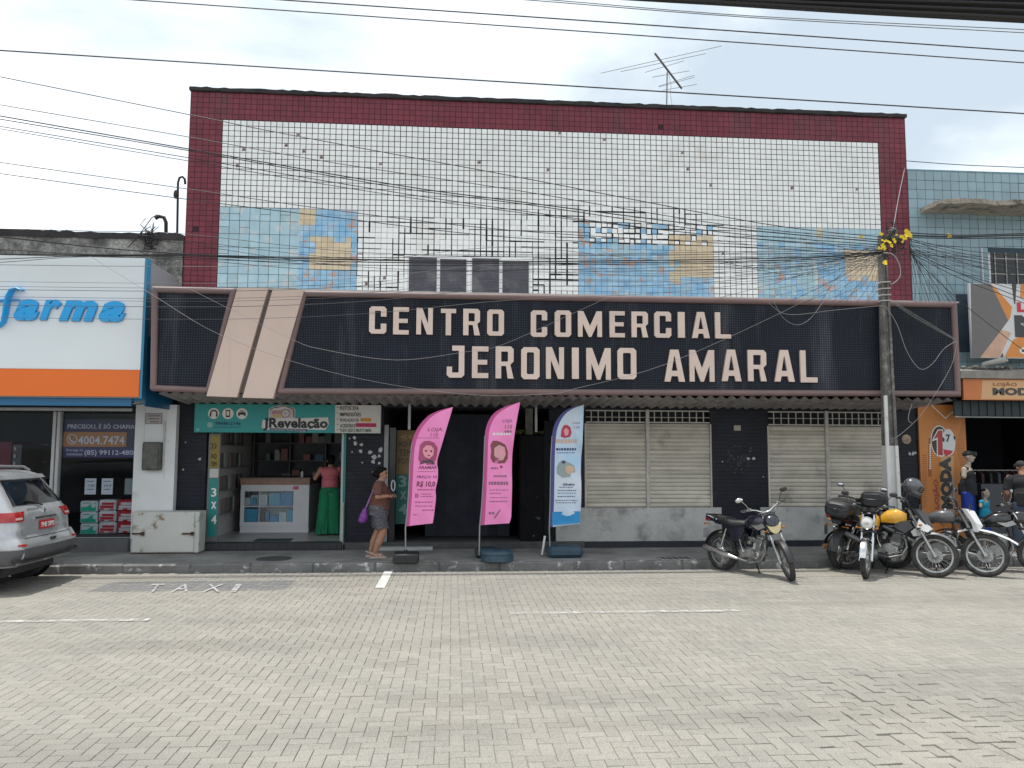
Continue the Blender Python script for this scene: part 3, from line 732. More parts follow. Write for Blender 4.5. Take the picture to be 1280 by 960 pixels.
# -- corridor entrance
M_gate = mat('dark_gate', (0.034, 0.038, 0.050), 0.6, spec=.15, var=.35, vscale=3)
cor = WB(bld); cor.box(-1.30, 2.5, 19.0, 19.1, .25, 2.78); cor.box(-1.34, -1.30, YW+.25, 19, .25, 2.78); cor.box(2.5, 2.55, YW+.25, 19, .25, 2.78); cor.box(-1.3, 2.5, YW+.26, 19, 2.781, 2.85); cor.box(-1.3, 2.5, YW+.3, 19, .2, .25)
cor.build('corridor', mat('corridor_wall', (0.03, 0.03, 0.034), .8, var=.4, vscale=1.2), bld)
wbox('door_post', mat('grey_post', (0.28, 0.28, 0.29), .5, var=.2, vscale=4), bld, X(479.5), X(485), YW-.03, YW+.04, .256, 2.45, ch=.006)
dr = wbox('door', mat('dark_door', (0.02, 0.022, 0.026), .3), bld, X(486), X(494), YW+.02, YW+.06, .256, 2.40, ch=.004)
b = WB(dr); b.tube([PY(491.5+2.2*cos(a), 607+6.5*sin(a), YW-.02) for a in [i*2*pi/16 for i in range(16)]], .012, closed=True); b.build('handle', mat('pale_plastic', (.6, .62, .66), .4), dr)
pp = wbox('poster_panel', mat('poster_ochre', (.20, .13, .055), .6, var=.25, vscale=4), bld, X(495, 600, 15.0), X(523, 600, 15.0), 15.0, 15.03, PY(508, 593, 15.0).z, PY(508, 538, 15.0).z)
pq = wbox('poster_panel', mat('poster_teal', (.015, .13, .115), .5, var=.25, vscale=4), bld, X(495, 600, 15.0), X(523, 600, 15.0), 15.0, 15.03, PY(508, 655, 15.0).z, PY(508, 593.3, 15.0).z)
M_pblack = mat('print_black', (.02, .02, .02), .6); M_pw = mat('print_white', (.75, .76, .76), .6); M_pgrey = mat('print_dim', (.16, .27, .26), .6)
text_px('lettering', 'AQUI', 498, 514, 552, 559, 15.0, M_pblack, pp); text_px('lettering', 'TEM', 499, 514, 562, 570, 15.0, M_pblack, pp); text_px('lettering', 'FOTO', 498, 516, 573, 580, 15.0, M_pblack, pp)
text_px('lettering', '<<', 501, 518, 543, 549, 15.0, mat('print_amber', (.33, .24, .08), .6), pp)
text_px('lettering', '3', 498, 508, 594.5, 609, 15.0, M_pgrey, pq, offset=.03); text_px('lettering', 'x', 500, 508, 614, 624, 15.0, M_pgrey, pq, offset=.02); text_px('lettering', '4', 498, 509, 630, 643, 15.0, M_pgrey, pq, offset=.03)
c0 = PY(512, 503, 14.7); c1 = PY(512, 537, 14.7)
b = WB(bld); b.cyl((c0.x, 14.71, c0.z), (c0.x, 14.71, c1.z), .028); b.build('conduit', mat('white_conduit', (.55, .55, .56), .5, var=.2), bld)
M_pier = mat('grimy_pier', (0.011, 0.011, 0.013), .8, spec=.12, var=.4, vscale=3, stain=(.12, .12, .12), stain_scale=4.5, stain_pos=(.66, .72))
wbox('pier', M_pier, bld, X(650), X(680), YW-.02, YW+.35, .256, 2.27, ch=.015)
wbox('post', mat('mossy_concrete', (.15, .15, .13), .95, var=.5, vscale=5), bld, X(657), X(666), YW+.02, YW+.14, 2.28, 2.99)
b = WB(bld); b.cyl((X(670), YW, PY(670, 540, YW).z), (X(670), YW, 2.98), .025); b.build('conduit', MATS['white_conduit'], bld)
ms = WB(bld)
for k in range(120):
    c = Vector((rq.uniform(X(640), X(682)), YW+rq.uniform(-.03, .2), 2.275+abs(rq.gauss(0, .03)))); d = Vector((rq.gauss(0, .03), rq.gauss(0, .03), rq.uniform(.01, .06))); e_ = Vector((rq.gauss(0, .02), rq.gauss(0, .02), 0))
    ms.add([c, c+d+e_, c+d-e_], [(0, 1, 2)])
tag(ms.build('moss', mat('moss', (.075, .085, .03), .95, rnd=.3, island=True), bld, fix=False), kind='stuff')
for k, (a, c) in enumerate(((532, 545), (545, 558), (558, 571), (571, 584), (584, 597), (597, 610), (610, 623), (623, 637))):
    b = WB(bld); xa, xb = X(a, 600, 15.6), X(c, 600, 15.6); b.add([(xa, 15.6+.07*(k % 2), .26), (xb, 15.6+.07*((k+1) % 2), .26), (xb, 15.6+.07*((k+1) % 2), 2.7), (xa, 15.6+.07*(k % 2), 2.7),
        (xa, 15.63+.07*(k % 2), .26), (xb, 15.63+.07*((k+1) % 2), .26), (xb, 15.63+.07*((k+1) % 2), 2.7), (xa, 15.63+.07*(k % 2), 2.7)], [(0, 1, 2, 3), (7, 6, 5, 4), (0, 4, 5, 1), (3, 2, 6, 7), (0, 3, 7, 4), (1, 5, 6, 2)]); b.build('gate_leaf', M_gate, bld)
wbox('door', mat('dark_green_door', (.010, .013, .015), .6, spec=.15, var=.3), bld, X(680), X(692), YW-.01, YW+.06, .256, 2.55, ch=.006)
tag(wbox('threshold_board', mat('pale_board', (.46, .46, .45), .7, var=.2, vscale=5), None, X(474, 680, 14.5), X(541, 680, 14.5), 14.42, 14.60, ZS+.002, ZS+.065, ch=.006), 'long pale board lying along the step behind the nearest pink flag', 'board')

# -- photo shop
RX0, RX1 = -4.575, -1.995
room = WB(bld); room.box(-4.62, -1.9, 18.2, 18.3, .27, 2.75); room.box(RX1, RX1+.05, YW+.25, 18.2, .27, 2.75); room.box(-4.62, -1.9, YW+.26, 18.2, 2.60, 2.68)
room.build('shop_room', mat('shop_dark_wall', (0.13, 0.133, 0.15), .7, var=.5, vscale=1.2, stain=(.20, .20, .21), stain_scale=2.2, stain_pos=(.56, .7)), bld)
fl = WB(bld); fl.box(-4.62, -1.9, YW+.004, 18.2, .2, .272); fl.build('shop_floor', add_tiles(mat('shop_floor_tile', (.48, .48, .47), .35, var=.15), .45, .45, dark=.5, offs=0.0, mort=.01, normal=False), bld)
sw = wbox('display_wall', mat('display_white', (.58, .58, .57), .5, var=.1), bld, RX0-.05, RX0, YW+.25, 18.2, .272, 2.6)
for j, z in enumerate((.7, 1.15, 1.6, 2.05)):
    wbox('shelf', mat('clear_shelf', (.24, .25, .26), .3), sw, RX0+.001, RX0+.12, YW+.3, 17.4, z, z+.015)
    for k in range(6):
        y0 = YW+.35+k*.36; wbox('frame', mat('photo_frame_%d' % ((j+k) % 3), ((.16, .16, .17), (.36, .36, .36), (.24, .19, .17))[(j+k) % 3], .5), sw, RX0+.02, RX0+.05, y0, y0+.2, z+.016, z+.30)
# side banner on the open door leaf
gd = empty('shop_door_banner', (X(265), YW+.05, .28), label='narrow upright banner, yellow over teal, at the left edge of the photo shop opening', cat='banner')
xa, xb = X(261), X(272)
wbox('leaf', mat('door_grey', (.14, .15, .15), .4), gd, xa-.035, xb+.02, YW+.035, YW+.06, .276, 2.27)
for nm, m_, yt, yb in (('yellow_print', mat('print_yellow', (.25, .18, .025), .5), 544, 585), ('white_print', mat('print_pale', (.5, .5, .48), .5), 586, 597), ('teal_print', mat('print_teal', (.014, .22, .20), .5), 598, 671)):
    wbox(nm, m_, gd, xa, xb, YW+.030, YW+.034, PY(266, yb, YW).z, PY(266, yt, YW).z)
for s_, yt, yb in (('>>', 553, 562), ('AQ', 567, 574), ('TEM', 577, 583)): text_px('lettering', s_, 263.5, 270.5, yt, yb, YW+.03, M_pblack, gd)
for s_, yt, yb in (('3', 610, 621), ('x', 627, 636), ('4', 644, 655)): text_px('lettering', s_, 264, 270.5, yt, yb, YW+.03, M_pw, gd, offset=.02)
jb = WB(bld); jb.box(X(426), X(428.6), YW+.02, YW+.08, .276, 2.3); jb.build('door_jamb', mat('aluminium_jamb', (.48, .52, .52), .4), bld)
jb = WB(bld); jb.box(X(429), X(432), YW-.03, YW+.019, .276, 2.3); jb.build('door_jamb', mat('teal_jamb', (.02, .17, .16), .5), bld)
b = WB(bld); b.cyl((X(430), YW-.08, .15), (X(430), YW-.08, 1.0), .02); b.build('pipe', M_bar, bld)
# back shelves
bs = empty('shop_shelving', (-3.3, 18.0, .28), label='dark shelving full of stock at the back of the photo shop', cat='shelving')
b = WB(bs)
for z in (.9, 1.3, 1.7, 2.1): b.box(-4.5, -2.1, 17.85, 18.18, z, z+.025)
for x in (-4.5, -3.7, -2.9, -2.12): b.box(x, x+.03, 17.85, 18.19, .28, 2.5)
b.build('rack', mat('rack_dark', (.12, .12, .13), .5), bs)
for k in range(34):
    z = rq.choice((.9, 1.3, 1.7, 2.1))+.026; x = rq.uniform(-4.4, -2.3); h = rq.uniform(.1, .3)
    wbox('goods', mat('goods_%d' % (k % 5), ((.26, .26, .28), (.42, .41, .40), (.08, .18, .30), (.32, .14, .13), (.16, .24, .20))[k % 5], .6), bs, x, x+rq.uniform(.08, .2), 17.8+rq.uniform(0, .04), 18.0, z, z+h)
# counter
ct = empty('shop_counter', (-3.64, 16.7, .272), label='white counter with wooden top and glass showcase inside the photo shop', cat='counter')
M_cw = mat('counter_white', (.68, .69, .71), .5, var=.05)
cx0, cx1, cy0 = -4.33, -2.95, 16.3
zt = PY(340, 606, cy0).z; zw = PY(340, 597.5, cy0).z
g0, g1 = X(305.5, 630, cy0), X(366.5, 630, cy0); gz0, gz1 = PY(340, 652.5, cy0).z, PY(340, 614, cy0).z
b = WB(ct); b.box(cx0, cx1, cy0+.03, cy0+.06, .272, .40); b.box(cx0, g0, cy0, cy0+.04, .40, zt); b.box(g1, cx1, cy0, cy0+.04, .40, zt); b.box(g0, g1, cy0, cy0+.04, .40, gz0); b.box(g0, g1, cy0, cy0+.04, gz1, zt)
b.box(cx1-.03, cx1, cy0+.041, cy0+1.2, .272, zt); b.box(cx0, cx0+.03, cy0+.041, cy0+1.2, .272, zt); b.box(cx0+.03, cx1-.03, cy0+.45, cy0+.48, .272, zt); b.box(g0, g1, cy0+.041, cy0+.45, gz0-.02, gz0)
b.build('carcass', M_cw, ct)
wbox('wood_band', mat('counter_wood', (.36, .22, .15), .5, var=.3, vscale=8), ct, cx0-.01, cx1+.01, cy0-.02, cy0+1.2, zt, zw-.02)
wbox('worktop', mat('counter_top', (.20, .15, .11), .4), ct, cx0-.03, cx1+.03, cy0-.04, cy0+1.22, zw-.02, zw+.006)
xm = X(324, 630, cy0); zm = PY(340, 633, cy0).z
b = WB(ct); b.box(xm-.008, xm+.008, cy0+.005, cy0+.03, gz0, gz1); b.box(g0, g1, cy0+.006, cy0+.03, zm-.008, zm+.008); b.box(g0, g1, cy0+.04, cy0+.44, zm-.008, zm+.004); b.build('muntin', M_cw, ct)
b = WB(ct); b.box(g0, g1, cy0+.012, cy0+.016, gz0, gz1); b.build('glass', glass_mat('showcase_glass', (.9, .95, .97), .04), ct)
M_bx = [mat('pack_blue', (.05, .30, .55), .4, var=.2, vscale=15), mat('pack_sky', (.12, .42, .62), .4, var=.2, vscale=15), mat('pack_white', (.62, .64, .66), .5, var=.1, vscale=15), mat('pack_black', (.03, .03, .04), .4)]
def pk(px0, px1, yt, yb, m_, d=.1, lab='blue'):
    a, c, z0, z1 = rect(px0, yt, px1, yb, cy0+.12)
    o = wbox('boxed_goods', m_, None, a, c, cy0+.12, cy0+.12+d, z0, z1, ch=.004)
    return o
gl = []
for q in ((306, 313, 622, 632, 2), (313.5, 323, 619, 632, 2), (325, 334, 618, 632, 2), (336, 350, 616, 632, 1), (350.5, 366, 615, 632, 0), (306, 322.5, 636, 652, 1), (325, 331, 636, 651, 3), (331.5, 336, 639, 651, 0), (337, 348, 644, 652, 0), (348.5, 358, 640, 652, 2), (358.5, 366, 637, 652, 1), (306, 313, 615, 621.5, 3), (316, 321, 622, 630, 1)):
    o = pk(*q[:4], M_bx[q[4]]); gl.append(o)
names = ['small white box in the upper left of the showcase', 'white and blue pack left of the upright bar, top shelf of the showcase', 'white pack just right of the upright bar, top shelf of the showcase', 'sky blue carton in the middle of the top showcase shelf', 'deep blue carton at the right end of the top showcase shelf', 'wide sky blue carton on the lower left showcase shelf', 'small black box right of the upright bar, bottom showcase shelf', 'slim deep blue box beside the small black box', 'deep blue low carton in the middle of the bottom shelf', 'white carton on the bottom showcase shelf', 'sky blue carton at the right end of the bottom shelf', 'black box on top of the small white box in the showcase', 'small sky blue label box in front of the white and blue pack']
for o, n_ in zip(gl, names): tag(o, n_, 'box', 'boxed goods in the counter showcase')
gl[12].location.y -= .05; gl[11].location.z += .004
card = wbox('card_terminal', mat('terminal', (.45, .45, .48), .4), None, X(376, 590, 16.5), X(379, 590, 16.5), 16.5, 16.54, zw+.007, zw+.13); tag(card, 'small pale card terminal standing on the right end of the counter', 'card terminal')
nt_ = wbox('notice', mat('notice_white', (.6, .58, .58), .6), None, X(366.5, 610, cy0), X(373.5, 610, cy0), cy0-.008, cy0-.001, PY(370, 612, cy0).z, PY(370, 601, cy0).z); tag(nt_, 'small white and pink notice stuck on the counter corner', 'notice')
wbox('pink_band', mat('notice_pink', (.60, .10, .20), .6), nt_, X(366.6, 610, cy0), X(373.4, 610, cy0), cy0-.011, cy0-.0085, PY(370, 611.8, cy0).z, PY(370, 608, cy0).z)
dm = MB(); q0, q1 = PZ(322, 674, .275), PZ(366, 674, .275); dm.box(q0.x, q1.x, 14.80, 15.15, .273, .285, ch=.003); tag(dm.build('door_mat', mat('mat_green', (.03, .06, .05), .95, bump=.8, bscale=90)), 'dark green door mat on the photo shop floor', 'mat')

# shop sign over the opening
ss = empty('shop_sign', (-3.1, 14.6, 2.28), label='wide teal photo shop sign with a white list panel at its right end', cat='sign')
YB = 14.58
M_teal = mat('sign_teal', (.012, .29, .28), .4, var=.12, vscale=1.5)
sx0, sxm, sx1 = X(243, 520, YB), X(418.5, 520, YB), X(476, 520, YB); sz0, sz1 = 2.285, 2.815
wbox('teal_panel', M_teal, ss, sx0, sxm, YB, YB+.12, sz0, sz1, ch=.006); wbox('white_panel', mat('sign_white', (.60, .59, .56), .5, var=.06, vscale=3), ss, sxm+.001, sx1, YB, YB+.12, sz0, sz1, ch=.006)
M_pd = mat('print_ink', (.025, .025, .03), .6); M_pc = mat('print_cream', (.72, .70, .66), .5)
def disc(px, py, r_px, Y, m_, parent, name='disc', th=.005, sx=1.0, n=28):
    c = PY(px, py, Y); r = r_px*Y/960
    b = WB(parent); b.prism([(c.x+r*sx*cos(2*pi*i/n), c.z+r*sin(2*pi*i/n)) for i in range(n)], Y-th, Y-.0005); return b.build(name, m_, parent)
def flat(pts, Y, m_, parent, name, th=.006):
    b = WB(parent); b.prism([(PY(x, y, Y).x, PY(x, y, Y).z) for x, y in pts], Y-th, Y-.0004); return b.build(name, m_, parent)
for k, px in enumerate((267.2, 285, 302.5)):
    disc(px, 516.8+.1*k, 6.7, YB, M_pc, ss, 'icon_disc')
    if k == 0:
        b = WB(ss); b.tube([PY(px+4*cos(a), 517-4*sin(a), YB-.008) for a in [pi*i/10 for i in range(11)]], .012, n=6); [b.box(PY(px+q-1, 518, YB).x, PY(px+q+1, 518, YB).x, YB-.010, YB-.0055, PY(px, 521, YB).z, PY(px, 517, YB).z) for q in (-4, 4)]; b.build('icon', M_pd, ss)
    elif k == 1:
        flat([(282.3, 512.5), (287.7, 512.5), (287.7, 521.5), (282.3, 521.5)], YB, M_pd, ss, 'icon', .0075); flat([(283.3, 514), (286.7, 514), (286.7, 519.5), (283.3, 519.5)], YB, M_pc, ss, 'icon', .009)
    else:
        flat([(297.8, 515.5), (307.2, 515.5), (307.2, 520), (297.8, 520)], YB, M_pd, ss, 'icon', .0075); flat([(299.8, 512.8), (305.2, 512.8), (305.2, 515.4), (299.8, 515.4)], YB, mat('print_grey', (.35, .35, .35), .6), ss, 'icon', .0075); flat([(299.8, 518.5), (305.2, 518.5), (305.2, 521.8), (299.8, 521.8)], YB, M_pc, ss, 'icon', .009)
text_px('lettering', '99640-2146', 269, 301, 527, 531.5, YB, mat('print_navy', (.02, .06, .16), .6), ss, offset=.02)
for k in range(9): flat([(268+k*3.8, 533.6), (270.8+k*3.8, 533.6), (270.8+k*3.8, 534.6), (268+k*3.8, 534.6)], YB, MATS['print_navy'], ss, 'small_print', .004)
disc(262.5, 531, 3.4, YB, mat('print_sage', (.22, .45, .42), .6), ss, 'icon_disc'); disc(247.5, 537, 1.8, YB, MATS['print_sage'], ss, 'icon_disc')
# logo: pale cut-out shape, camera, wordmark
flat([(336, 526), (336, 511.5), (341, 508.5), (346, 508), (349, 506.6), (358, 506.6), (361, 508.5), (366.5, 509.2), (369, 512), (369, 523), (410, 521.6), (411, 530), (407, 537.5), (383, 537), (383, 540), (331, 537.2), (327, 534), (328.5, 524.5)], YB, mat('logo_pale', (.62, .60, .58), .5), ss, 'logo_backing', .004)
flat([(337, 513), (366.5, 511), (367, 522), (337, 523.5)], YB, mat('logo_cam', (.50, .42, .42), .5), ss, 'logo_camera', .0062)
flat([(340, 513.8), (351, 513), (351, 517), (340, 517.6)], YB, mat('logo_pink', (.42, .22, .25), .5), ss, 'logo_camera', .0075); flat([(341, 518.6), (351, 518.2), (351, 521.3), (341, 521.9)], YB, mat('logo_yellow', (.55, .42, .08), .5), ss, 'logo_camera', .0075)
disc(357, 516.8, 5.4, YB, mat('logo_ring', (.24, .16, .17), .5), ss, 'logo_lens', .009); disc(357, 516.8, 4.2, YB, MATS['logo_pale'], ss, 'logo_lens', .0105); disc(357, 516.8, 2.6, YB, MATS['logo_cam'], ss, 'logo_lens', .012)
b = WB(ss); b.tube([PY(x, y, YB-.007) for x, y in ((337, 512.5), (341.5, 509.8), (347, 509.2), (350, 507.8), (357.5, 507.6), (360.5, 509.6), (365.5, 510.4), (367.3, 512.5), (367.6, 522.6))], .008, n=6); b.build('logo_outline', M_pd, ss)
text_px('lettering', 'JRevelação', 328.8, 409.5, 522.2, 538.5, YB-.006, M_pd, ss, offset=.035, thick=.003, lift=.001)
flat([(337, 535.4), (384, 536.2), (384, 539.4), (337.5, 538.8)], YB, mat('logo_navy', (.015, .04, .12), .5), ss, 'logo_strip', .0115)
text_px('lettering', 'REVELANDO BOAS EMOÇÕES', 338.5, 382.5, 535.9, 538.6, YB-.0115, M_pc, ss, thick=.001, lift=.0006)
rows = (('FOTOS 3X4', 425, 448, 507.6, 512.4, M_pd), ('IMPRESSÕES', 425, 451, 514.6, 520.4, M_pd), ('REVELAÇÃO DE', 425, 448.5, 522.2, 527.8, M_pd), ('ACESSÓRIOS', 425, 444.5, 528.8, 534.4, M_pd), ('TUDO ISSO E MUITO MAIS', 424.5, 464, 535.8, 540, M_pd))
flat([(450.5, 522.3), (464, 522.6), (464, 527.2), (450.5, 527)], YB, mat('mark_orange', (.68, .33, .06), .6), ss, 'highlight', .003); flat([(445, 528.8), (470.5, 529), (470.5, 534), (445, 533.8)], YB, mat('mark_pink', (.58, .03, .13), .6), ss, 'highlight', .003)
text_px('lettering', 'FOTOS', 451.5, 463, 523.2, 526.5, YB-.003, mat('print_rust', (.35, .12, .03), .6), ss, thick=.001); text_px('lettering', 'PARA CELULAR', 446, 469.5, 529.9, 532.9, YB-.003, mat('print_wine', (.20, .02, .06), .6), ss, thick=.001)
for s_, a, c, yt, yb, m_ in rows:
    text_px('lettering', s_, a, c, yt, yb, YB, m_, ss, thick=.002, offset=.012); disc(422, yt+1.6, .7, YB, M_pd, ss, 'bullet', .003, n=10)

# ================================================================== pharmacy on the left
ph = empty('pharmacy_building', (-9, YW, ZS), label='low pharmacy building with a white and orange front and grimy concrete parapet', cat='building')
PT = 6.03
wbox('parapet_wall', M_conc, ph, -24, -5.14, YW, 26, 2.9, PT-.01)
b = WB(ph); rough_strip(b, -24, -5.142, YW-.03, YW+.3, PT-.10, PT+.02, .02, .14); b.build('blackened_top', M_dark_edge, ph)
M_acm = mat('white_fascia', (.74, .78, .80), .3, var=.03, vscale=1.0); M_or = mat('orange_fascia', (.80, .155, .008), .35, var=.04, vscale=1.0); M_bl = mat('blue_fascia', (.012, .14, .30), .35, var=.08, vscale=1.2)
YP = 13.30; PX = -5.22
sb = wbox('sign_box', mat('sign_box_grey', (.30, .31, .32), .6), ph, -20, PX-.001, YP+.03, YW-.002, 2.83, 5.19)
xs = [-20, -13.6, -11.1, -8.6, PX-.03]
for i in range(4):
    wbox('white_panel', M_acm, sb, xs[i]+.003, xs[i+1]-.003, YP, YP+.029, 3.305, 5.215); wbox('orange_panel', M_or, sb, xs[i]+.003, xs[i+1]-.003, YP-.012, YP+.029, 2.85, 3.300)
wbox('blue_edge', mat('edge_blue', (.03, .22, .38), .35), sb, PX-.028, PX+.012, YP-.004, YP+.16, 2.82, 5.215)
wbox('grey_return', mat('return_grey', (.26, .26, .28), .6), sb, PX, PX+.008, YP+.161, YW-.004, 3.9, 5.19)
wbox('blue_return', M_bl, sb, PX, PX+.009, YP+.161, YW-.004, 2.7, 3.898)
wbox('blue_fascia', M_bl, ph, -20, -5.42, YP+.12, YP+.16, 2.70, 2.829); wbox('soffit', M_bl, ph, -20, PX, YP+.17, YW-.003, 2.795, 2.825)
b = WB(ph); xx = -7.0
b.cyl((-20, YW-.08, 2.70), (-5.9, YW-.08, 2.70), .035, n=10); b.build('white_rail', mat('rail_white', (.58, .58, .58), .5, var=.2), ph)
# letters: one solid each
M_fb = mat('letter_blue', (.012, .36, .78), .35); M_fs = mat('letter_edge', (.50, .52, .52), .5)
xp = 0
for ch, a, c, yt, yb in (('a', 17.5, 48.5, 374, 400.5), ('r', 50, 76, 374.5, 400), ('m', 74, 121, 375, 401), ('a', 123.5, 156.5, 376.5, 402)):
    fo = text_px('letter', ch, a, c, yt, yb, YP-.02, M_fb, sb, offset=.05, shear=.30, thick=.05, lift=-.02, res=4)
    text_px('letter_edge', ch, a-.6, c+1.6, yt-.3, yb+1.2, YP, M_fs, sb, offset=.062, shear=.30, thick=.03, lift=-.028, res=4)
fpts = [(29, 363), (22, 360.5), (15, 363), (11, 371), (9.2, 380), (7.6, 391), (5, 402), (0, 408), (-6, 409)]
b = WB(sb); b.tube([PY(x, y, YP-.045) for x, y in fpts], [.045, .075, .09, .10, .105, .10, .085, .06, .03], n=14, flat=.30); b.build('letter', M_fb, sb)
b = WB(sb); b.tube([PY(x, y, YP-.045) for x, y in ((-6, 377), (4, 375), (14, 374.5), (25, 375))], [.04, .05, .05, .03], n=12, flat=.40); b.build('letter', M_fb, sb)
# shop front
PLX = X(217.5, 600, 14.6)
wbox('white_pillar', mat('pillar_white', (.74, .75, .75), .6, var=.08, vscale=2, stain=(.42, .42, .41), stain_scale=2.2, stain_pos=(.58, .8)), ph, X(166, 600, 14.6), PLX, 14.60, YW+.2, ZS-.02, 2.79)
for a in (179, 206): wbox('pillar_trim', MATS['pillar_white'], ph, X(a, 540, 14.6), X(a+1.5, 540, 14.6), 14.585, 14.599, PY(190, 600 if a > 200 else 560, 14.6).z, 2.78)
wbox('plinth', mat('plinth_grey', (.15, .15, .155), .8, var=.3, vscale=3), ph, -20, X(166.5, 600, 14.6), YW-.25, YW+.2, ZS-.02, .36, ch=.01)
wbox('sill', mat('sill_dark', (.03, .032, .036), .5), ph, -20, X(166, 600, 14.6), YW-.02, YW+.12, .361, .405); wbox('sill_edge', mat('alu', (.42, .43, .44), .4), ph, -20, X(166, 600, 14.6), YW-.03, YW-.021, .345, .372)
wbox('window_head', MATS['sill_dark'], ph, -20, X(166, 600, 14.6), YW, YW+.12, 2.66, 2.82)
M_pg = glass_mat('shop_glass', (.90, .92, .94), .010)
for (a, c) in ((-20, -14.2), (-14.1, -11.5), (-11.4, -9.4), (-9.3, X(62)), (X(70.5), X(166, 600, 14.6))):
    wbox('glass_pane', M_pg, ph, a, c, YW+.05, YW+.058, .406, 2.659)
for a in (X(62.6), X(68.2), -9.32, -11.42, -14.12):
    wbox('mullion', mat('mullion_white', (.55, .55, .54), .5, var=.1), ph, a, a+.055, YW-.02, YW+.10, .406, 2.659, ch=.006)
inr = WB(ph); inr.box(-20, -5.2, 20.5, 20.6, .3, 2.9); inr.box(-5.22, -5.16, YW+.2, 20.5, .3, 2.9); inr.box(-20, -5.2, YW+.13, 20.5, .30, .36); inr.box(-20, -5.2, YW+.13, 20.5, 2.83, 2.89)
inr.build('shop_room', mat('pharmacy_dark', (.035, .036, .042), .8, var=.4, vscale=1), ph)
shv = empty('pharmacy_shelf', (-8.3, 15.6, .36), label='shelf unit with a red end panel behind the left pharmacy glass', cat='shelf')
wbox('end_panel', mat('shelf_red', (.16, .012, .03), .5), shv, -8.9, X(14, 570, 15.6), 15.6, 16.4, .362, 2.1)
wbox('cabinet', mat('shelf_grey', (.10, .10, .11), .6), shv, X(14.3, 570, 15.6), X(26, 570, 15.6), 15.62, 16.4, .362, 2.05)
for k in range(6): wbox('price_rail', mat('price_white', (.5, .5, .5), .5), shv, X(17, 570, 15.6), X(19.6, 570, 15.6), 15.60, 15.619, 2.0-.14*k-.06, 2.0-.14*k)
for k in range(5): wbox('shelf_board', MATS['shelf_grey'], shv, X(27, 570, 16.4), X(60, 570, 16.4), 16.4, 16.8, .6+.36*k, .63+.36*k)
# poster behind the glass (the square code on it is left out)
ps = empty('window_poster', (X(120, 550, 14.86), 14.86, 1.6), label='purple pharmacy poster with an orange phone number strip behind the glass', cat='poster')
YQ = 14.85
wbox('purple_sheet', mat('poster_purple', (.028, .026, .075), .5, var=.1), ps, X(79, 550, YQ), X(168, 550, YQ), YQ, YQ+.006, PY(120, 572, YQ).z, PY(120, 524, YQ).z)
wbox('orange_strip', mat('poster_orange', (.46, .19, .05), .5), ps, X(79, 550, YQ), X(158, 550, YQ), YQ-.004, YQ-.0005, PY(120, 558.5, YQ).z, PY(120, 540, YQ).z)
wbox('violet_strip', mat('poster_violet', (.05, .04, .14), .5), ps, X(79, 566, YQ), X(168, 566, YQ), YQ-.004, YQ-.0005, PY(120, 571.5, YQ).z, PY(120, 559.5, YQ).z)
M_pt = mat('poster_white', (.66, .66, .72), .5)
text_px('lettering', 'PRECISOU, É SÓ CHAMAR', 84.5, 173, 529, 536.5, YQ, M_pt, ps, thick=.002, offset=.01); text_px('lettering', '4004.7474', 97.5, 155.5, 545, 555.5, YQ-.004, M_pt, ps, thick=.002, offset=.01)
text_px('lettering', '(85) 99112-4808', 105.5, 171, 562.5, 570.5, YQ-.004, M_pt, ps, thick=.002, offset=.012)
text_px('lettering', 'Entrega na', 83, 104, 561, 564.8, YQ-.004, M_pt, ps, thick=.002); text_px('lettering', 'vizinhança', 83, 103, 566, 569.8, YQ-.004, M_pt, ps, thick=.002)
b = WB(ps); b.tube([PY(90+6*cos(a), 549+6*sin(a), YQ-.006) for a in [i*2*pi/20 for i in range(20)]], .008, n=6, closed=True); b.tube([PY(x, y, YQ-.006) for x, y in ((87, 546), (87.5, 549.5), (90, 552), (93, 552.5))], .014, n=6); b.build('phone_icon', M_pt, ps)
for (xa, xb, lab) in ((106, 120, 'white price sheet on the glass, nearest the parked car'), (127, 141, 'white price sheet on the glass above the red and white packs'), (156, 167, 'grey price sheet on the glass, half hidden by the white pillar')):
    o = wbox('price_sheet', mat('sheet_grey' if xa > 150 else 'sheet_white', (.24, .27, .27) if xa > 150 else (.62, .64, .66), .6), None, X(xa, 610, 14.84), X(xb, 610, 14.84), 14.835, 14.84, PY(110, 618, 14.84).z, PY(110, 598, 14.84).z)
    tag(o, lab, 'price sheet', 'sheets on the pharmacy glass')
    if xa < 150:
        text_px('lettering', '7,99' if xa < 120 else '19,9', xa+3.5, xb-2, 605.5, 609.5, 14.835, M_pd, o, thick=.001); wbox('rule', M_pd, o, X(xa+3, 611, 14.835), X(xb-3, 611, 14.835), 14.832, 14.8348, PY(110, 612, 14.835).z, PY(110, 611.2, 14.835).z); wbox('rule', M_pd, o, X(xa+2, 611, 14.835), X(xb-3, 611, 14.835), 14.832, 14.8348, PY(110, 602, 14.835).z, PY(110, 601.2, 14.835).z)
M_pkw = mat('pack_film_white', (.66, .66, .66), .3, var=.15, vscale=18); M_pkg = mat('pack_film_green', (.03, .42, .27), .3, var=.2, vscale=14); M_pkr = mat('pack_film_red', (.55, .04, .055), .3, var=.3, vscale=18)
rown = ('top', 'middle', 'bottom')
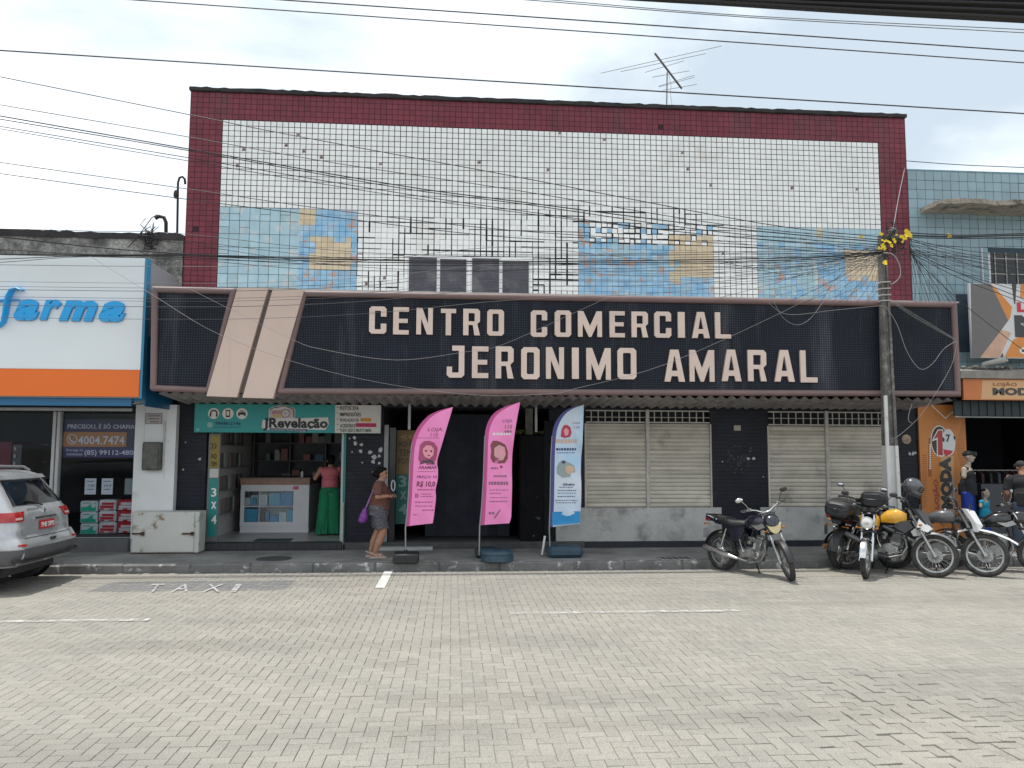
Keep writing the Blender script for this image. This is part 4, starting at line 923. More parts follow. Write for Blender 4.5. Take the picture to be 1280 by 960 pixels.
for ci, (xa, xb, col, m0, m1) in enumerate(((101, 122.5, 'green and white', M_pkw, M_pkg), (124.5, 146, 'white and red', M_pkw, M_pkr), (148, 169, 'red', M_pkr, M_pkw))):
    for r_ in range(3):
        yt = 624.5+r_*14.2+(ci == 0)*1.5; yb = yt+13.9
        pkx = empty('tissue_pack', (X((xa+xb)/2, yb, 15.0), 15.1, PY(120, yb, 15.0).z), label='%s tissue pack, %s of its stack behind the pharmacy glass' % (col, rown[r_]), cat='tissue pack', group='tissue packs stacked inside the pharmacy window')
        a, c = X(xa, yb, 15.0), X(xb, yb, 15.0); z0, z1 = PY(120, yb, 15.0).z, PY(120, yt, 15.0).z
        b = WB(pkx); b.box(a, c, 14.95, 15.25, z0, z1, ch=.022); b.build('wrap', m0, pkx)
        if ci == 0:
            b = WB(pkx); b.prism([(a+.02, z0+.02), (c-.02, z0+.02), (c-.02, z0+.17), ((a+c)/2+.06, z0+.16), ((a+c)/2-.02, z0+.10), (a+.02, z0+.09)], 14.946, 14.9495); b.build('print', m1, pkx); wbox('print', M_pkg, pkx, a+.05, c-.12, 14.946, 14.9495, z1-.045, z1-.03); disc(119 if r_ else 117, yt+6, 2.6, 14.949, M_pkw, pkx, 'print', .006)
        else:
            for q in range(2): wbox('print', m1, pkx, a+.03+.03*q, c-.04+.01*q, 14.946, 14.9495, z0+.05+.06*q, z0+.10+.055*q)
            wbox('print', m1, pkx, a+.02, a+.10, 14.944, 14.9455, z0+.02, z0+.045); wbox('print', m1, pkx, c-.12, c-.03, 14.944, 14.9455, z0+.02, z0+.04)
bench = wbox('window_bench', mat('bench_dark', (.04, .04, .045), .6), None, X(98, 660, 15.0), -5.24, 14.93, 15.4, .361, PY(120, 667.2, 15.0).z-.002); tag(bench, 'low dark ledge carrying the tissue packs', 'ledge')
# pillar fittings
mb_ = empty('meter_box', (X(188), 14.5, 1.7), label='grimy grey meter box on the white pillar', cat='meter box')
a, c, z0, z1 = rect(177, 552.5, 200, 588, 14.46)
M_mb = mat('meter_grey', (.13, .135, .115), .7, var=.45, vscale=10, stain=(.30, .30, .28), stain_scale=9, stain_pos=(.64, .70), bump=.4, bscale=30)
wbox('case', M_mb, mb_, a, c, 14.46, 14.599, z0, z1, ch=.02); wbox('door', M_mb, mb_, a+.03, c-.03, 14.448, 14.459, z0+.03, z1-.03, ch=.004)
b = WB(mb_); b.cyl((c+.02, 14.57, z0+.1), (c+.02, 14.57, 2.5), .018); b.build('conduit', MATS['white_conduit'], mb_)
np_ = empty('wall_notice', (X(192), 14.59, 2.4), label='small framed notice on the white pillar above the meter box', cat='notice')
a, c, z0, z1 = rect(182, 516.5, 202.5, 530, 14.585); wbox('plate', mat('notice_plate', (.48, .45, .44), .6, var=.15, vscale=12), np_, a, c, 14.585, 14.599, z0, z1)
b = WB(np_); b.box(a, c, 14.581, 14.5845, z0, z0+.008); b.box(a, c, 14.581, 14.5845, z1-.008, z1); b.box(a, a+.008, 14.581, 14.5845, z0+.0085, z1-.0085); b.box(c-.008, c, 14.581, 14.5845, z0+.0085, z1-.0085)
for k, (q0, q1) in enumerate(((.15, .9), (.2, .85), (.3, .8))):
    for w_ in range(6):
        t0 = q0+(q1-q0)*w_/6; b.box(a+(c-a)*t0, a+(c-a)*(t0+(q1-q0)/6*.7), 14.582, 14.5845, z1-.06-.055*k, z1-.035-.055*k)
b.build('print', mat('notice_print', (.16, .12, .12), .7), np_)
cc = empty('security_camera', PY(171, 501, 13.9), label='small white security camera under the blue pharmacy fascia', cat='camera')
p = PY(171, 501, 13.9); b = WB(cc); b.cyl(p+Vector((.04, .1, .01)), p+Vector((-.03, -.08, -.03)), .035, n=14); b.build('body', M_wframe, cc); b = WB(cc); b.cyl(p+Vector((-.03, -.08, -.03)), p+Vector((-.033, -.088, -.032)), .024, n=14); b.build('lens', M_pblack, cc); b = WB(cc); b.cyl(p+Vector((.02, .06, .0)), p+Vector((.02, .06, .12)), .012); b.build('bracket', M_wframe, cc)
# steel box by the pillar
bx = empty('steel_box', (-5.0, 14.2, ZS), label='rusty white steel box standing against the pillar on the pavement', cat='steel box')
M_steel = mat('rusty_white_steel', (.60, .60, .56), .6, var=.12, vscale=2, stain=(.24, .17, .11), stain_scale=4.5, stain_pos=(.57, .68), bump=.2, bscale=20)
wbox('body', M_steel, bx, -5.64, -4.48, 14.22, 14.59, ZS+.012, .865, ch=.012); wbox('front_panel', M_steel, bx, -5.62, -4.56, 14.19, 14.217, ZS+.03, .855, ch=.008)
M_rust = mat('rust', (.10, .05, .03), .9, var=.5, vscale=20)
for px in (175, 237):
    p = PY(px, 667, 14.18); b = WB(bx); b.box(p.x-.13, p.x+.05, 14.165, 14.189, p.z-.012, p.z+.012); b.cyl((p.x+.05, 14.17, p.z-.03), (p.x+.05, 14.17, p.z+.03), .03); b.build('latch', M_rust, bx)
wbox('base_rim', M_rust, bx, -5.63, -4.49, 14.205, 14.58, ZS, ZS+.012)

# ================================================================== clothing shop building on the right
rb = empty('clothing_shop_building', (13, YW, ZS), label='pale blue tiled building with a ragged concrete ledge above an orange shop front', cat='building')
RT = 7.76; RX = 9.30
wbox('wall', mat('blue_grout', (.055, .085, .11), .95, var=.3), rb, RX, 24, YW+.012, 26, 3.3, RT-.004)
M_rt = mat('grey_blue_tile', (.27, .385, .44), .45, var=.15, vscale=2.2, rnd=.07, stain=(.20, .29, .33), stain_scale=1.4, stain_pos=(.55, .8))
rw = (10.94, 13.5, 5.32, 6.10)
TW, TH = .185, .198
pr = None; n_ = 0; ext = WB(rb)
i = 0
while RX+i*TW < 14.0:
    x0 = RX+.004+i*TW; j = 0
    while RT-j*TH > 3.4:
        z1 = RT-j*TH; z0 = z1-TH; cx, cz = x0+TW/2, (z0+z1)/2
        if not (rw[0]-.02 < cx < rw[1] and rw[2] < cz < rw[3]) and not (cx > 10.3 and cz < 5.2 and cz > 3.95):
            if x0 < 11.6 and n_ < 290:
                if pr is None:
                    pr = MB().box(-TW/2+.004, TW/2-.004, 0, .014, -TH/2+.004, TH/2-.004, ch=.002).build('wall_tile', M_rt, rb); o = pr
                else: o = pr.copy(); COL.objects.link(o); o.parent = rb
                n_ += 1
                o.matrix_basis = shift(rb) @ Matrix.Translation((cx, YW+rt_.uniform(-.0015, .0015), cz))
            else: tile_rect(ext, x0, x0+TW, z0, z1)
        j += 1
    i += 1
tag(ext.build('wall_tiling', M_rt, rb, fix=False), kind='stuff')
wbox('coping', mat('blue_coping', (.17, .29, .35), .8, var=.3), rb, RX, 24, YW-.004, YW+.3, RT-.003, RT+.03)
def ledge(b):
    rr = random.Random(2)
    nu, nv = 40, 6
    top = []; bot = []
    def f(u, v):
        x = 9.50+u*6; y0 = 14.03+.04*sin(u*40)+rr.uniform(-.02, .02); y = YW-.002+(y0-YW)*v
        return (x+(.04*rr.random() if u == 0 else 0), y, 6.86+rr.uniform(-.012, .012)-.01*v)
    G = [[f(i/nu, j/nv) for i in range(nu+1)] for j in range(nv+1)]
    vs = [p for r_ in G for p in r_]; m_ = len(vs)
    vs += [(p[0], p[1], 6.94+rr.uniform(-.015, .02)) for p in vs]
    w_ = nu+1; fs = []
    for j in range(nv):
        for i_ in range(nu):
            a = j*w_+i_; fs.append((a, a+1, a+w_+1, a+w_)); fs.append((m_+a, m_+a+w_, m_+a+w_+1, m_+a+1))
    for i_ in range(nu): a = nv*w_+i_; fs.append((a, a+1, m_+a+1, m_+a))
    for j in range(nv): a = j*w_; fs.append((a, a+w_, m_+a+w_, m_+a)); a += nu; fs.append((a, m_+a, m_+a+w_, a+w_))
    b.add(vs, fs)
wpart('concrete_ledge', mat('ledge_concrete', (.36, .32, .27), .95, var=.35, vscale=4, stain=(.06, .055, .045), stain_scale=2.6, stain_pos=(.54, .70), grain=.3, gscale=30, bump=1.0, bscale=12), rb, ledge)
wi = wbox('window', M_wframe, rb, rw[0]+.02, rw[0]+.06, YW-.01, YW+.011, rw[2]+.02, rw[3]-.03)
wbox('pane', mat('window_dark', (.02, .024, .028), .25), wi, rw[0]+.061, rw[1]-.05, YW+.002, YW+.0115, rw[2]+.02, rw[3]-.03)
for k in range(9): b = WB(wi); b.box(rw[0]+.15+k*.24, rw[0]+.165+k*.24, YW-.02, YW-.012, rw[2]+.02, rw[3]-.03); b.build('bar', M_bar, wi)
for z in (5.62, 5.94): b = WB(wi); b.box(rw[0]+.07, rw[1]-.06, YW-.0115, YW-.004, z, z+.014); b.build('bar', M_bar, wi)
b = WB(rb); q = PY(1226, 300, YW); b.box(q.x-.01, q.x+.01, YW-.02, YW-.002, 5.3, 6.16); b.build('white_pipe', M_wframe, rb)
# the upper banner
ub = empty('shop_banner', (11.0, 14.3, 3.83), label='large grey and orange banner board over the clothing shop, cut by the frame', cat='banner')
YU = 14.28
x0, x1 = X(1213, 400, YU), 13.2; z0, z1 = PY(1240, 447.5, YU).z, PY(1240, 354.5, YU).z
wbox('board', mat('banner_white', (.66, .66, .67), .5, var=.05), ub, x0, x1, YU, YU+.05, z0, z1)
M_bg = mat('banner_grey', (.165, .155, .155), .5, var=.08); M_bo = mat('banner_orange', (.72, .27, .06), .5, var=.12, vscale=3); M_bp = mat('banner_peach', (.68, .42, .30), .5, var=.2, vscale=3); M_bd = mat('banner_dark', (.05, .055, .055), .5)
flat([(1213.2, 354.8), (1238, 354.6), (1260, 401), (1252, 412), (1225, 447), (1215, 447)], YU, M_bg, ub, 'print', .003)
flat([(1238.3, 354.6), (1247, 363), (1265, 384), (1263, 396), (1260.2, 401)], YU, M_bo, ub, 'print', .004)
flat([(1225.3, 447), (1252, 412.2), (1264, 416), (1249, 447)], YU, M_bp, ub, 'print', .004)
flat([(1255, 447), (1267, 424), (1282, 419), (1310, 421), (1310, 447)], YU, M_bo, ub, 'print', .004); flat([(1250, 446.8), (1253.3, 441), (1254.5, 446.8)], YU, M_bd, ub, 'print', .004)
flat([(1264.5, 354.7), (1270.5, 354.8), (1269, 380), (1267.8, 380)], YU, M_bd, ub, 'print', .004); flat([(1276, 355), (1300, 355), (1300, 372), (1275, 372)], YU, M_bo, ub, 'print', .004)
text_px('lettering', 'L', 1271.5, 1283, 378, 390, YU-.002, mat('print_red', (.55, .03, .05), .5), ub, offset=.06, thick=.003)
text_px('lettering', 'M', 1269, 1306, 394, 421.5, YU-.002, M_bd, ub, offset=.07, thick=.003)
disc(1283, 438.5, 5, YU, M_pw, ub, 'print', .006, sx=2.0); flat([(1277, 437), (1286, 437), (1286, 440), (1277, 440)], YU, M_bd, ub, 'small_print', .008)
# header with roof edge
YH = 14.0
hd = empty('shop_header', (11, YH, 2.95), label='orange shop header board with LOJÃO MODA under a grey roof edge', cat='sign')
hx0 = X(1204, 480, YH); M_ho = mat('header_orange', (.60, .19, .055), .5, var=.15, vscale=2)
wbox('board', M_ho, hd, hx0, 14, YH, YH+.05, PY(1240, 500, YH).z, PY(1240, 474, YH).z)
flat([(1226, 499), (1228, 475.5), (1310, 475.5), (1310, 499)], YH, mat('header_pale', (.62, .36, .18), .5), hd, 'print', .002)
text_px('lettering', 'LOJÃO', 1241.5, 1271, 477.5, 483.5, YH-.002, mat('print_brown', (.20, .08, .04), .5), hd, offset=.01, thick=.003)
text_px('lettering', 'MODA', 1241, 1301, 484.5, 494, YH-.002, M_bd, hd, offset=.05, thick=.003)
b = WB(hd)
za = PY(1240, 473.4, YH).z; zb = PY(1240, 461, YH).z
b.add([(hx0-.08, YH-.06, za), (14, YH-.06, za), (14, YH-.06, zb-.02), (hx0-.08, YH-.06, zb-.05), (hx0-.08, YW-.01, za+.05), (14, YW-.01, za+.05), (14, YW-.01, zb+.12), (hx0-.08, YW-.01, zb+.09)], [(0, 1, 2, 3), (4, 7, 6, 5), (3, 2, 6, 7), (0, 4, 5, 1), (0, 3, 7, 4), (1, 5, 6, 2)])
b.build('roof_edge', mat('roof_sheet', (.30, .28, .25), .8, var=.3, vscale=5), hd)
rub = WB(hd); rr = random.Random(6)
for k in range(60):
    xx = rr.uniform(hx0-.05, hx0+1.2); r_ = rr.uniform(.02, .05); rub.ell((xx, YH+rr.uniform(.0, .4), zb+.02+r_*.5), (r_, r_, r_*.8), n=6, m=4)
tag(rub.build('rubble', M_conc, hd), kind='stuff')
pi_ = MB(); p = PY(1247, 452, 14.1); pi_.cyl(p+Vector((-.12, .25, -.04)), p+Vector((.12, -.1, .04)), .055, n=18, caps=False); pi_.cyl(p+Vector((.12, -.1, .04)), p+Vector((-.12, .25, -.04)), .045, n=18, caps=False)
tag(pi_.build('plastic_pipe', mat('pipe_white', (.55, .55, .52), .5)), 'short white pipe lying on the roof edge under the banner', 'pipe')
# rolled shutter and dark interior
rs = WB(rb)
for k in range(26): xx = hx0+.02+k*.17; rs.box(xx, xx+.085, YH+.315, YH+.36, PY(1240, 520, YH+.3).z, 2.98); rs.box(xx+.085, xx+.17, YH+.33, YH+.36, PY(1240, 520, YH+.3).z, 2.98)
rs.build('shutter_box', mat('shutter_teal', (.016, .034, .040), .5, var=.3), rb)
b = WB(rb); z = PY(1240, 521.5, YH+.28).z; b.cyl((hx0, YH+.28, z), (14, YH+.28, z), .014); b.build('white_tube', mat('tube_grey', (.26, .28, .28), .5), rb)
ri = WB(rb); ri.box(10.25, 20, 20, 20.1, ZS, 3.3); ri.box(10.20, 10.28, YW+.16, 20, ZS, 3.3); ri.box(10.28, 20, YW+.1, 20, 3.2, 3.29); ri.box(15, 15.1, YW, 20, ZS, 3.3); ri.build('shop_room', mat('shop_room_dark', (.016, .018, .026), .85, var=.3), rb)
ri = WB(rb); ri.box(10.28, 15, YW-.05, 20, ZS-.05, ZS+.03); ri.build('shop_floor', mat('shop_floor_grey', (.10, .10, .10), .6), rb)
wbox('side_wall', M_black_tile, rb, 9.29, 10.27, YW, YW+.15, ZS-.05, 3.3)
rk_ = empty('clothes_rail', (12, 17, ZS), label='rail of dim hanging clothes deep inside the right hand shop', cat='clothes rail')
b = WB(rk_); b.cyl((11.0, 17, 1.55), (13.5, 17, 1.55), .015); b.cyl((11.0, 17, ZS+.03), (11.0, 17, 1.55), .015); b.cyl((13.5, 17, ZS+.03), (13.5, 17, 1.55), .015); b.build('rail', M_bar, rk_)
for k in range(12):
    xx = 11.1+k*.2; b = WB(rk_); b.prism([(-.2, .0), (-.22, -.7), (.22, -.7), (.2, .0), (.05, .06), (-.05, .06)], -.03, .03, plane='yz', M=None)
    b.M = shift(rk_) @ Matrix.Translation((xx, 17, 1.48)); bb = MB(b.M); bb.prism([(-.2, .0), (-.22, -.7), (.22, -.7), (.2, .0), (.05, .06), (-.05, .06)], -.03, .03, plane='yz'); bb.build('garment', mat('garment_%d' % (k % 4), ((.05, .06, .09), (.08, .05, .05), (.04, .05, .05), (.10, .10, .11))[k % 4], .9), rk_)
wbox('counter', mat('grey_counter', (.07, .075, .09), .6), rk_, X(1226, 600, 16.0), X(1262, 600, 16.0), 16.0, 16.5, ZS+.03, PY(1240, 605, 16.0).z)
# orange side panel
op = empty('side_banner', (9.78, YW, .2), label='tall orange banner with upright LOJÃO MODA lettering beside the shop entrance', cat='banner')
YO = 14.70
wbox('sheet', mat('side_orange', (.56, .21, .05), .5, var=.15, vscale=1.6), op, X(1149.5, 560, YO), X(1208, 560, YO), YO, YO+.045, .2, PY(1180, 506, YO).z)
M_ol = mat('side_line', (.62, .50, .38), .5); M_ob = mat('side_bar', (.30, .10, .03), .5)
b = WB(op)
def ribbon(b, pts, w, Y): [b.cyl(PY(*pts[i], Y), PY(*pts[i+1], Y), w, n=6) for i in range(len(pts)-1)]
ribbon(b, [(1164, 506.5), (1182, 523), (1189, 515.3), (1205, 512.5)], .012, YO-.002); ribbon(b, [(1190, 515.6), (1205, 518.5)], .012, YO-.002); b.build('zigzag', M_pc, op)
flat([(1191, 515.3), (1204.5, 513.3), (1204.5, 517.2)], YO, M_bd, op, 'print', .004)
for k in range(30):
    y = 527+k*2.2; w_ = 12-9*abs(k-14)/16.0
    flat([(1206.5-w_, y), (1206.5, y+.6), (1206.5, y+1.5), (1206.5-w_, y+.9)], YO, M_ob, op, 'stripe', .002)
for k in range(26):
    y = 569+k*2.6; flat([(1152.3, y), (1158.5, y-.8), (1158.5, y+.2), (1152.3, y+1)], YO, M_ob, op, 'stripe', .002)
disc(1174.5, 551.5, 20.5, YO, M_pc, op, 'emblem', .004, sx=.60); disc(1174.5, 551.5, 19.3, YO, mat('emblem_dark', (.045, .03, .03), .5), op, 'emblem', .0055, sx=.58)
disc(1185.5, 553, 17.5, YO, M_pc, op, 'emblem', .007, sx=.52); disc(1185.8, 553, 16.3, YO, mat('emblem_white', (.62, .64, .66), .5), op, 'emblem', .0085, sx=.48)
flat([(1178.5, 561.5), (1191, 563.5), (1188, 568), (1183, 569.3), (1179.5, 566)], YO, MATS['print_red'], op, 'emblem', .0095)
flat([(1165, 551.5), (1166, 547.5), (1172, 536.8), (1178.6, 536.8), (1179.2, 570.8), (1170.8, 570.2), (1170.6, 549.5)], YO, M_pc, op, 'numeral', .0095); flat([(1166.3, 549.5), (1172.6, 538), (1177.6, 538), (1178.2, 569.3), (1172, 568.8), (1171.8, 546.8)], YO, mat('emblem_red', (.38, .045, .05), .5), op, 'numeral', .0115)
text_px('lettering', '7', 1182.5, 1188, 543, 552.5, YO-.009, mat('emblem_green', (.02, .05, .05), .5), op, offset=.03, thick=.002); flat([(1178, 546), (1180.5, 548.5), (1180, 553), (1177.5, 551)], YO, MATS['emblem_green'], op, 'emblem', .0105); flat([(1192, 544), (1194.5, 547), (1193, 550), (1191.5, 548)], YO, MATS['emblem_green'], op, 'emblem', .0105)
def vtext(s_, xl, xr, yt, yb, m_, Y, **k):
    a = PY(xr, yb, Y); b_ = PY(xr, yt, Y); c_ = PY(xl, yb, Y); b_.x = a.x; c_.z = a.z
    return text_fit('lettering', s_, a, b_, c_, m_, op, **k)
flat([(1176, 570), (1192, 570), (1193, 650), (1175, 650)], YO, mat('side_pale', (.58, .34, .16), .5), op, 'print', .002)
flat([(1189.5, 598), (1192.5, 598), (1193.5, 650), (1189.5, 650)], YO, mat('side_grey', (.40, .36, .33), .5), op, 'print', .0024)
vtext('MODA', 1176.5, 1191.5, 571, 636, M_bd, YO-.002, offset=.07, thick=.003); vtext('LOJÃO', 1167.5, 1175, 599, 636, mat('print_crimson', (.33, .05, .06), .5), YO-.002, offset=.02, thick=.003)
flat([(1160.8, 547), (1165, 547), (1164.5, 596), (1160, 596)], YO, M_ob, op, 'print', .002); 
for k in range(12):
    y = 555+k*2.7; flat([(1161.6, y), (1163.9, y), (1163.9, y+1.7), (1161.6, y+1.7)], YO, M_pc, op, 'small_print', .004)

# ================================================================== pole, cables, roof antenna
M_pole = mat('pole_concrete', (.17, .16, .15), .95, var=.5, vscale=5, stain=(.26, .25, .24), stain_scale=6, stain_pos=(.55, .68), grain=.3, gscale=40, bump=.7, bscale=25)
M_polew = mat('pole_whitewash', (.62, .62, .60), .8, var=.1, vscale=4, stain=(.35, .34, .32), stain_scale=6, stain_pos=(.62, .74))
YPO = 12.99
po = empty('utility_pole', (PY(1110, 500, YPO).x, YPO, ZS), label='weathered concrete utility pole with a whitewashed foot and crowded top', cat='utility pole')
pxc = PY(1110, 500, YPO).x
zw0 = PY(1110, 557, YPO).z
def pole_section(b, z0, z1, w0, w1):
    for (a, c, d, e_) in ((-1, -.45, -1, 1), (.45, 1, -1, 1), (-.45, .45, -.55, .55)):
        vs = []
        for z, w in ((z0, w0), (z1, w1)):
            for q in (d, e_):
                for r_ in (a, c): vs.append((pxc+r_*w, YPO+q*w*.95, z))
        b.add(vs, [(0, 2, 3, 1), (4, 5, 7, 6), (0, 1, 5, 4), (2, 6, 7, 3), (0, 4, 6, 2), (1, 3, 7, 5)])
def wz(z): return .118-.011*(z-ZS)
b = WB(po); pole_section(b, zw0, 5.85, wz(zw0), wz(5.85)); b.build('shaft', M_pole, po)
b = WB(po); pole_section(b, ZS-.1, zw0-.001, wz(0)+.004, wz(zw0)+.004); b.build('whitewashed_foot', M_polew, po)
b = WB(po); b.box(pxc-.135, pxc-.085, YPO-.13, YPO-.09, ZS, PY(1104, 495, YPO).z); b.build('conduit', M_polew, po)
for py in (354, 362, 370, 377):
    z = PY(1110, py, YPO).z; b = WB(po); w = wz(z)+.012; b.tube([(pxc-w, YPO-w, z), (pxc+w, YPO-w, z+.01), (pxc+w, YPO+w, z), (pxc-w, YPO+w, z+.01)], .011, n=6, closed=True); b.build('strap', M_bar, po)
p = PY(1116, 290, YPO); b = WB(po); b.ell(p, (.085, .085, .09), n=10, m=7); b.box(p.x-.16, p.x+.14, YPO-.10, YPO+.06, p.z-.16, p.z-.07, ch=.02); b.build('pole_head', M_pole, po)
b = WB(po)
for k in range(26):
    a = rq.uniform(0, 6.3); q = Vector((p.x+rq.gauss(-.02, .09), YPO-.10+rq.gauss(0, .05), p.z-.25+rq.gauss(0, .13))); r_ = rq.uniform(.04, .12)
    b.tube([q+Vector((r_*cos(a+t), rq.uniform(-.03, .03), r_*sin(a+t))) for t in [i*.7 for i in range(8)]], .007, n=5)
b.build('coiled_cable', mat('cable_black', (.018, .018, .02), .6), po)
M_tagy = mat('tag_yellow', (.85, .62, .02), .5, rnd=.15, var=.2, vscale=30)
rg = random.Random(14)
def cable_tag(px, py, s, Y, label, group=None):
    c = PY(px, py, Y); b = MB()
    for k in range(5):
        a = rg.uniform(0, 6.28); d = Vector((cos(a), rg.uniform(-.5, .1), sin(a)))*s*rg.uniform(.6, 1.1); e_ = Vector((-sin(a), rg.uniform(-.3, .3), cos(a)))*s*.45
        b.add([e_*.4, d*.6+e_, d+e_*.2, d*.7-e_, -e_*.4, Vector((0, .006, 0))+e_*.4, d*.6+e_+Vector((0, .006, 0)), d+e_*.2+Vector((0, .006, 0)), d*.7-e_+Vector((0, .006, 0)), -e_*.4+Vector((0, .006, 0))], [(0, 1, 2, 3, 4), (9, 8, 7, 6, 5), (0, 5, 6, 1), (1, 6, 7, 2), (2, 7, 8, 3), (3, 8, 9, 4)])
    o = b.build('cable_tag', M_tagy); o.location = c
    tag(o, label, 'cable tag', group)
for px, py, s in ((1101, 294, .05), (1107, 301, .045), (1104, 307, .06), (1100, 311, .05), (1114, 308, .05), (1118, 301, .05), (1127, 297, .06), (1133, 292, .08), (1137, 294, .06), (1111, 303, .04), (1131, 299, .05), (1106, 311, .04), (1121, 294, .03), (1103, 300, .03), (1128, 302, .03)):
    cable_tag(px, py, s, YPO-.2, 'crumpled yellow tag bunched with others round the pole head', 'yellow tags bunched at the pole head')
cable_tag(1106, 328, .06, YPO-.18, 'crumpled yellow tag hanging alone on the pole below the bunch')
cable_tag(1186, 295, .045, 12.9, 'small yellow tag on the cables right of the pole')
cable_tag(1078, 296, .05, 12.9, 'yellow tag on a cable just left of the pole, over the blue panel')

M_cab = [MATS['cable_black'], mat('cable_grey', (.10, .10, .105), .6), mat('cable_pale', (.30, .285, .285), .6)]
def cable(pts, r=.007, m=0, Y=12.9, label=None, group=None, ext=(False, False), n=5):
    P = []
    for p in pts: P.append(PY(p[0], p[1], p[2] if len(p) > 2 else Y))
    if ext[0]: P.insert(0, P[0]+(P[0]-P[1]).normalized()*3.5)
    if ext[1]: P.append(P[-1]+(P[-1]-P[-2]).normalized()*3.5)
    if len(P) > 2:      # Catmull-Rom through the surveyed points
        Q = []
        for i in range(len(P)-1):
            p0 = P[max(i-1, 0)]; p1 = P[i]; p2 = P[i+1]; p3 = P[min(i+2, len(P)-1)]
            for k in range(6):
                t = k/6; Q.append(.5*((2*p1)+(p2-p0)*t+(2*p0-5*p1+4*p2-p3)*t*t+(3*p1-p0-3*p2+p3)*t**3))
        P = Q+[P[-1]]
    b = MB(); b.tube(P, r, n=n); o = b.build('overhead_cable', M_cab[m], fix=False)
    tag(o, label or 'thin cable', 'cable', group)
E2 = (True, True)
cable([(0, 63), (640, 103), (1280, 142)], .012, 0, 12.4, 'lowest black cable crossing the whole sky just above the maroon parapet', ext=E2)
cable([(170, 0), (640, 33), (1280, 78.5)], .010, 0, 12.2, 'thin black cable across the sky, next above the one skimming the parapet', ext=E2)
cable([(355, 0), (640, 19.5), (1280, 64)], .011, 0, 12.0, 'black cable across the sky, second above the one skimming the parapet', ext=E2)
cable([(660, 0), (940, 22), (1280, 41)], .007, 1, 11.8, 'thin grey cable close under the thick bundle, the lower of a pair', 'pair of thin cables under the bundle', ext=E2)
cable([(690, 0), (940, 20), (1280, 37)], .007, 1, 11.8, 'thin grey cable close under the thick bundle, the upper of a pair', 'pair of thin cables under the bundle', ext=E2)
for k in range(16):
    o_ = -k*2.1
    cable([(560, -14+o_*.5), (830, 2+o_*.55+rg.uniform(-.8, .8)), (1060, 16.5+o_*.8+rg.uniform(-.6, .6)), (1280, 28+o_)], .0085 if k else .0065, 0, 4.72-.02*(k % 4), 'black cable packed in the thick bundle at the upper right edge', 'thick cable bundle overhead', ext=E2)
cable([(1131, 201, 14.5), (1200, 206, 14.3), (1280, 209.5, 14.1)], .008, 0, 14.5, 'single dark cable running right from the corner of the maroon parapet', ext=(False, True))
NTH = ['topmost', 'second from the top', 'third from the top', 'fourth from the top', 'fourth from the bottom', 'third from the bottom', 'second from the bottom', 'lowest']
gB = 'cables strung from the left to the crowded pole'
lB = 'dark cable slanting across the white tiles to the crowded pole top'
ends = [(1100, 296), (1102, 300), (1104, 303), (1101, 306), (1103, 309), (1100, 312), (1104, 314), (1102, 318)]
for k, (pts, r) in enumerate((([(0, 96), (240, 144), (370, 170), (640, 220), (950, 279)], .008), ([(0, 131), (240, 172), (420, 204), (640, 237), (900, 280)], .007), ([(0, 145), (240, 187), (500, 232), (640, 251), (900, 284)], .010), ([(0, 149), (240, 189), (500, 235), (660, 256), (900, 290)], .008),
        ([(0, 158), (240, 198), (460, 235), (640, 262), (880, 293)], .007), ([(0, 161), (240, 202), (440, 236), (620, 262), (860, 291)], .006), ([(0, 203), (240, 237), (420, 263), (640, 288), (900, 304)], .007), ([(0, 217), (240, 250), (420, 272), (640, 297), (900, 308)], .007))):
    cable(pts+[ends[k]], r, 0, 12.8, 'dark cable slanting over the white tiles, %s of eight' % NTH[k], gB, ext=(True, False))
gC = 'low cable bundle over the pharmacy parapet'
for k, (pts, r) in enumerate((([(0, 296), (90, 306), (180, 314), (330, 322), (640, 327), (1000, 322)], .011), ([(0, 318), (110, 319), (240, 320), (420, 327), (680, 329), (1000, 325)], .009), ([(0, 324), (110, 320), (240, 322), (420, 331), (700, 331), (1000, 327)], .007), ([(0, 328), (110, 321), (240, 325), (420, 338), (680, 337), (1000, 330)], .005),
        ([(0, 312), (110, 318), (240, 318.5), (420, 322), (680, 320), (1000, 317)], .006), ([(0, 286), (120, 289), (225, 292), (460, 316), (700, 318), (1000, 314)], .005), ([(0, 289), (120, 292), (225, 300), (460, 325), (700, 324), (1000, 320)], .004), ([(0, 292), (120, 294), (225, 304), (440, 333), (700, 340), (1000, 333)], .004))):
    cable(pts+[(1104, 314+k)], r, 0, 12.85, 'dark cable in the low bundle along the pharmacy parapet, %s of eight' % (NTH[(5, 6, 7, 4, 3, 0, 1, 2)[k]].replace('lowest', 'lowest')), gC, ext=(True, False))
gD = 'grey cables across the pharmacy letters'
for k, y in enumerate((331, 352, 358, 362, 371, 374.5, 381.5, 397)):
    cable([(0, y), (190, y+2), (330, y+1), (470, y-6), (640, y-22), (860, y*.55+145), (1104, 318+k*2)], .0035 if k % 3 else .005, 1, 12.8, 'thin grey cable across the pharmacy front, %s of eight' % NTH[k], gD, ext=(True, False))
cable([(112, 320), (190, 368), (272, 417), (380, 456), (490, 481), (600, 494), (690, 492), (718, 486), (830, 456), (980, 389), (1050, 348), (1102, 318)], .0032, 2, 12.75, 'pale cable sagging in one long bow below the sign letters')
cable([(235, 360), (360, 422), (405, 437), (495, 450), (580, 440), (630, 430), (740, 381), (830, 343), (1000, 318), (1102, 314)], .0026, 2, 12.7, 'thin pale cable sagging between the two lines of sign letters')
cable([(965, 372), (978, 396), (995, 406), (1012, 399), (1030, 376), (1056, 340)], .003, 2, 12.7, 'short pale cable loop hanging over the sign left of the pole')
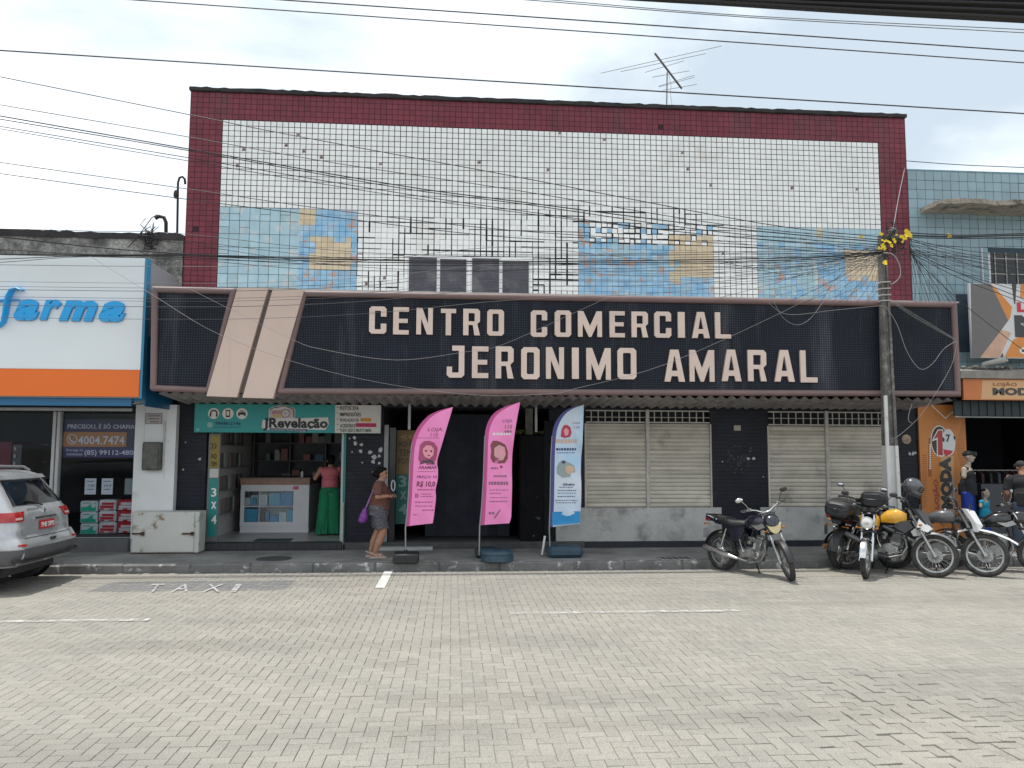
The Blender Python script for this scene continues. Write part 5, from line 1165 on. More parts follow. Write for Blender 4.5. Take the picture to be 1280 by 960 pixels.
cable([(960, 378), (985, 393), (1040, 388), (1080, 384), (1104, 382)], .0028, 2, 12.7, 'pale cable running nearly level into the pole over the last sign letters')
cable([(1107, 383), (1121, 405), (1134, 440), (1150, 461), (1165, 455), (1180, 436), (1196, 426)], .0048, 2, 12.86, 'thick pale cable looping from the pole to the right end of the sign')
cable([(1196, 428), (1190, 455), (1172, 488), (1150, 520), (1128, 541), (1116, 549)], .0042, 2, 12.86, 'pale cable dropping from the right end of the sign back to the pole')
cable([(1140, 505), (1136, 518), (1136, 526), (1140, 529)], .006, 2, 12.9, 'short pale cable end hanging under the sign beside the pole')
cable([(1117, 283, 12.95), (1124, 243, 13.9), (1131, 210, 14.72)], .006, 2, 12.9, 'pale wire rising from the pole head to the maroon wall')
cable([(1104, 316), (1116, 318), (1124, 330), (1125, 345), (1117, 354), (1113, 355)], .009, 2, 12.82, 'white cable hoop beside the pole under the yellow tags')
for k in range(4): cable([(1120, 379+k), (1150, 397+k*1.5), (1196, 425+k*.5)], .003, 1 if k % 2 else 2, 12.85, 'cable slanting from the pole to the right end of the sign', 'cables slanting over the right end of the sign')
gF = 'cables leaving the pole to the right'
for pts, r in (([(1135, 291), (1200, 294), (1280, 292)], .012), ([(1135, 294), (1200, 296), (1280, 294)], .012), ([(1135, 297), (1200, 298), (1280, 297)], .010), ([(1138, 299), (1200, 312), (1280, 322)], .006), ([(1138, 301), (1200, 316), (1280, 330)], .005), ([(1138, 298), (1210, 330), (1280, 345)], .004),
        ([(1138, 314), (1200, 342), (1280, 374)], .007), ([(1138, 316), (1200, 348), (1280, 379)], .006), ([(1140, 320), (1195, 372), (1245, 412), (1290, 446)], .006), ([(1140, 305), (1210, 322), (1280, 331)], .004), ([(1140, 308), (1210, 318), (1280, 318)], .004), ([(1140, 303), (1210, 309), (1280, 308)], .004)):
    cable(pts, r, 0, 12.9, 'dark cable leaving the crowded pole to the right over the blue wall', gF, ext=(False, True))
gG = 'fine wires fanning from the pole head'
for k in range(18):
    xe = 1142+k*3.4+rg.uniform(-3, 3); cable([(1136, 308+rg.uniform(-6, 8), 12.9), ((1136+xe)/2+rg.uniform(-4, 6), 340+rg.uniform(-6, 6), 12.97), (xe, 378, 13.04)], .003, 0, 12.9, 'fine dark wire fanning down from the pole head to the sign', gG)
for k in range(20):
    xe = 905+k*9.6+rg.uniform(-6, 6); ye = 378 if k > 7 else rg.uniform(330, 372)
    cable([(1100, 312+rg.uniform(-8, 12), 12.9), ((1100+xe)/2+rg.uniform(-15, 15), (318+ye)/2+rg.uniform(-4, 10), 13.0), (xe, ye, 13.04)], .003, 0, 12.9, 'fine dark wire fanning down from the pole head to the sign', gG)
for k in range(7):
    y = 300+k*8+rg.uniform(-3, 3); cable([(905+rg.uniform(-60, 20), y+rg.uniform(-12, 18)), (1000, y+rg.uniform(-4, 8)), (1102, 312+rg.uniform(-8, 12))], .0035, 0, 12.9, 'fine dark wire crossing the right blue panel into the pole head', 'fine wires over the right blue panel')
for k in range(14):
    y = 330+rg.uniform(-2, 45); cable([(1140, 306+rg.uniform(0, 14)), (1200, 306+(y-306)*.55+rg.uniform(-3, 3)), (1280, y)], .003, 0, 12.9, 'fine dark wire over the blue wall right of the pole', 'fine wires right of the pole', ext=(False, True))

# television antenna on the roof
an = empty('roof_antenna', PY(832, 132, 15.4), label='old television antenna on a thin mast above the maroon parapet', cat='antenna')
M_al = mat('antenna_metal', (.20, .20, .20), .5, .4)
YA = 15.4
b = WB(an); b.cyl((PY(832, 90, YA).x, YA, BTOP-.1), PY(834, 90, YA), .014); b.build('mast', M_al, an)
b = WB(an); b.cyl(PY(818.5, 66.5, YA-.35), PY(852, 110.5, YA+.35), .022, n=8); b.build('boom', M_al, an)
for (xa, ya, xb, yb, t) in ((751, 91.5, 902, 57.5, .08), (776, 89.5, 882, 67, .2), (806.5, 90.5, 855, 76, .38), (815, 96.5, 862, 88.5, .55), (823, 107.8, 868, 94, .72), (824, 108.6, 868, 96.5, .76), (829, 112.8, 871, 105.5, .94)):
    Yc = YA-.35+.7*t; b = WB(an); b.cyl(PY(xa, ya, Yc-.2), PY(xb, yb, Yc+.2), .0055, n=6); b.build('rod', M_al, an)
b = WB(an); b.tube([PY(836, 94, YA), PY(839, 108, YA+.02), PY(838, 118, YA), PY(840, 130, YA)], .004, n=5); b.build('lead', M_al, an)
# bent pipes on the pharmacy parapet
b = MB(); b.tube([PY(x, y, YW+.1) for x, y in ((221.5, 291), (222, 260), (222.5, 228), (224.5, 222), (228, 221), (231, 224), (231.5, 230))], .022, n=8); b.ell(PY(220, 243, YW+.08), (.05, .05, .09), n=8, m=6)
tag(b.build('bent_pipe', M_dark_edge), 'tall dark pipe with a hooked top standing on the pharmacy parapet', 'pipe')
b = MB(); b.tube([PY(x, y, YW+.1) for x, y in ((207.5, 290), (207.5, 278), (205, 272), (199, 270.5), (194, 273))], .035, n=8)
tag(b.build('bent_pipe', M_dark_edge), 'short thick dark pipe curling over the pharmacy parapet', 'pipe')
b = MB(); b.tube([PY(x, y, YW-.05) for x, y in ((160, 309), (175, 292), (184, 280), (190, 272), (197, 268))], .008, n=6); b.tube([PY(x, y, YW-.05) for x, y in ((160, 309), (178, 290), (188, 283), (191, 291))], .008, n=6)
tag(b.build('wire_stay', MATS['cable_black']), 'loose black wires arching from the pharmacy parapet to the short pipe', 'wire')
b = MB(); c_ = PY(186, 300, YW-.05)
for k in range(30): q = c_+Vector((rg.gauss(0, .05), rg.uniform(-.05, .05), rg.gauss(0, .12))); b.tube([q+Vector((rg.gauss(0, .09), rg.gauss(0, .03), rg.gauss(0, .09))) for _ in range(4)], .007, n=4)
tag(b.build('wire_tangle', MATS['cable_black']), 'dark knot of wires fixed on the pharmacy parapet below the short pipe', 'wire tangle')

# ================================================================== feather flags
def flag(name, label, left, right, ycut, Y, mcloth, mhem, prints, base, pole_px, hem_w=5.0):
    fl_ = empty('feather_flag', (PZ(*pole_px[0], ZS).x, Y, ZS), label=label, cat='feather flag', group='feather flags on the pavement')
    def curve(pts):
        V = [Vector((PY(x, y, Y).x, 0, PY(x, y, Y).z)) for x, y in pts]; Q = []
        for i in range(len(V)-1):
            p0, p1, p2, p3 = V[max(i-1, 0)], V[i], V[i+1], V[min(i+2, len(V)-1)]
            for k in range(8):
                t = k/8; Q.append(.5*((2*p1)+(p2-p0)*t+(2*p0-5*p1+4*p2-p3)*t*t+(3*p1-p0-3*p2+p3)*t**3))
        return Q+[V[-1]]
    def resample(Q, n):
        d = [0]; [d.append(d[-1]+(Q[i+1]-Q[i]).length) for i in range(len(Q)-1)]
        out = []; j = 0
        for k in range(n):
            s_ = d[-1]*k/(n-1)
            while j < len(Q)-2 and d[j+1] < s_: j += 1
            t = (s_-d[j])/max(1e-9, d[j+1]-d[j]); out.append(Q[j].lerp(Q[j+1], min(1, t)))
        return out
    nv, nu = 44, 13
    Lc = resample(curve(left), nv); Rc = resample(curve(right), nv)
    def wave(u, v): return .040*sin(v*9+u*3.5)*u+.026*sin(v*17+u*6)*u+.014*sin(u*9+v*3)*u*(1-v)+.006*sin(v*38+u*11)*u
    def pt(u, v, off=0.0):
        k = v*(nv-1); i = min(int(k), nv-2); t = k-i
        a = Lc[i].lerp(Lc[i+1], t); c = Rc[i].lerp(Rc[i+1], t); p = a.lerp(c, u)
        return Vector((p.x, Y+wave(u, v)+off, p.z))
    hw = .13
    def side(fr_, to, m_, nm, off=0.0):
        b = WB(fl_)
        us = [fr_+(to-fr_)*i/(nu-1) for i in range(nu)]
        vs = [pt(u, j/(nv-1), off) for j in range(nv) for u in us]; m0 = len(vs); vs += [p+Vector((0, .005, 0)) for p in vs]
        fs = [(j*nu+i, j*nu+i+1, (j+1)*nu+i+1, (j+1)*nu+i) for j in range(nv-1) for i in range(nu-1)]
        fs2 = [tuple(m0+q for q in f[::-1]) for f in fs]
        ed = []
        for j in range(nv-1): ed += [(j*nu, (j+1)*nu, m0+(j+1)*nu, m0+j*nu), (j*nu+nu-1, m0+j*nu+nu-1, m0+(j+1)*nu+nu-1, (j+1)*nu+nu-1)]
        for i in range(nu-1): ed += [(i, m0+i, m0+i+1, i+1), ((nv-1)*nu+i, (nv-1)*nu+i+1, m0+(nv-1)*nu+i+1, m0+(nv-1)*nu+i)]
        b.add(vs, fs+fs2+ed, True); return b.build(nm, m_, fl_, ang=60)
    cl = side(hw, 1, mcloth, 'cloth'); side(0, hw-.001, mhem, 'hem', -.001)
    # prints lie on the waving cloth
    def on(px, py):      # cloth point in front of a photo pixel
        q = PY(px, py, Y); best = None
        lo, hi = 0.0, 1.0
        vv = None
        for j in range(200):
            v = j/199; a = pt(0, v); c = pt(1, v)
            if abs(c.x-a.x) < 1e-6: continue
            u = (q.x-a.x)/(c.x-a.x); z = a.z+(c.z-a.z)*u
            e_ = abs(z-q.z)
            if 0 <= u <= 1.02 and (best is None or e_ < best[0]): best = (e_, u, v)
        if best is None: return Vector((q.x, Y-.03, q.z))
        return Vector((q.x, Y+wave(best[1], best[2])-.003, q.z))
    for pr_ in prints:
        if pr_[0] == 't':
            _, s_, xa, xb, yt, yb, m_ = pr_[:7]
            me = text_mesh(s_, offset=pr_[7] if len(pr_) > 7 else .01, extrude=0, shear=.15)
            bm = bmesh.new(); bm.from_mesh(me); bmesh.ops.triangulate(bm, faces=bm.faces); bm.to_mesh(me); bm.free()
            co = np.empty(len(me.vertices)*3); me.vertices.foreach_get('co', co); co = co.reshape(-1, 3); lo = co.min(0); sp = np.maximum(co.max(0)-lo, 1e-6)
            b = WB(fl_); vs = []
            for c in co:
                u, w_ = (c[0]-lo[0])/sp[0], (c[1]-lo[1])/sp[1]; vs.append(on(xa+(xb-xa)*u, yb+(yt-yb)*w_))
            b.add(vs, [tuple(p.vertices) for p in me.polygons]); bpy.data.meshes.remove(me); b.build('lettering', m_, fl_, fix=False)
        elif pr_[0] == 'p':
            _, pts, m_ = pr_[:3]; lift = pr_[3] if len(pr_) > 3 else 0
            b = WB(fl_); k = len(pts); cx = sum(x for x, y in pts)/k; cy = sum(y for x, y in pts)/k; vs = [on(cx, cy)-Vector((0, lift*.4+.002, 0))]
            for q in (.25, .5, .75, 1.0): vs += [on(cx+(x-cx)*q, cy+(y-cy)*q)-Vector((0, lift*.4+.002, 0)) for x, y in pts]
            b.add(vs, [(0, 1+i, 1+(i+1) % k) for i in range(k)]+[(1+r_*k+i, 1+(r_+1)*k+i, 1+(r_+1)*k+(i+1) % k, 1+r_*k+(i+1) % k) for r_ in range(3) for i in range(k)]); b.build('print', m_, fl_, fix=False)
        elif pr_[0] == 'd':
            _, xa, xb, y, h_, m_ = pr_; b = WB(fl_); x = xa
            while x < xb-1.2:
                w_ = rg.uniform(1.2, 3.6); w_ = min(w_, xb-x); q = [on(x, y+h_), on(x+w_, y+h_), on(x+w_, y), on(x, y)]; b.add(q, [(0, 1, 2, 3)]); x += w_+.8
            if b.v: b.build('small_print', m_, fl_, fix=False)
    b = WB(fl_); pts = [PZ(*pole_px[0], ZS+.1)]; pts[0].y = Y; pts += [PY(x, y, Y-.006) for x, y in pole_px[1:]]; b.tube(pts, [.012]*2+[.009]*(len(pts)-2), n=8); b.build('pole', mat('flag_pole', (.30, .30, .31), .4, .5), fl_)
    base(fl_, pts[0].x, Y)
    return fl_
M_pink = mat('flag_pink', (.88, .27, .56), .75, var=.08, vscale=2); M_pinkd = mat('flag_pink_hem', (.50, .085, .26), .75)
M_fw = mat('flag_pale_blue', (.62, .68, .76), .75, col2=(.42, .60, .80), vscale=1.6); M_fh = mat('flag_violet_hem', (.075, .075, .24), .75)
M_fk = mat('flag_ink', (.20, .045, .10), .8); M_fw2 = mat('flag_ink_dim', (.34, .09, .19), .8); M_skin_p = mat('flag_face', (.78, .32, .40), .8); M_hair_p = mat('flag_hair', (.36, .08, .16), .8); M_blk_p = mat('flag_dark', (.10, .06, .09), .8)
M_rubber = mat('black_plastic', (.022, .022, .025), .55, var=.3, vscale=15)
M_bluep = mat('blue_plastic', (.035, .075, .11), .5, var=.35, vscale=8, stain=(.14, .19, .22), stain_scale=9, stain_pos=(.62, .72))
def base_black(r_, x, Y):
    b = WB(r_); b.box(x-.20, x+.215, Y-.20, Y+.2, ZS, ZS+.155, ch=.02); b.box(x-.18, x+.195, Y-.206, Y-.199, ZS+.075, ZS+.085); b.cyl((x, Y, ZS+.15), (x, Y, ZS+.2), .03); b.build('water_base', M_rubber, r_)
def base_tub(r_, x, Y):
    b = WB(r_); M_ = Matrix.Translation((x+.30, Y-.02, ZS)) @ Matrix.Diagonal((1.0, .75, 1, 1))
    b.lathe([(0, 0), (.255, 0), (.275, .01), (.275, .085), (.262, .095), (.262, .115), (.275, .125), (.268, .17), (.23, .19), (0, .195)], 28, M=M_); b.build('water_base', M_bluep, r_)
    b = WB(r_); b.box(x-.06, x+.34, Y+.28, Y+.6, ZS, ZS+.17, ch=.05); b.build('water_base', mat('dark_blue_plastic', (.025, .04, .05), .5), r_)
def base_box(r_, x, Y):
    b = WB(r_); b.box(x-.06, x+.56, Y-.22, Y+.22, ZS, ZS+.19, ch=.06); b.box(x+.1, x+.4, Y-.12, Y+.12, ZS+.189, ZS+.20, ch=.005); b.build('water_base', M_bluep, r_)
    b = WB(r_); b.cyl((x-.13, Y+.1, ZS+.02), (x-.08, Y+.1, ZS+.35), .02); b.build('stay', M_wframe, r_)
girl1 = [('p', [(525, 556), (530, 551.5), (537, 551), (543, 553.5), (547, 560), (546, 568), (545, 574), (541, 580), (534, 581), (526, 580), (523, 574), (524, 565)], M_hair_p), ('p', [(528.5, 561), (533, 556.5), (539, 557), (542.5, 562), (541.5, 569), (536.5, 573.5), (531, 571), (528.7, 566)], M_skin_p, .012), ('p', [(524, 580.5), (529, 575.5), (535, 574.5), (541, 575.5), (544, 580.5)], M_blk_p, .014),
         ('p', [(530.5, 563.5), (532.5, 562.2), (534.3, 563.6), (532.5, 565)], M_blk_p, .020), ('p', [(537, 563.8), (539, 562.5), (540.8, 564), (539, 565.3)], M_blk_p, .020), ('p', [(533.8, 569), (536, 568.5), (538, 569.2), (536, 570.4)], M_fk, .020)]
flag('f', 'bright pink feather flag nearest the woman, on a small black base', [(507.5, 658), (509, 640), (511, 610), (512.5, 575), (515, 553), (522, 535), (534, 521), (548, 513.5), (566, 508.8)], [(541, 654), (543, 640), (545, 622), (544.5, 612), (547, 600), (547.5, 588), (546.5, 576), (552, 557), (559, 533), (566, 509.6)], 0, 13.0, M_pink, M_pinkd,
     girl1+[('t', 'LOJA', 534.5, 553, 534.5, 540.5, M_fw2), ('t', '110', 538, 547.5, 541.5, 545.5, M_fw2), ('d', 522, 549, 547, .8, M_fw2), ('t', 'ARAMAR', 522.5, 546, 582.3, 586.3, M_fk, .02), ('d', 522, 544, 589, .8, M_fw2), ('t', 'PREÇO 10', 521, 546, 594.5, 598.5, M_fk), ('t', 'R$ 10,0', 520.5, 544, 601.5, 609.5, M_fk, .03), ('d', 522, 543, 611.5, 1.2, M_fk), ('d', 519, 524, 617, 5, M_fw2), ('d', 526, 541, 617, 1, M_fw2), ('d', 526, 541, 620, 1, M_fw2), ('d', 519, 542, 627, 1.3, M_fw2), ('d', 519, 540, 632, 1, M_fw2), ('d', 528, 543, 637, 1.2, M_fw2), ('d', 516, 522, 643, 1, M_fw2)],
     base_black, [(504.5, 701), (506.8, 660), (509, 640), (511, 610), (512.5, 575), (515, 553)])
M_br1 = mat('flag_brown', (.22, .07, .075), .8); M_br2 = mat('flag_rosy', (.62, .34, .34), .8); M_gr = mat('flag_grey_ink', (.28, .13, .22), .8)
flag('f', 'middle pink feather flag with a round brown picture, on a blue tub base', [(601, 656.5), (602.5, 630), (604, 600), (605, 570), (606, 545), (609, 530), (617, 517), (631, 508.5), (650, 502.6)], [(636.5, 654), (639, 645), (639.5, 625), (640, 600), (640.5, 570), (642.5, 547), (646, 525), (650, 503.4)], 0, 13.05, M_pink, M_pinkd,
     [('p', [(613, 556), (616, 551), (622, 551), (627, 553), (632, 556), (635, 564), (635, 573), (631, 579), (624, 579.5), (616, 578), (613, 572), (614, 564)], M_br1), ('p', [(618, 560), (624, 556), (631, 559), (632.5, 568), (629, 575), (622, 576), (617.5, 569)], M_br2, .012), ('p', [(623, 563), (628, 561), (630, 566), (626, 571)], M_skin_p, .018), ('p', [(619, 571), (624, 573), (621, 577), (618, 575)], M_fw2, .018),
      ('t', 'LOJA', 628, 640, 524, 529, M_gr, .02), ('t', '110', 631, 640, 531, 536, M_gr, .02), ('d', 631, 641, 538, 3, M_gr), ('d', 616, 638, 541, 3, mat('flag_white_ink', (.8, .7, .74), .8)), ('d', 614, 622, 584, 2.5, M_gr), ('d', 625, 630, 582, 3, M_fk), ('d', 617, 634, 594, 2.2, M_gr), ('d', 611, 636, 602, 4, M_gr), ('d', 612, 636, 612, 1, M_gr), ('d', 612, 626, 616, 1.4, M_gr), ('d', 613, 634, 621.5, 1, M_gr), ('d', 612, 635, 626, 1.5, M_gr), ('d', 611, 619, 640, 3, M_gr), ('p', [(617, 648), (619, 648), (626, 637), (624, 637)], M_gr)],
     base_tub, [(598, 690), (599.5, 660), (602, 632), (604, 600), (605, 570), (606, 545)])
M_or2 = mat('flag_tan', (.60, .42, .30), .8); M_sea = mat('flag_sage', (.30, .36, .36), .8); M_red2 = mat('flag_red', (.45, .06, .09), .8); M_navy2 = mat('flag_navy', (.06, .07, .16), .8); M_bb = mat('flag_blue_band', (.03, .26, .56), .75)
flag('f', 'white and blue feather flag with a violet hem, on a blue base', [(686, 659.5), (687.5, 630), (688, 600), (688.5, 570), (690, 545), (693.5, 530), (702, 517), (713, 510), (729.5, 505.5)], [(725, 654.5), (726, 630), (726.5, 600), (727, 570), (728, 545), (729, 525), (729.6, 506.2)], 0, 13.5, M_fw, M_fh,
     [('p', [(702, 537), (705, 531.5), (709, 531), (713, 534), (714.5, 541), (713, 546), (706, 547.5), (701, 546)], M_red2), ('p', [(704.5, 538), (708, 534.5), (711.5, 538), (710.5, 543.5), (706.5, 545)], M_skin_p, .012), ('t', 'LOJA', 715.5, 725, 527.5, 530.5, M_gr), ('t', '110', 717.5, 724, 532.5, 536, M_gr), ('d', 694.5, 721.5, 549, 5, M_or2), ('d', 695, 721, 560, 3.2, M_navy2), ('d', 696, 720, 565.5, 1, M_navy2),
      ('p', [(699, 578), (704, 575), (711, 578), (718, 582), (719, 590), (712, 596), (703, 597), (696, 592), (696, 584)], M_sea), ('p', [(707, 583), (713, 581.5), (718, 584), (717, 590), (710, 593), (706, 589)], M_or2, .012), ('p', [(701, 577), (704, 575.5), (707, 577.5), (704, 580)], M_navy2, .014), ('t', 'chinelos', 703, 718, 603.5, 607, M_navy2, .03), ('d', 699, 716, 608.5, .9, M_navy2), ('d', 697, 720, 612.5, 1.1, M_navy2), ('d', 697, 720, 616, .8, M_navy2), ('d', 697, 720, 620, 1.1, M_navy2), ('d', 694, 721, 625, .9, M_navy2), ('d', 695, 721, 628, .9, M_navy2), ('p', [(690.3, 640), (725.3, 639), (724.8, 653.5), (690, 656.5)], M_bb)],
     base_box, [(685, 686), (686.5, 660), (687.5, 630), (688, 600), (688.5, 570), (690, 545)])

# ================================================================== people and mannequins (each body one continuous skin)
def fused(name, fn, m, parent, vox=.008, it=4, smooth=True, M=None):
    """closed pieces grown together into one continuous surface"""
    b = MB(); fn(b)
    me = bpy.data.meshes.new(name); me.from_pydata(b.v, [], b.f)
    bm = bmesh.new(); bm.from_mesh(me); bmesh.ops.recalc_face_normals(bm, faces=bm.faces); bm.to_mesh(me); bm.free()
    o = bpy.data.objects.new(name, me); COL.objects.link(o)
    r = o.modifiers.new('r', 'REMESH'); r.mode = 'VOXEL'; r.voxel_size = vox; r.use_smooth_shade = True
    if it: s_ = o.modifiers.new('s', 'SMOOTH'); s_.factor = .5; s_.iterations = it
    bpy.context.view_layer.update()
    me2 = bpy.data.meshes.new_from_object(o.evaluated_get(bpy.context.evaluated_depsgraph_get()))
    bpy.data.objects.remove(o); bpy.data.meshes.remove(me)
    me2.materials.clear(); me2.materials.append(m)
    if smooth: me2.polygons.foreach_set('use_smooth', [True]*len(me2.polygons))
    return link(name, me2, parent)
def cap(b, p0, p1, r0, r1=None, n=14, sq=None):
    r1 = r0 if r1 is None else r1
    b.cyl(p0, p1, r0, r1, n=n); b.ell(p0, r0, n=n, m=8); b.ell(p1, r1, n=n, m=8)
def limb(b, pts, rs):
    for i in range(len(pts)-1): cap(b, pts[i], pts[i+1], rs[i], rs[i+1])
def head(b, c, yaw=0.0, tilt=0.0, s=1.0):
    """skull, jaw, nose, lips, brow and ears; faces +x before yaw"""
    R = Matrix.Rotation(yaw, 3, 'Z') @ Matrix.Rotation(tilt, 3, 'Y'); c = Vector(c)
    def q(x, y, z): return c + R @ (Vector((x, y, z))*s)
    b.ell(q(-.012, 0, .025), (.092*s, .073*s, .088*s), R=R); b.ell(q(.022, 0, -.045), (.062*s, .058*s, .070*s), R=R); b.ell(q(.045, 0, -.088), (.028*s, .030*s, .022*s), R=R)
    cap(b, q(.078, 0, .012), q(.100, 0, -.022), .009*s, .014*s, n=8); b.ell(q(.076, 0, -.058), (.014*s, .024*s, .010*s), n=8, R=R); b.ell(q(.072, 0, .032), (.012*s, .050*s, .010*s), n=8, R=R)
    for y in (-1, 1): b.ell(q(-.005, y*.075, -.012), (.018*s, .010*s, .030*s), n=8, R=R); b.ell(q(.062, y*.034, -.03), (.022*s, .02*s, .022*s), n=8, R=R)
    return q
def hand(b, w, d, up_, s=1.0, curl=.5, thumb=1):
    """palm, four unequal curled fingers and a thumb leaving the side of the palm"""
    w = Vector(w); d = Vector(d).normalized(); up_ = Vector(up_); up_ = (up_-d*up_.dot(d)).normalized(); sd_ = d.cross(up_)
    for k in (-.024, -.008, .008, .024): cap(b, w+sd_*k*.7*s, w+d*.085*s+sd_*k*s, .013*s, .012*s, n=8)
    for k, ln in ((-.026, .060), (-.009, .074), (.009, .078), (.026, .070)):
        p0 = w+d*.088*s+sd_*k*s; p1 = p0+(d-up_*curl*.6).normalized()*ln*.5*s; p2 = p1+(d-up_*curl*1.8).normalized()*ln*.5*s
        cap(b, p0, p1, .0085*s, .008*s, n=8); cap(b, p1, p2, .008*s, .007*s, n=8)
    t0 = w+d*.03*s+sd_*thumb*.026*s; t1 = t0+(d*.6+sd_*thumb*.8-up_*.3).normalized()*.035*s; t2 = t1+(d-up_*curl).normalized()*.03*s
    cap(b, t0, t1, .011*s, .010*s, n=8); cap(b, t1, t2, .010*s, .008*s, n=8)
def face_bits(q, parent, s=1.0, R=None):
    b = MB()
    for y in (-1, 1): b.ell(q(.077, y*.030, .010), (.006*s, .012*s, .006*s), n=8, m=6)
    b.build('eyes', mat('eye_dark', (.03, .02, .02), .3), parent)
    b = MB(); b.tube([q(.0885, y*.010, -.0585-.002*abs(y)) for y in (-2, -1, 0, 1, 2)], .0028*s, n=6); b.build('mouth', mat('lip', (.25, .08, .07), .6), parent)
    b = MB()
    for y in (-1, 1): b.tube([q(.083, y*.014, .028), q(.082, y*.032, .034), q(.070, y*.048, .028)], .004*s, n=6)
    b.build('eyebrows', mat('hair_black', (.010, .008, .008), .8, spec=.1), parent)
M_sk1 = mat('skin_brown', (.40, .20, .13), .55, var=.12, vscale=12); M_sk2 = mat('skin_tan', (.42, .23, .16), .55, var=.1, vscale=12)
M_hair = mat('hair_black', (.010, .008, .008), .8, spec=.1)

# -- the woman with the purple bag (faces +x)
wl = PZ(470, 696.5, ZS)
wm = empty('person', (wl.x, wl.y, ZS), 0.0, label='woman in a brown T-shirt and grey shorts standing in profile beside the photo shop', cat='person')
def wbody(b):
    H = (-.02+.10, 0, 1.43)
    # legs
    limb(b, [(.01, .09, .80), (.03, .085, .46), (-.05, .085, .26), (-.10, .08, .085)], [.115, .070, .066, .040])
    limb(b, [(.04, -.09, .80), (.125, -.085, .46), (.05, -.085, .26), (-.015, -.08, .085)], [.115, .070, .066, .040])
    for y, x0 in ((.08, -.10), (-.08, -.015)):
        limb(b, [(x0-.035, y, .045), (x0+.05, y, .045), (x0+.13, y, .028), (x0+.165, y, .022)], [.036, .040, .030, .020])
        for k in range(5): cap(b, (x0+.15, y+(k-2)*.014, .02), (x0+.182-.006*abs(k-1), y+(k-2)*.016, .016), .009, .008, n=6)
    b.ell((.03, 0, .84), (.155, .19, .14)); b.ell((.06, 0, 1.0), (.145, .175, .15)); b.ell((.045, 0, 1.16), (.125, .19, .13)); b.ell((.10, 0, 1.12), (.085, .15, .09))
    for y in (-1, 1): b.ell((.035, y*.175, 1.25), (.062, .058, .055))
    limb(b, [(.05, 0, 1.26), (.075, 0, 1.34)], [.066, .056])
    q = head(b, H, 0, .05, .98)
    # right (near) arm: elbow back, forearm forward and up a little; left arm likewise
    limb(b, [(.035, -.20, 1.25), (.03, -.235, 1.05), (.20, -.17, 1.055)], [.056, .047, .031]); hand(b, (.20, -.17, 1.055), (1, .35, .1), (0, -.3, 1), .95, .8, 1)
    limb(b, [(.035, .20, 1.25), (.04, .235, 1.03), (.21, .13, 1.06)], [.056, .047, .031]); hand(b, (.21, .13, 1.06), (1, -.45, .1), (0, .3, 1), .95, .8, -1)
    wbody.q = q
fused('body', wbody, M_sk1, wm, .0075, 3)
face_bits(wbody.q, wm, .98)
def wshirt(b):
    b.ell((.055, 0, 1.0), (.170, .200, .19)); b.ell((.05, 0, 1.15), (.148, .205, .145)); b.ell((.10, 0, 1.11), (.105, .17, .105)); b.cyl((.045, 0, .815), (.05, 0, 1.0), .182, .175, n=20)
    b.ell((.045, 0, 1.265), (.085, .17, .05))
    rf_ = random.Random(5)
    for k in range(11):
        a = rf_.uniform(0, 6.28); z = rf_.uniform(.86, 1.14); cap(b, (.05+.172*cos(a), .195*sin(a), z), (.05+.160*cos(a+.5), .185*sin(a+.5), z+rf_.uniform(-.02, .10)), .014, .008, n=8)
    for y in (-1, 1): b.ell((.038, y*.178, 1.25), (.084, .078, .078)); b.cyl((.035, y*.19, 1.262), (.031, y*.238, 1.075), .080, .076, n=16)
fused('shirt', wshirt, mat('tshirt_brown', (.155, .065, .05), .9, var=.25, vscale=9, bump=.3, bscale=14), wm, .010, 3)
b = MB(); b.tube([(.055+.066*cos(a), .075*sin(a), 1.318+.008*cos(a)) for a in [i*2*pi/20 for i in range(20)]], .012, n=8, closed=True); b.tube([(.123, 0, 1.31), (.165, 0, 1.26), (.185, 0, 1.20)], .008, n=6); b.build('neckline', mat('collar_pale', (.40, .34, .32), .8), wm)
def wshort(b):
    b.ell((.02, 0, .84), (.175, .205, .12)); b.cyl((.02, 0, .72), (.03, 0, .88), .19, .175, n=20)
    b.cyl((.03, .09, .50), (.02, .085, .84), .118, .13, n=18); b.cyl((.10, -.09, .50), (.03, -.085, .84), .118, .13, n=18)
    rf_ = random.Random(9)
    for k in range(14):
        a = rf_.uniform(0, 6.28); y = rf_.choice((.09, -.09)); x0 = .03 if y > 0 else .10; cap(b, (x0+.118*cos(a), y+.118*sin(a), .51), (.03+.125*cos(a+.3), y+.122*sin(a+.3), rf_.uniform(.6, .8)), .016, .007, n=8)
fused('shorts', wshort, mat('shorts_grey', (.085, .085, .10), .9, var=.3, vscale=40, stain=(.16, .15, .17), stain_scale=30, stain_pos=(.5, .6), bump=.3, bscale=12), wm, .010, 3)
def whair(b):
    q = wbody.q
    b.ell(q(-.032, 0, .045), (.088, .082, .082)); b.ell(q(-.075, 0, -.005), (.055, .07, .075)); b.ell(q(-.135, 0, -.01), (.050, .045, .05)); b.ell(q(.03, 0, .085), (.05, .06, .035))
fused('hair', whair, M_hair, wm, .008, 2)
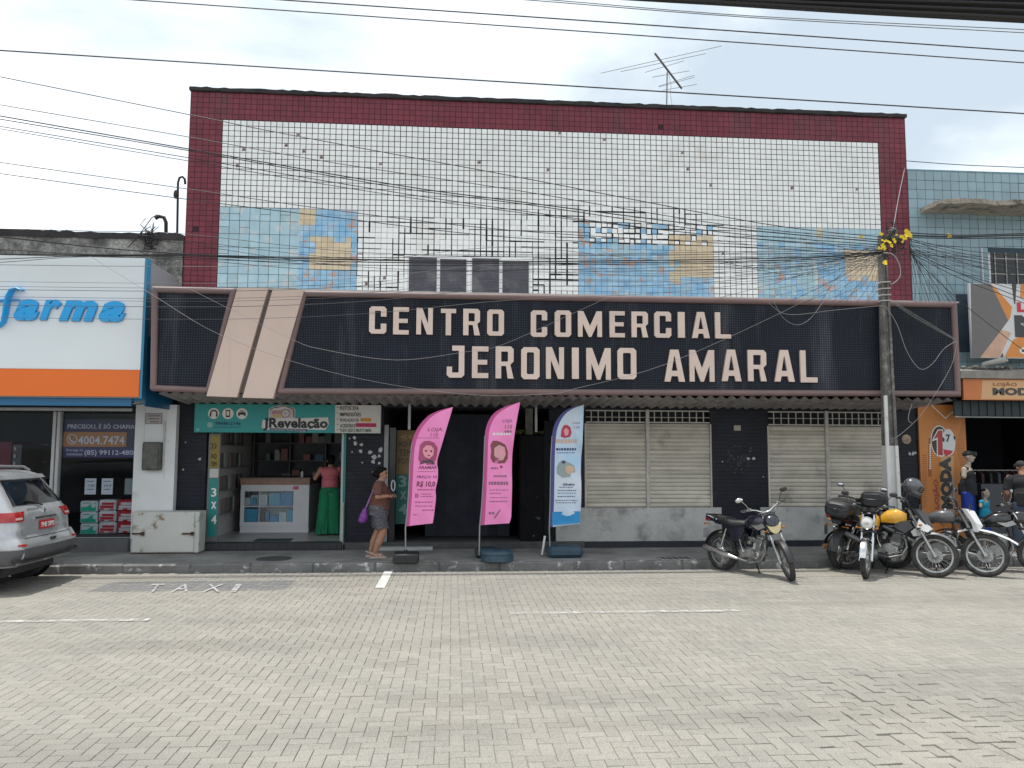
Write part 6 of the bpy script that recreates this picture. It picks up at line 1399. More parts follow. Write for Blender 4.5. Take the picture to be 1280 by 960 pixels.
for y, x0 in ((.08, -.10), (-.08, -.015)):
    b = MB(); b.prism([(x0-.085, y-.035), (x0-.04, y-.052), (x0+.06, y-.048), (x0+.13, y-.055), (x0+.195, y-.038), (x0+.205, y+.01), (x0+.15, y+.052), (x0+.05, y+.046), (x0-.04, y+.046), (x0-.09, y+.025)], 0.0, .024, plane='xy')
    b.tube([(x0+.10, y-.050, .02), (x0+.10, y-.042, .062), (x0+.105, y, .076), (x0+.10, y+.042, .062), (x0+.10, y+.050, .02)], .013, n=6)
    b.tube([(x0+.06, y-.050, .02), (x0-.01, y-.054, .07), (x0-.075, y-.03, .09), (x0-.085, y+.0, .092), (x0-.075, y+.03, .09), (x0-.01, y+.054, .07), (x0+.06, y+.05, .02)], .009, n=6); b.build('sandal', mat('sandal_tan', (.50, .40, .34), .7), wm)
bag = empty('shoulder_bag', (wl.x-.21, wl.y-.14, ZS+.75), label='purple shoulder bag hanging at the woman\'s back hip', cat='bag')
def bagf(b):
    b.ell((0, 0, -.05), (.075, .085, .095)); b.ell((-.02, 0, -.10), (.075, .08, .06)); b.cyl((0, 0, 0), (.03, 0, .10), .055, .03, n=14)
M_bag = mat('bag_purple', (.19, .045, .27), .6, var=.25, vscale=14, bump=.4, bscale=18)
fused('pouch', bagf, M_bag, bag, .008, 2)
b = MB(); b.tube([(.03, 0, .09), (.08, -.02, .22), (.14, -.03, .36), (.20, -.04, .49), (.245, .0, .545), (.26, .08, .54)], .011, n=6); b.tube([(.03, .03, .09), (.085, .08, .22), (.13, .14, .34), (.19, .20, .47), (.245, .14, .545), (.26, .08, .54)], .011, n=6); b.build('strap', mat('bag_strap', (.26, .14, .34), .6), bag)

# -- customer at the counter, seen from behind (faces +x in its own frame, turned away from the street)
p2 = PZ(411, 668.5, .275)
cu = empty('person', (p2.x, p2.y, .275), radians(97), label='person in a pink top and wide green trousers at the photo shop counter', cat='person')
def cbody(b):
    limb(b, [(0, .09, .82), (.02, .10, .45), (-.01, .10, .07)], [.10, .065, .04]); limb(b, [(0, -.09, .82), (-.01, -.10, .45), (-.03, -.10, .07)], [.10, .065, .04])
    for y, x0 in ((.10, -.01), (-.10, -.03)): limb(b, [(x0-.03, y, .04), (x0+.12, y, .035), (x0+.17, y, .03)], [.035, .035, .025])
    b.ell((0, 0, .88), (.12, .17, .12)); b.ell((.03, 0, 1.05), (.11, .15, .15)); b.ell((.07, 0, 1.22), (.105, .175, .12))
    limb(b, [(.09, .19, 1.30), (.12, .30, 1.12), (.26, .32, 1.20)], [.052, .044, .031]); hand(b, (.26, .32, 1.20), (1, -.1, .4), (0, 0, 1), 1, .6, -1)
    limb(b, [(.09, -.19, 1.30), (.16, -.22, 1.08), (.36, -.12, 1.14)], [.052, .044, .031]); hand(b, (.36, -.12, 1.14), (1, .3, 0), (0, 0, 1), 1, .6, 1)
    limb(b, [(.09, 0, 1.32), (.13, 0, 1.40)], [.06, .052]); cbody.q = head(b, (.165, 0, 1.475), .1, .35, .98)
fused('body', cbody, M_sk2, cu, .0085, 3); face_bits(cbody.q, cu, .98)
def ctop(b):
    b.ell((.03, 0, 1.07), (.135, .172, .17)); b.ell((.07, 0, 1.22), (.128, .19, .135)); b.cyl((.0, 0, .93), (.02, 0, 1.08), .168, .170, n=20); b.ell((.09, 0, 1.315), (.07, .15, .045))
    for y in (-1, 1): b.ell((.09, y*.175, 1.295), (.07, .055, .06))
fused('top', ctop, mat('top_pink', (.62, .16, .19), .85, var=.12, vscale=7, bump=.3, bscale=14), cu, .010, 3)
def ctr(b):
    b.ell((0, 0, .90), (.145, .185, .11)); b.cyl((-.01, .115, .03), (0, .085, .88), .138, .118, n=20); b.cyl((-.03, -.115, .03), (0, -.085, .88), .138, .118, n=20)
    rf_ = random.Random(3)
    for y in (.115, -.115):
        for k in range(9):
            a = k*2*pi/9+rf_.uniform(-.2, .2); t = rf_.uniform(.25, .8); cap(b, (-.02+.138*cos(a), y+.138*sin(a), .04), (-.01+.112*cos(a+.15), y*.85+.112*sin(a+.15), .04+.78*t), .024, .010, n=8)
    b.ell((.0, 0, .93), (.135, .178, .05))
fused('trousers', ctr, mat('trousers_green', (.012, .22, .10), .9, var=.3, vscale=5, bump=.5, bscale=9), cu, .010, 2)
def chair_(b):
    q = cbody.q; b.ell(q(-.02, 0, .04), (.098, .086, .088)); b.ell(q(-.06, 0, -.03), (.06, .075, .085)); b.ell(q(-.10, .02, .02), (.055, .06, .055))
fused('hair', chair_, M_hair, cu, .009, 2)

# -- man in black behind the parked motorcycles, cut by the frame
p3_ = PY(1281, 640, 13.55)
mn = empty('person', (p3_.x, 13.55, ZS), radians(70), label='man in a black T-shirt and cap seen from behind at the right edge', cat='person')
def mbody(b):
    limb(b, [(0, .095, .88), (.02, .11, .48), (-.01, .11, .08)], [.10, .066, .042]); limb(b, [(0, -.095, .88), (.0, -.11, .48), (-.03, -.11, .08)], [.10, .066, .042])
    for y, x0 in ((.11, -.01), (-.11, -.03)): limb(b, [(x0-.03, y, .04), (x0+.13, y, .035), (x0+.18, y, .03)], [.037, .037, .026])
    b.ell((0, 0, .94), (.13, .17, .13)); b.ell((.01, 0, 1.12), (.125, .17, .16)); b.ell((.02, 0, 1.28), (.12, .20, .13))
    for y in (-1, 1): limb(b, [(.02, y*.215, 1.37), (.02, y*.27, 1.10), (.20, y*.22, .98)], [.058, .048, .034]); hand(b, (.20, y*.22, .98), (1, -y*.2, -.2), (0, 0, 1), 1, .8, -y)
    limb(b, [(.02, 0, 1.38), (.05, 0, 1.48)], [.068, .060]); mbody.q = head(b, (.085, 0, 1.565), .25, .18, 1.0)
fused('body', mbody, M_sk1, mn, .0085, 3); face_bits(mbody.q, mn)
def mshirt(b):
    b.ell((.01, 0, 1.10), (.155, .195, .17)); b.ell((.02, 0, 1.28), (.145, .22, .14)); b.cyl((0, 0, .86), (.01, 0, 1.1), .185, .19, n=20); b.ell((.02, 0, 1.40), (.08, .17, .045))
    for y in (-1, 1): b.ell((.02, y*.205, 1.36), (.075, .07, .07)); b.cyl((.02, y*.22, 1.36), (.02, y*.268, 1.14), .078, .074, n=16)
fused('shirt', mshirt, mat('tshirt_black', (.022, .022, .024), .9, var=.3, vscale=8, stain=(.055, .055, .06), stain_scale=7, stain_pos=(.56, .68), bump=.3, bscale=14), mn, .010, 3)
def mjeans(b): b.ell((0, 0, .93), (.15, .19, .10)); b.cyl((-.01, .11, .06), (0, .09, .92), .085, .12, n=18); b.cyl((-.03, -.11, .06), (0, -.09, .92), .085, .12, n=18)
fused('jeans', mjeans, mat('jeans_blue', (.05, .07, .11), .9, var=.3, vscale=7), mn, .011, 2)
def mcap(b): q = mbody.q; b.ell(q(-.012, 0, .048), (.102, .086, .078)); b.cyl(q(.06, 0, .05), q(.15, 0, .04), .05, .045, n=14)
fused('cap', mcap, mat('cap_dark', (.035, .04, .035), .9), mn, .009, 2)

# -- shop mannequins
M_man = mat('mannequin_skin', (.42, .34, .27), .45)
def mannequin(px, topz, Y, rz, label, adult, floor):
    s = 1.0 if adult else .66
    x = PY(px, 600, Y).x; H = 1.72*s; z0 = topz-H
    o = empty('mannequin', (x, Y, z0), rz, label=label, cat='mannequin', group='mannequins in front of the clothing shop')
    def f(b):
        def S(*p): return tuple(v*s for v in p)
        b.ell(S(0, 0, .92), S(.115, .155, .13)); b.ell(S(.0, 0, 1.10), S(.105, .145, .15)); b.ell(S(.01, 0, 1.28), S(.11, .17, .13))
        for y in (-1, 1):
            cap(b, S(0, y*.08, .88), S(.0, y*.085, .48), .085*s, .055*s); cap(b, S(0, y*.085, .48), S(-.02, y*.085, .08), .058*s, .036*s); cap(b, S(-.02, y*.085, .04), S(.12, y*.09, .03), .033*s, .024*s)
            b.ell(S(.0, y*.20, 1.34), S(.055, .05, .065)); cap(b, S(.0, y*.205, 1.33), S(.0, y*.235, 1.22), .048*s, .046*s)
        cap(b, S(.01, 0, 1.36), S(.03, 0, 1.48), .058*s, .05*s); f.q = head(b, S(.05, 0, 1.60), 0, 0, s*(1.0 if adult else 1.15))
    fused('body', f, M_man, o, .009 if adult else .007, 3); 
    def cp(b):
        q = f.q; b.ell(q(-.02, 0, .05), (.098*s, .082*s, .072*s)) if not adult else (b.ell(q(-.02, 0, .05), (.102, .084, .070)), b.cyl(q(.05, 0, .055), q(.13, 0, .045), .05, .045, n=14))
    fused('cap' if adult else 'hair', cp, M_hair if not adult else mat('cap_dark', (.035, .04, .035), .9), o, .008, 2)
    def tp_(b):
        def S(*p): return tuple(v*s for v in p)
        b.ell(S(0, 0, 1.08), S(.13, .168, .17)); b.ell(S(.01, 0, 1.26), S(.125, .178, .13)); b.cyl(S(0, 0, .86), S(0, 0, 1.08), .165*s, .16*s, n=18)
        for y in (-1, 1): b.ell(S(.01, y*.12, 1.375), S(.06, .045, .035))
        if not adult:
            for y in (-1, 1): b.ell(S(0, y*.195, 1.34), S(.07, .065, .07))
    fused('tank_top' if adult else 'shirt', tp_, mat('tank_black', (.018, .019, .024), .9, var=.2) if adult else mat('shirt_turquoise', (.01, .30, .46), .85, var=.15, vscale=8), o, .010 if adult else .008, 2)
    def sh_(b):
        def S(*p): return tuple(v*s for v in p)
        b.ell(S(0, 0, .90), S(.14, .175, .10))
        for y in (-1, 1): b.cyl(S(.01, y*.09, .52), S(0, y*.08, .90), .11*s, .105*s, n=16)
    fused('shorts', sh_, mat('shorts_blue', (.012, .045, .30), .85, var=.2), o, .010 if adult else .008, 2)
    b = MB(); b.box(-.2*s, .2*s, -.2*s, .2*s, -(z0-floor), -.002, ch=.01); b.build('stand', mat('stand_grey', (.08, .08, .09), .7), o)
    if adult:
        b = MB(); b.box(.118, .124, .05, .10, 1.27, 1.29); b.build('print', M_pw, o)
    return o
mannequin(1209, PY(1209, 563, 14.3).z, 14.3, radians(-48), 'adult mannequin in a black sleeveless top, cap and blue shorts by the orange banner', True, ZS)
mannequin(1229, PY(1229, 611, 14.2).z, 14.2, radians(-60), 'child mannequin in a turquoise shirt beside the adult mannequin', False, ZS)

# ================================================================== motorcycles
M_tyre = mat('tyre_rubber', (.022, .022, .022), .85, var=.5, vscale=10, col2=(.055, .052, .048)); M_chrome = mat('chrome', (.62, .62, .62), .18, 1.0); M_alum = mat('cast_aluminium', (.42, .42, .41), .38, .85, var=.3, vscale=14); M_steelg = mat('dull_steel', (.22, .22, .22), .45, .7, var=.3, vscale=20)
M_blkp = mat('black_paint', (.012, .012, .014), .18, coat=.6); M_frame = mat('frame_black', (.016, .016, .018), .4); M_vinyl = mat('black_vinyl', (.024, .024, .026), .5, bump=.25, bscale=90); M_plast = mat('dark_plastic', (.028, .028, .03), .5)
M_lens = mat('headlight_lens', (.70, .70, .66), .08, spec=.8, coat=.6); M_lensy = mat('headlight_amber', (.72, .60, .34), .12, coat=.6); M_redl = mat('tail_red', (.35, .012, .015), .15, coat=.5); M_orl = mat('indicator_amber', (.40, .14, .015), .25); M_gold = mat('gold_paint', (.72, .38, .03), .22, var=.15, vscale=9, coat=.6); M_wplast = mat('white_plastic', (.72, .72, .72), .3, coat=.3); M_rusty = mat('rusty_pipe', (.26, .13, .07), .6, .4, var=.4, vscale=18); M_mir = mat('mirror_glass', (.6, .62, .64), .04, 1.0)
RY = Matrix.Rotation(pi/2, 4, 'X')
def mc_wheel(nm, root, T, R, tw, rimm, disc_side=0, drum=False):
    """T places the wheel: axle along local y at its origin"""
    rim = R-tw*.92
    b = MB(T @ RY); pr_ = [(rim-.018, -.026), (rim+.006, -.034), (rim+.010, -.030), (rim-.006, -.02), (rim-.008, 0), (rim-.006, .02), (rim+.010, .030), (rim+.006, .034), (rim-.018, .026), (rim-.022, 0)]
    b.lathe(pr_, 40, closed=True); w = b.build(nm, rimm, root)
    b = MB(T @ RY); m_ = 14; pr_ = [(rim+(R-rim)*.5+(R-rim)*.52*cos(a), tw*.52*sin(a)) for a in [2*pi*i/m_ for i in range(m_)]]; b.lathe(pr_, 44, closed=True)
    for k in range(44):
        a = 2*pi*k/44
        for q, z in ((0, tw*.2), (.5, -tw*.2)):
            a2 = a+q*2*pi/44; c = Vector((R*cos(a2), R*sin(a2), z)); t = Vector((-sin(a2), cos(a2), 0)); rr_ = Vector((cos(a2), sin(a2), 0)); zz = Vector((0, 0, 1))
            vs = [c+t*u*.011+zz*v*tw*.16+rr_*h for h in (-.012, .004) for u, v in ((-1, -1), (1, -1), (1, 1), (-1, 1))]; b.add(vs, [(4, 5, 6, 7), (0, 1, 5, 4), (1, 2, 6, 5), (2, 3, 7, 6), (3, 0, 4, 7)])
    b.build('tyre', M_tyre, w)
    b = MB(T @ RY); b.cyl((0, 0, -.055), (0, 0, .055), .022, n=14)
    if drum: b.lathe([(.0, -.05), (.068, -.05), (.075, -.04), (.075, .03), (.06, .045), (0, .045)], 24)
    else: b.lathe([(.03, -.05), (.042, -.045), (.03, -.03), (.03, .03), (.042, .045), (.03, .05)], 18, closed=True)
    b.build('hub', M_alum, w)
    b = MB(T @ RY)
    for k in range(36):
        a = 2*pi*k/36; a2 = a+(.32 if k % 2 else -.32); z = .042 if k % 4 < 2 else -.042
        b.cyl((.04*cos(a2), .04*sin(a2), z), ((rim-.012)*cos(a), (rim-.012)*sin(a), 0), .0022, n=4, caps=False)
    tag(b.build('spokes', M_chrome, w), kind='stuff')
    if disc_side:
        b = MB(T @ RY); z = .062*disc_side; b.lathe([(.055, z-.002), (.112, z-.002), (.112, z+.002), (.055, z+.002)], 32, closed=True, smooth=False)
        for k in range(6): a = k*pi/3; b.cyl((.03*cos(a), .03*sin(a), z), (.06*cos(a+.3), .06*sin(a+.3), z), .007, n=6)
        b.build('brake_disc', M_alum, w)
    return w
def superloft(b, secs, n=18, e_=2.6, caps=True):
    """secs: (x, zc, half width, half height); superellipse rings across x"""
    vs = []
    for (x, zc, hw, hh) in secs:
        for k in range(n):
            a = 2*pi*k/n; c_, s_ = cos(a), sin(a)
            vs.append((x, hw*math.copysign(abs(c_)**(2/e_), c_), zc+hh*math.copysign(abs(s_)**(2/e_), s_)))
    m_ = len(secs); b.add(vs, [(j*n+k, j*n+(k+1) % n, (j+1)*n+(k+1) % n, (j+1)*n+k) for j in range(m_-1) for k in range(n)], True)
    if caps: b.add(vs, [tuple(range(n)), tuple(range((m_-1)*n, m_*n))])
def arc_guard(b, c, r, a0, a1, w, droop=.03, n=16, th=.004):
    vs = []
    for i in range(n+1):
        a = a0+(a1-a0)*i/n
        for (y, dr) in ((-w, -droop), (-w*.6, -.004), (0, 0), (w*.6, -.004), (w, -droop)):
            vs.append((c[0]+(r+dr)*cos(a), y, c[1]+(r+dr)*sin(a)))
        for (y, dr) in ((w, -droop-th), (w*.6, -.004-th), (0, -th), (-w*.6, -.004-th), (-w, -droop-th)):
            vs.append((c[0]+(r+dr)*cos(a), y, c[1]+(r+dr)*sin(a)))
    b.add(vs, [(i*10+k, i*10+(k+1) % 10, (i+1)*10+(k+1) % 10, (i+1)*10+k) for i in range(n) for k in range(10)], True); b.add(vs, [tuple(range(10)), tuple(range(n*10, n*10+10))])
def motorcycle(front, rear, label, style, steer=0.0, lean=.10, paint=None, paint2=None, flash=None, topbox=False, seat_m=None, zr=0.0, muffler=None):
    f = Vector((front[0], front[1], 0)); r = Vector((rear[0], rear[1], 0)); d = (f-r).normalized(); mid = (f+r)/2
    root = empty('motorcycle', (mid.x, mid.y, 0.0), 0, label=label, cat='motorcycle', group='motorcycles parked along the kerb')
    root.rotation_euler = (-lean, 0, atan2(d.y, d.x)); paint = paint or M_blkp; paint2 = paint2 or paint
    trail = style in ('trail', 'dirt'); R1 = .335 if trail else .305; R2 = .315 if trail else .305; WB_ = .64 if not trail else .67; lift = .06 if trail else 0
    ax = Vector((WB_, 0, R1)); rk_ = radians(27); fd = Vector((-sin(rk_), 0, cos(rk_))); hz = .97+lift; hd_ = ax+fd*((hz-R1)/fd.z)+Vector((-.05, 0, 0))
    ST = Matrix.Translation(hd_) @ Matrix.Rotation(steer, 4, fd) @ Matrix.Translation(-hd_)
    mc_wheel('front_wheel', root, ST @ Matrix.Translation(ax), R1, .080 if not trail else .085, M_alum if style != 'street' else M_steelg, disc_side=(-1 if trail else 0), drum=not trail)
    mc_wheel('rear_wheel', root, Matrix.Translation((-WB_, 0, R2)), R2, .095, M_steelg, 0, drum=True)
    top = ax+fd*((hz+.02-R1)/fd.z); midp = ax+fd*(.36 if not trail else .40)
    for y in (-1, 1):
        o_ = Vector((0, y*.082, 0)); b = MB(ST); b.cyl(ax+o_-fd*.02, midp+o_, .026, .024, n=12); b.ell(ax+o_-fd*.015, .03, n=10, m=7); b.build('fork_slider', M_alum if trail or style == 'street' else M_chrome, root)
        b = MB(ST); b.cyl(midp+o_, top+o_, .0165 if not trail else .022, n=12); b.build('fork_tube', M_chrome if not trail else M_steelg, root)
    b = MB(ST); b.cyl(ax-Vector((0, .10, 0)), ax+Vector((0, .10, 0)), .009, n=8); b.build('front_axle', M_steelg, root)
    b = MB(ST); c_ = ax+fd*.46; b.box(c_.x-.04, c_.x+.03, -.11, .11, c_.z-.02, c_.z+.02, ch=.01); b.box(top.x-.05, top.x+.03, -.11, .11, top.z-.02, top.z+.01, ch=.01); b.build('triple_clamp', M_frame, root)
    hb = top+Vector((-.02, 0, .03)); rise = .09 if not trail else .13
    b = MB(ST); b.tube([hb+Vector((-.12, -.36, rise-.01)), hb+Vector((-.06, -.24, rise)), hb+Vector((0, -.14, rise*.7)), hb+Vector((.01, -.05, .01)), hb+Vector((.01, .05, .01)), hb+Vector((0, .14, rise*.7)), hb+Vector((-.06, .24, rise)), hb+Vector((-.12, .36, rise-.01))], .0115, n=8); b.build('handlebar', M_chrome if style == 'street' else M_frame, root)
    for y in (-1, 1):
        b = MB(ST); b.cyl(hb+Vector((-.075, y*.27, rise-.002)), hb+Vector((-.122, y*.365, rise-.01)), .018, n=10); b.build('grip', M_plast, root)
        b = MB(ST); b.tube([hb+Vector((-.035, y*.23, rise+.005)), hb+Vector((-.01, y*.27, rise-.005)), hb+Vector((-.055, y*.36, rise-.012))], .0065, n=6); b.box(*sorted((hb.x-.09, hb.x-.04)), *sorted((y*.20, y*.26)), hb.z+rise-.03, hb.z+rise+.02, ch=.008); b.build('lever', M_steelg, root)
        mh_ = hb+Vector((-.03, y*.36, rise+.19)); b = MB(ST); b.tube([hb+Vector((-.05, y*.24, rise)), hb+Vector((-.02, y*.28, rise+.10)), mh_+Vector((.0, -y*.03, -.02))], .006, n=6); b.ell(mh_, (.022, .062, .040), n=14, m=8); m_o = b.build('mirror', M_chrome if (style == 'street' and y < 0) else M_plast, root)
        b = MB(ST); b.ell(mh_+Vector((-.016, 0, 0)), (.010, .054, .034), n=14, m=8); b.build('glass', M_mir, m_o)
        if style != 'dirt':
            b = MB(ST); q_ = ax+fd*.52+Vector((.05, y*.15, 0)); b.cyl((q_.x, y*.08, q_.z), (q_.x, y*.14, q_.z), .008, n=6); b.ell(q_, (.030, .018, .019), n=10, m=7); b.build('indicator', M_orl, root)
    hl = ax+fd*.60+Vector((.085, 0, .01))
    if style in ('round', 'plain'):
        b = MB(ST); b.ell(hl-Vector((.035, 0, 0)), (.085, .098, .098), n=20, m=12); b.lathe([(.085, .03), (.098, .035), (.100, .05), (.090, .055)], 24, M=Matrix.Translation(hl-Vector((.02, 0, 0))) @ Matrix.Rotation(pi/2, 4, 'Y'), closed=True); hlo = b.build('headlight', M_chrome, root)
        b = MB(ST @ Matrix.Translation(hl-Vector((.02, 0, 0))) @ Matrix.Rotation(pi/2, 4, 'Y')); b.lathe([(0, .068), (.04, .064), (.075, .054), (.088, .046)], 24); b.build('lens', M_lens, hlo)
        for y in (-1, 1): b = MB(ST); c2 = top+Vector((.02, y*.06, .06)); b.cyl(c2-Vector((.02, 0, .03)), c2+Vector((-.02, 0, .03)), .045, n=16); b.build('gauge', M_plast, root)
    elif style == 'street':
        b = MB(ST); superloft(b, [(hl.x-.12, hl.z+.03, .09, .12), (hl.x-.06, hl.z+.03, .115, .135), (hl.x+.00, hl.z+.025, .118, .13), (hl.x+.05, hl.z+.01, .10, .105), (hl.x+.085, hl.z-.01, .07, .07), (hl.x+.10, hl.z-.02, .03, .03)], 22); hlo = b.build('headlight_fairing', paint, root)
        b = MB(ST); b.prism([(-.108, hl.z+.025), (-.06, hl.z-.005), (0, hl.z-.015), (.06, hl.z-.005), (.108, hl.z+.025), (.075, hl.z-.075), (.035, hl.z-.118), (0, hl.z-.125), (-.035, hl.z-.118), (-.075, hl.z-.075)], hl.x+.03, hl.x+.105, plane='yz'); b.build('headlight', M_lensy, hlo)
    else:
        b = MB(ST); zc = hl.z-.02
        vs = [(hl.x-.06, -.12, zc+.16), (hl.x-.06, .12, zc+.16), (hl.x+.045, .10, zc-.02), (hl.x+.07, .06, zc-.14), (hl.x+.07, -.06, zc-.14), (hl.x+.045, -.10, zc-.02), (hl.x+.03, 0, zc+.14), (hl.x+.12, 0, zc-.05)]
        vs += [(x-.05, y*.85, z) for x, y, z in vs]
        fs = [(0, 6, 5), (6, 1, 2), (6, 7, 5), (6, 2, 7), (5, 7, 4), (7, 3, 4), (7, 2, 3)]; vs = [(hl.x+(x-hl.x)*1.25+.02, y*1.15, zc+(z-zc)*1.2) for x, y, z in vs]; b.add(vs, fs+[tuple(8+i for i in q[::-1]) for q in fs]+[(0, 5, 13, 8), (5, 4, 12, 13), (4, 3, 11, 12), (3, 2, 10, 11), (2, 1, 9, 10), (1, 6, 14, 9), (6, 0, 8, 14)]); hlo = b.build('headlight_mask', paint2, root)
        b = MB(ST); b.ell((hl.x+.105, 0, zc-.07), (.035, .075, .05), n=14, m=8); b.build('headlight', M_lens, hlo)
        b = MB(ST); b.tube([(hl.x-.03, -.1, zc+.14), (hl.x+.0, -.07, zc+.27), (hl.x+.0, .07, zc+.27), (hl.x-.03, .1, zc+.14)], .006, n=5); b.prism([(-.10, zc+.15), (.10, zc+.15), (.07, zc+.27), (-.07, zc+.27)], hl.x-.012, hl.x-.004, plane='yz'); b.build('screen', M_plast, root)
        if style == 'trail':
            for y in (-1, 1): b = MB(ST); b.prism([(hl.x-.02, zc+.04), (hl.x+.17, zc-.10), (hl.x+.10, zc-.17), (hl.x-.06, zc-.12)], y*.085, y*.105, plane='xz'); b.build('beak', M_wplast, root)
            b = MB(ST); b.prism([(-.09, zc-.09), (.09, zc-.09), (.06, zc-.19), (-.06, zc-.19)], hl.x+.06, hl.x+.11, plane='yz'); b.build('beak', M_plast, root)
    # front mudguard
    b = MB(ST)
    if style == 'dirt': 
        vs = []; sec = [(.30, .70, .06), (.42, .745, .075), (.60, .755, .075), (.80, .715, .07), (1.0, .635, .055), (1.12, .56, .03)]
        for x, z, w in sec: vs += [(x, -w, z-.03), (x, 0, z), (x, w, z-.03), (x, w, z-.036), (x, 0, z-.006), (x, -w, z-.036)]
        b.add(vs, [(i*6+k, i*6+(k+1) % 6, (i+1)*6+(k+1) % 6, (i+1)*6+k) for i in range(5) for k in range(6)], True); b.add(vs, [(0, 1, 2, 3, 4, 5), (30, 31, 32, 33, 34, 35)])
        b.build('front_mudguard', M_wplast, root)
    else:
        a0 = .15 if not trail else .5; arc_guard(b, (ax.x, ax.z), R1+.03, a0, 2.75, .058, .035)
        for y in (-1, 1): b.cyl((ax.x, y*.06, ax.z+.25), (ax.x-.1, y*.075, ax.z+.2), .008, n=6)
        b.build('front_mudguard', {'street': M_plast, 'round': M_chrome, 'plain': M_chrome}.get(style, M_steelg), root)
    # frame, engine, exhaust
    b = MB()
    L_ = lift
    b.tube([hd_+Vector((-.06, 0, -.06)), (.10, 0, .80+L_), (-.15, 0, .74+L_), (-.50, 0, .76+L_), (-.78, 0, .80+L_)], .020, n=8)
    b.tube([hd_+Vector((-.05, 0, -.14)), (.27, 0, .52+L_), (.20, 0, .26+L_), (-.22, 0, .24+L_)], .019, n=8)
    for y in (-1, 1): b.tube([(-.22, y*.07, .30+L_), (-WB_, y*.085, R2)], .016, n=8); b.tube([(-.20, y*.05, .30+L_), (-.30, y*.09, .55+L_), (-.45, y*.10, .72+L_)], .012, n=6)
    b.build('frame', M_frame, root)
    for y in (-1, 1):
        b = MB(); p0_, p1_ = Vector((-WB_+.04, y*.115, R2+.02)), Vector((-.46, y*.125, .70+L_)); b.cyl(p0_, p1_, .012, n=8); 
        for k in range(9): c_ = p0_.lerp(p1_, .25+.06*k); b.cyl(c_, c_+(p1_-p0_).normalized()*.009, .027, n=12)
        b.build('shock_absorber', M_chrome, root)
    b = MB(); b.box(-.20, .16, -.085, .085, .235+L_, .40+L_, ch=.03); b.cyl((.02, -.125, .33+L_), (.02, .125, .33+L_), .095, n=20); b.cyl((-.12, -.12, .335+L_), (-.12, .11, .335+L_), .07, n=18); b.cyl((.02, -.135, .33+L_), (.02, -.12, .33+L_), .06, n=18); eng = b.build('engine', M_alum, root)
    Ecy = Matrix.Translation((.11, 0, .38+L_)) @ Matrix.Rotation(radians(12), 4, 'Y')
    b = MB(Ecy)
    for k in range(8): b.box(-.075, .075, -.085, .085, .03+.021*k, .040+.021*k, ch=.003)
    b.box(-.055, .055, -.062, .062, .0, .20); b.box(-.07, .07, -.075, .075, .20, .26, ch=.02); b.build('cylinder', M_steelg if style != 'street' else M_alum, eng)
    b = MB()
    for y in (-1, 1):
        for cx_, r_ in ((.02, .082), (-.12, .06)):
            for k in range(7): a = k*2*pi/7; b.cyl((cx_+r_*cos(a), y*.118, .333+L_+r_*sin(a)), (cx_+r_*cos(a), y*.131, .333+L_+r_*sin(a)), .008, n=6)
    b.build('cover_bolts', M_steelg, eng)
    b = MB(); b.tube([(.12, -.09, .60+L_), (.16, -.10, .66+L_), (.06, -.06, .74+L_)], .006, n=5); b.tube([(-.06, -.05, .55+L_), (-.10, -.11, .50+L_), (-.05, -.12, .42+L_)], .008, n=5); b.tube([(.0, .10, .36+L_), (.10, .13, .44+L_), (.22, .04, .70+L_)], .006, n=5); b.build('hoses', M_plast, eng)
    b = MB(); b.tube([(.16, -.15, .30+L_), (.02, -.17, .25+L_), (-.04, -.16, .26+L_)], .008, n=6); b.box(.14, .22, -.20, -.14, .285+L_, .30+L_, ch=.005); b.build('brake_pedal', M_steelg, root)
    b = MB(); b.tube([(.06, .14, .30+L_), (.16, .16, .33+L_), (.17, .21, .335+L_)], .008, n=6); b.build('gear_lever', M_steelg, root)
    b = MB(); b.tube([(-.10, -.13, .36+L_), (-.14, -.15, .48+L_), (-.13, -.19, .56+L_)], .010, n=6); b.build('kick_lever', M_chrome, root)
    b = MB(); b.cyl((-.06, -.03, .56+L_), (-.06, .05, .56+L_), .045, n=12); b.box(-.09, -.03, -.06, .0, .48+L_, .54+L_, ch=.01); b.build('carburettor', M_alum, eng)
    b = MB(); b.cyl((-.06, 0, .56+L_), (-.16, 0, .57+L_), .035, n=12); b.box(-.30, -.16, -.09, .09, .48+L_, .66+L_, ch=.03); b.build('airbox', M_plast, root)
    b = MB(); b.tube([(.175, -.03, .55+L_), (.26, -.05, .50+L_), (.285, -.07, .38+L_), (.22, -.10, .25+L_), (.05, -.13, .20+L_), (-.20, -.14, .24+L_)], .019, n=10); b.build('exhaust_pipe', M_rusty if style in ('plain',) else M_steelg, root)
    b = MB(); e0, e1 = (Vector((-.20, -.145, .24+L_)), Vector((-.88, -.17, .36+L_))) if not trail else (Vector((-.20, -.145, .34+L_)), Vector((-.80, -.17, .62+L_))); b.cyl(e0, e0.lerp(e1, .25), .02, .042, n=14); b.cyl(e0.lerp(e1, .25), e1, .045, .048, n=16); b.cyl(e1, e1+(e1-e0).normalized()*.03, .03, .022, n=12)
    if style == 'plain': b.v = [(x, -y, z) for x, y, z in b.v]
    b.build('muffler', muffler or (M_chrome if style == 'street' else M_steelg), root)
    # tank, seat, tail
    b = MB(); t_ = L_
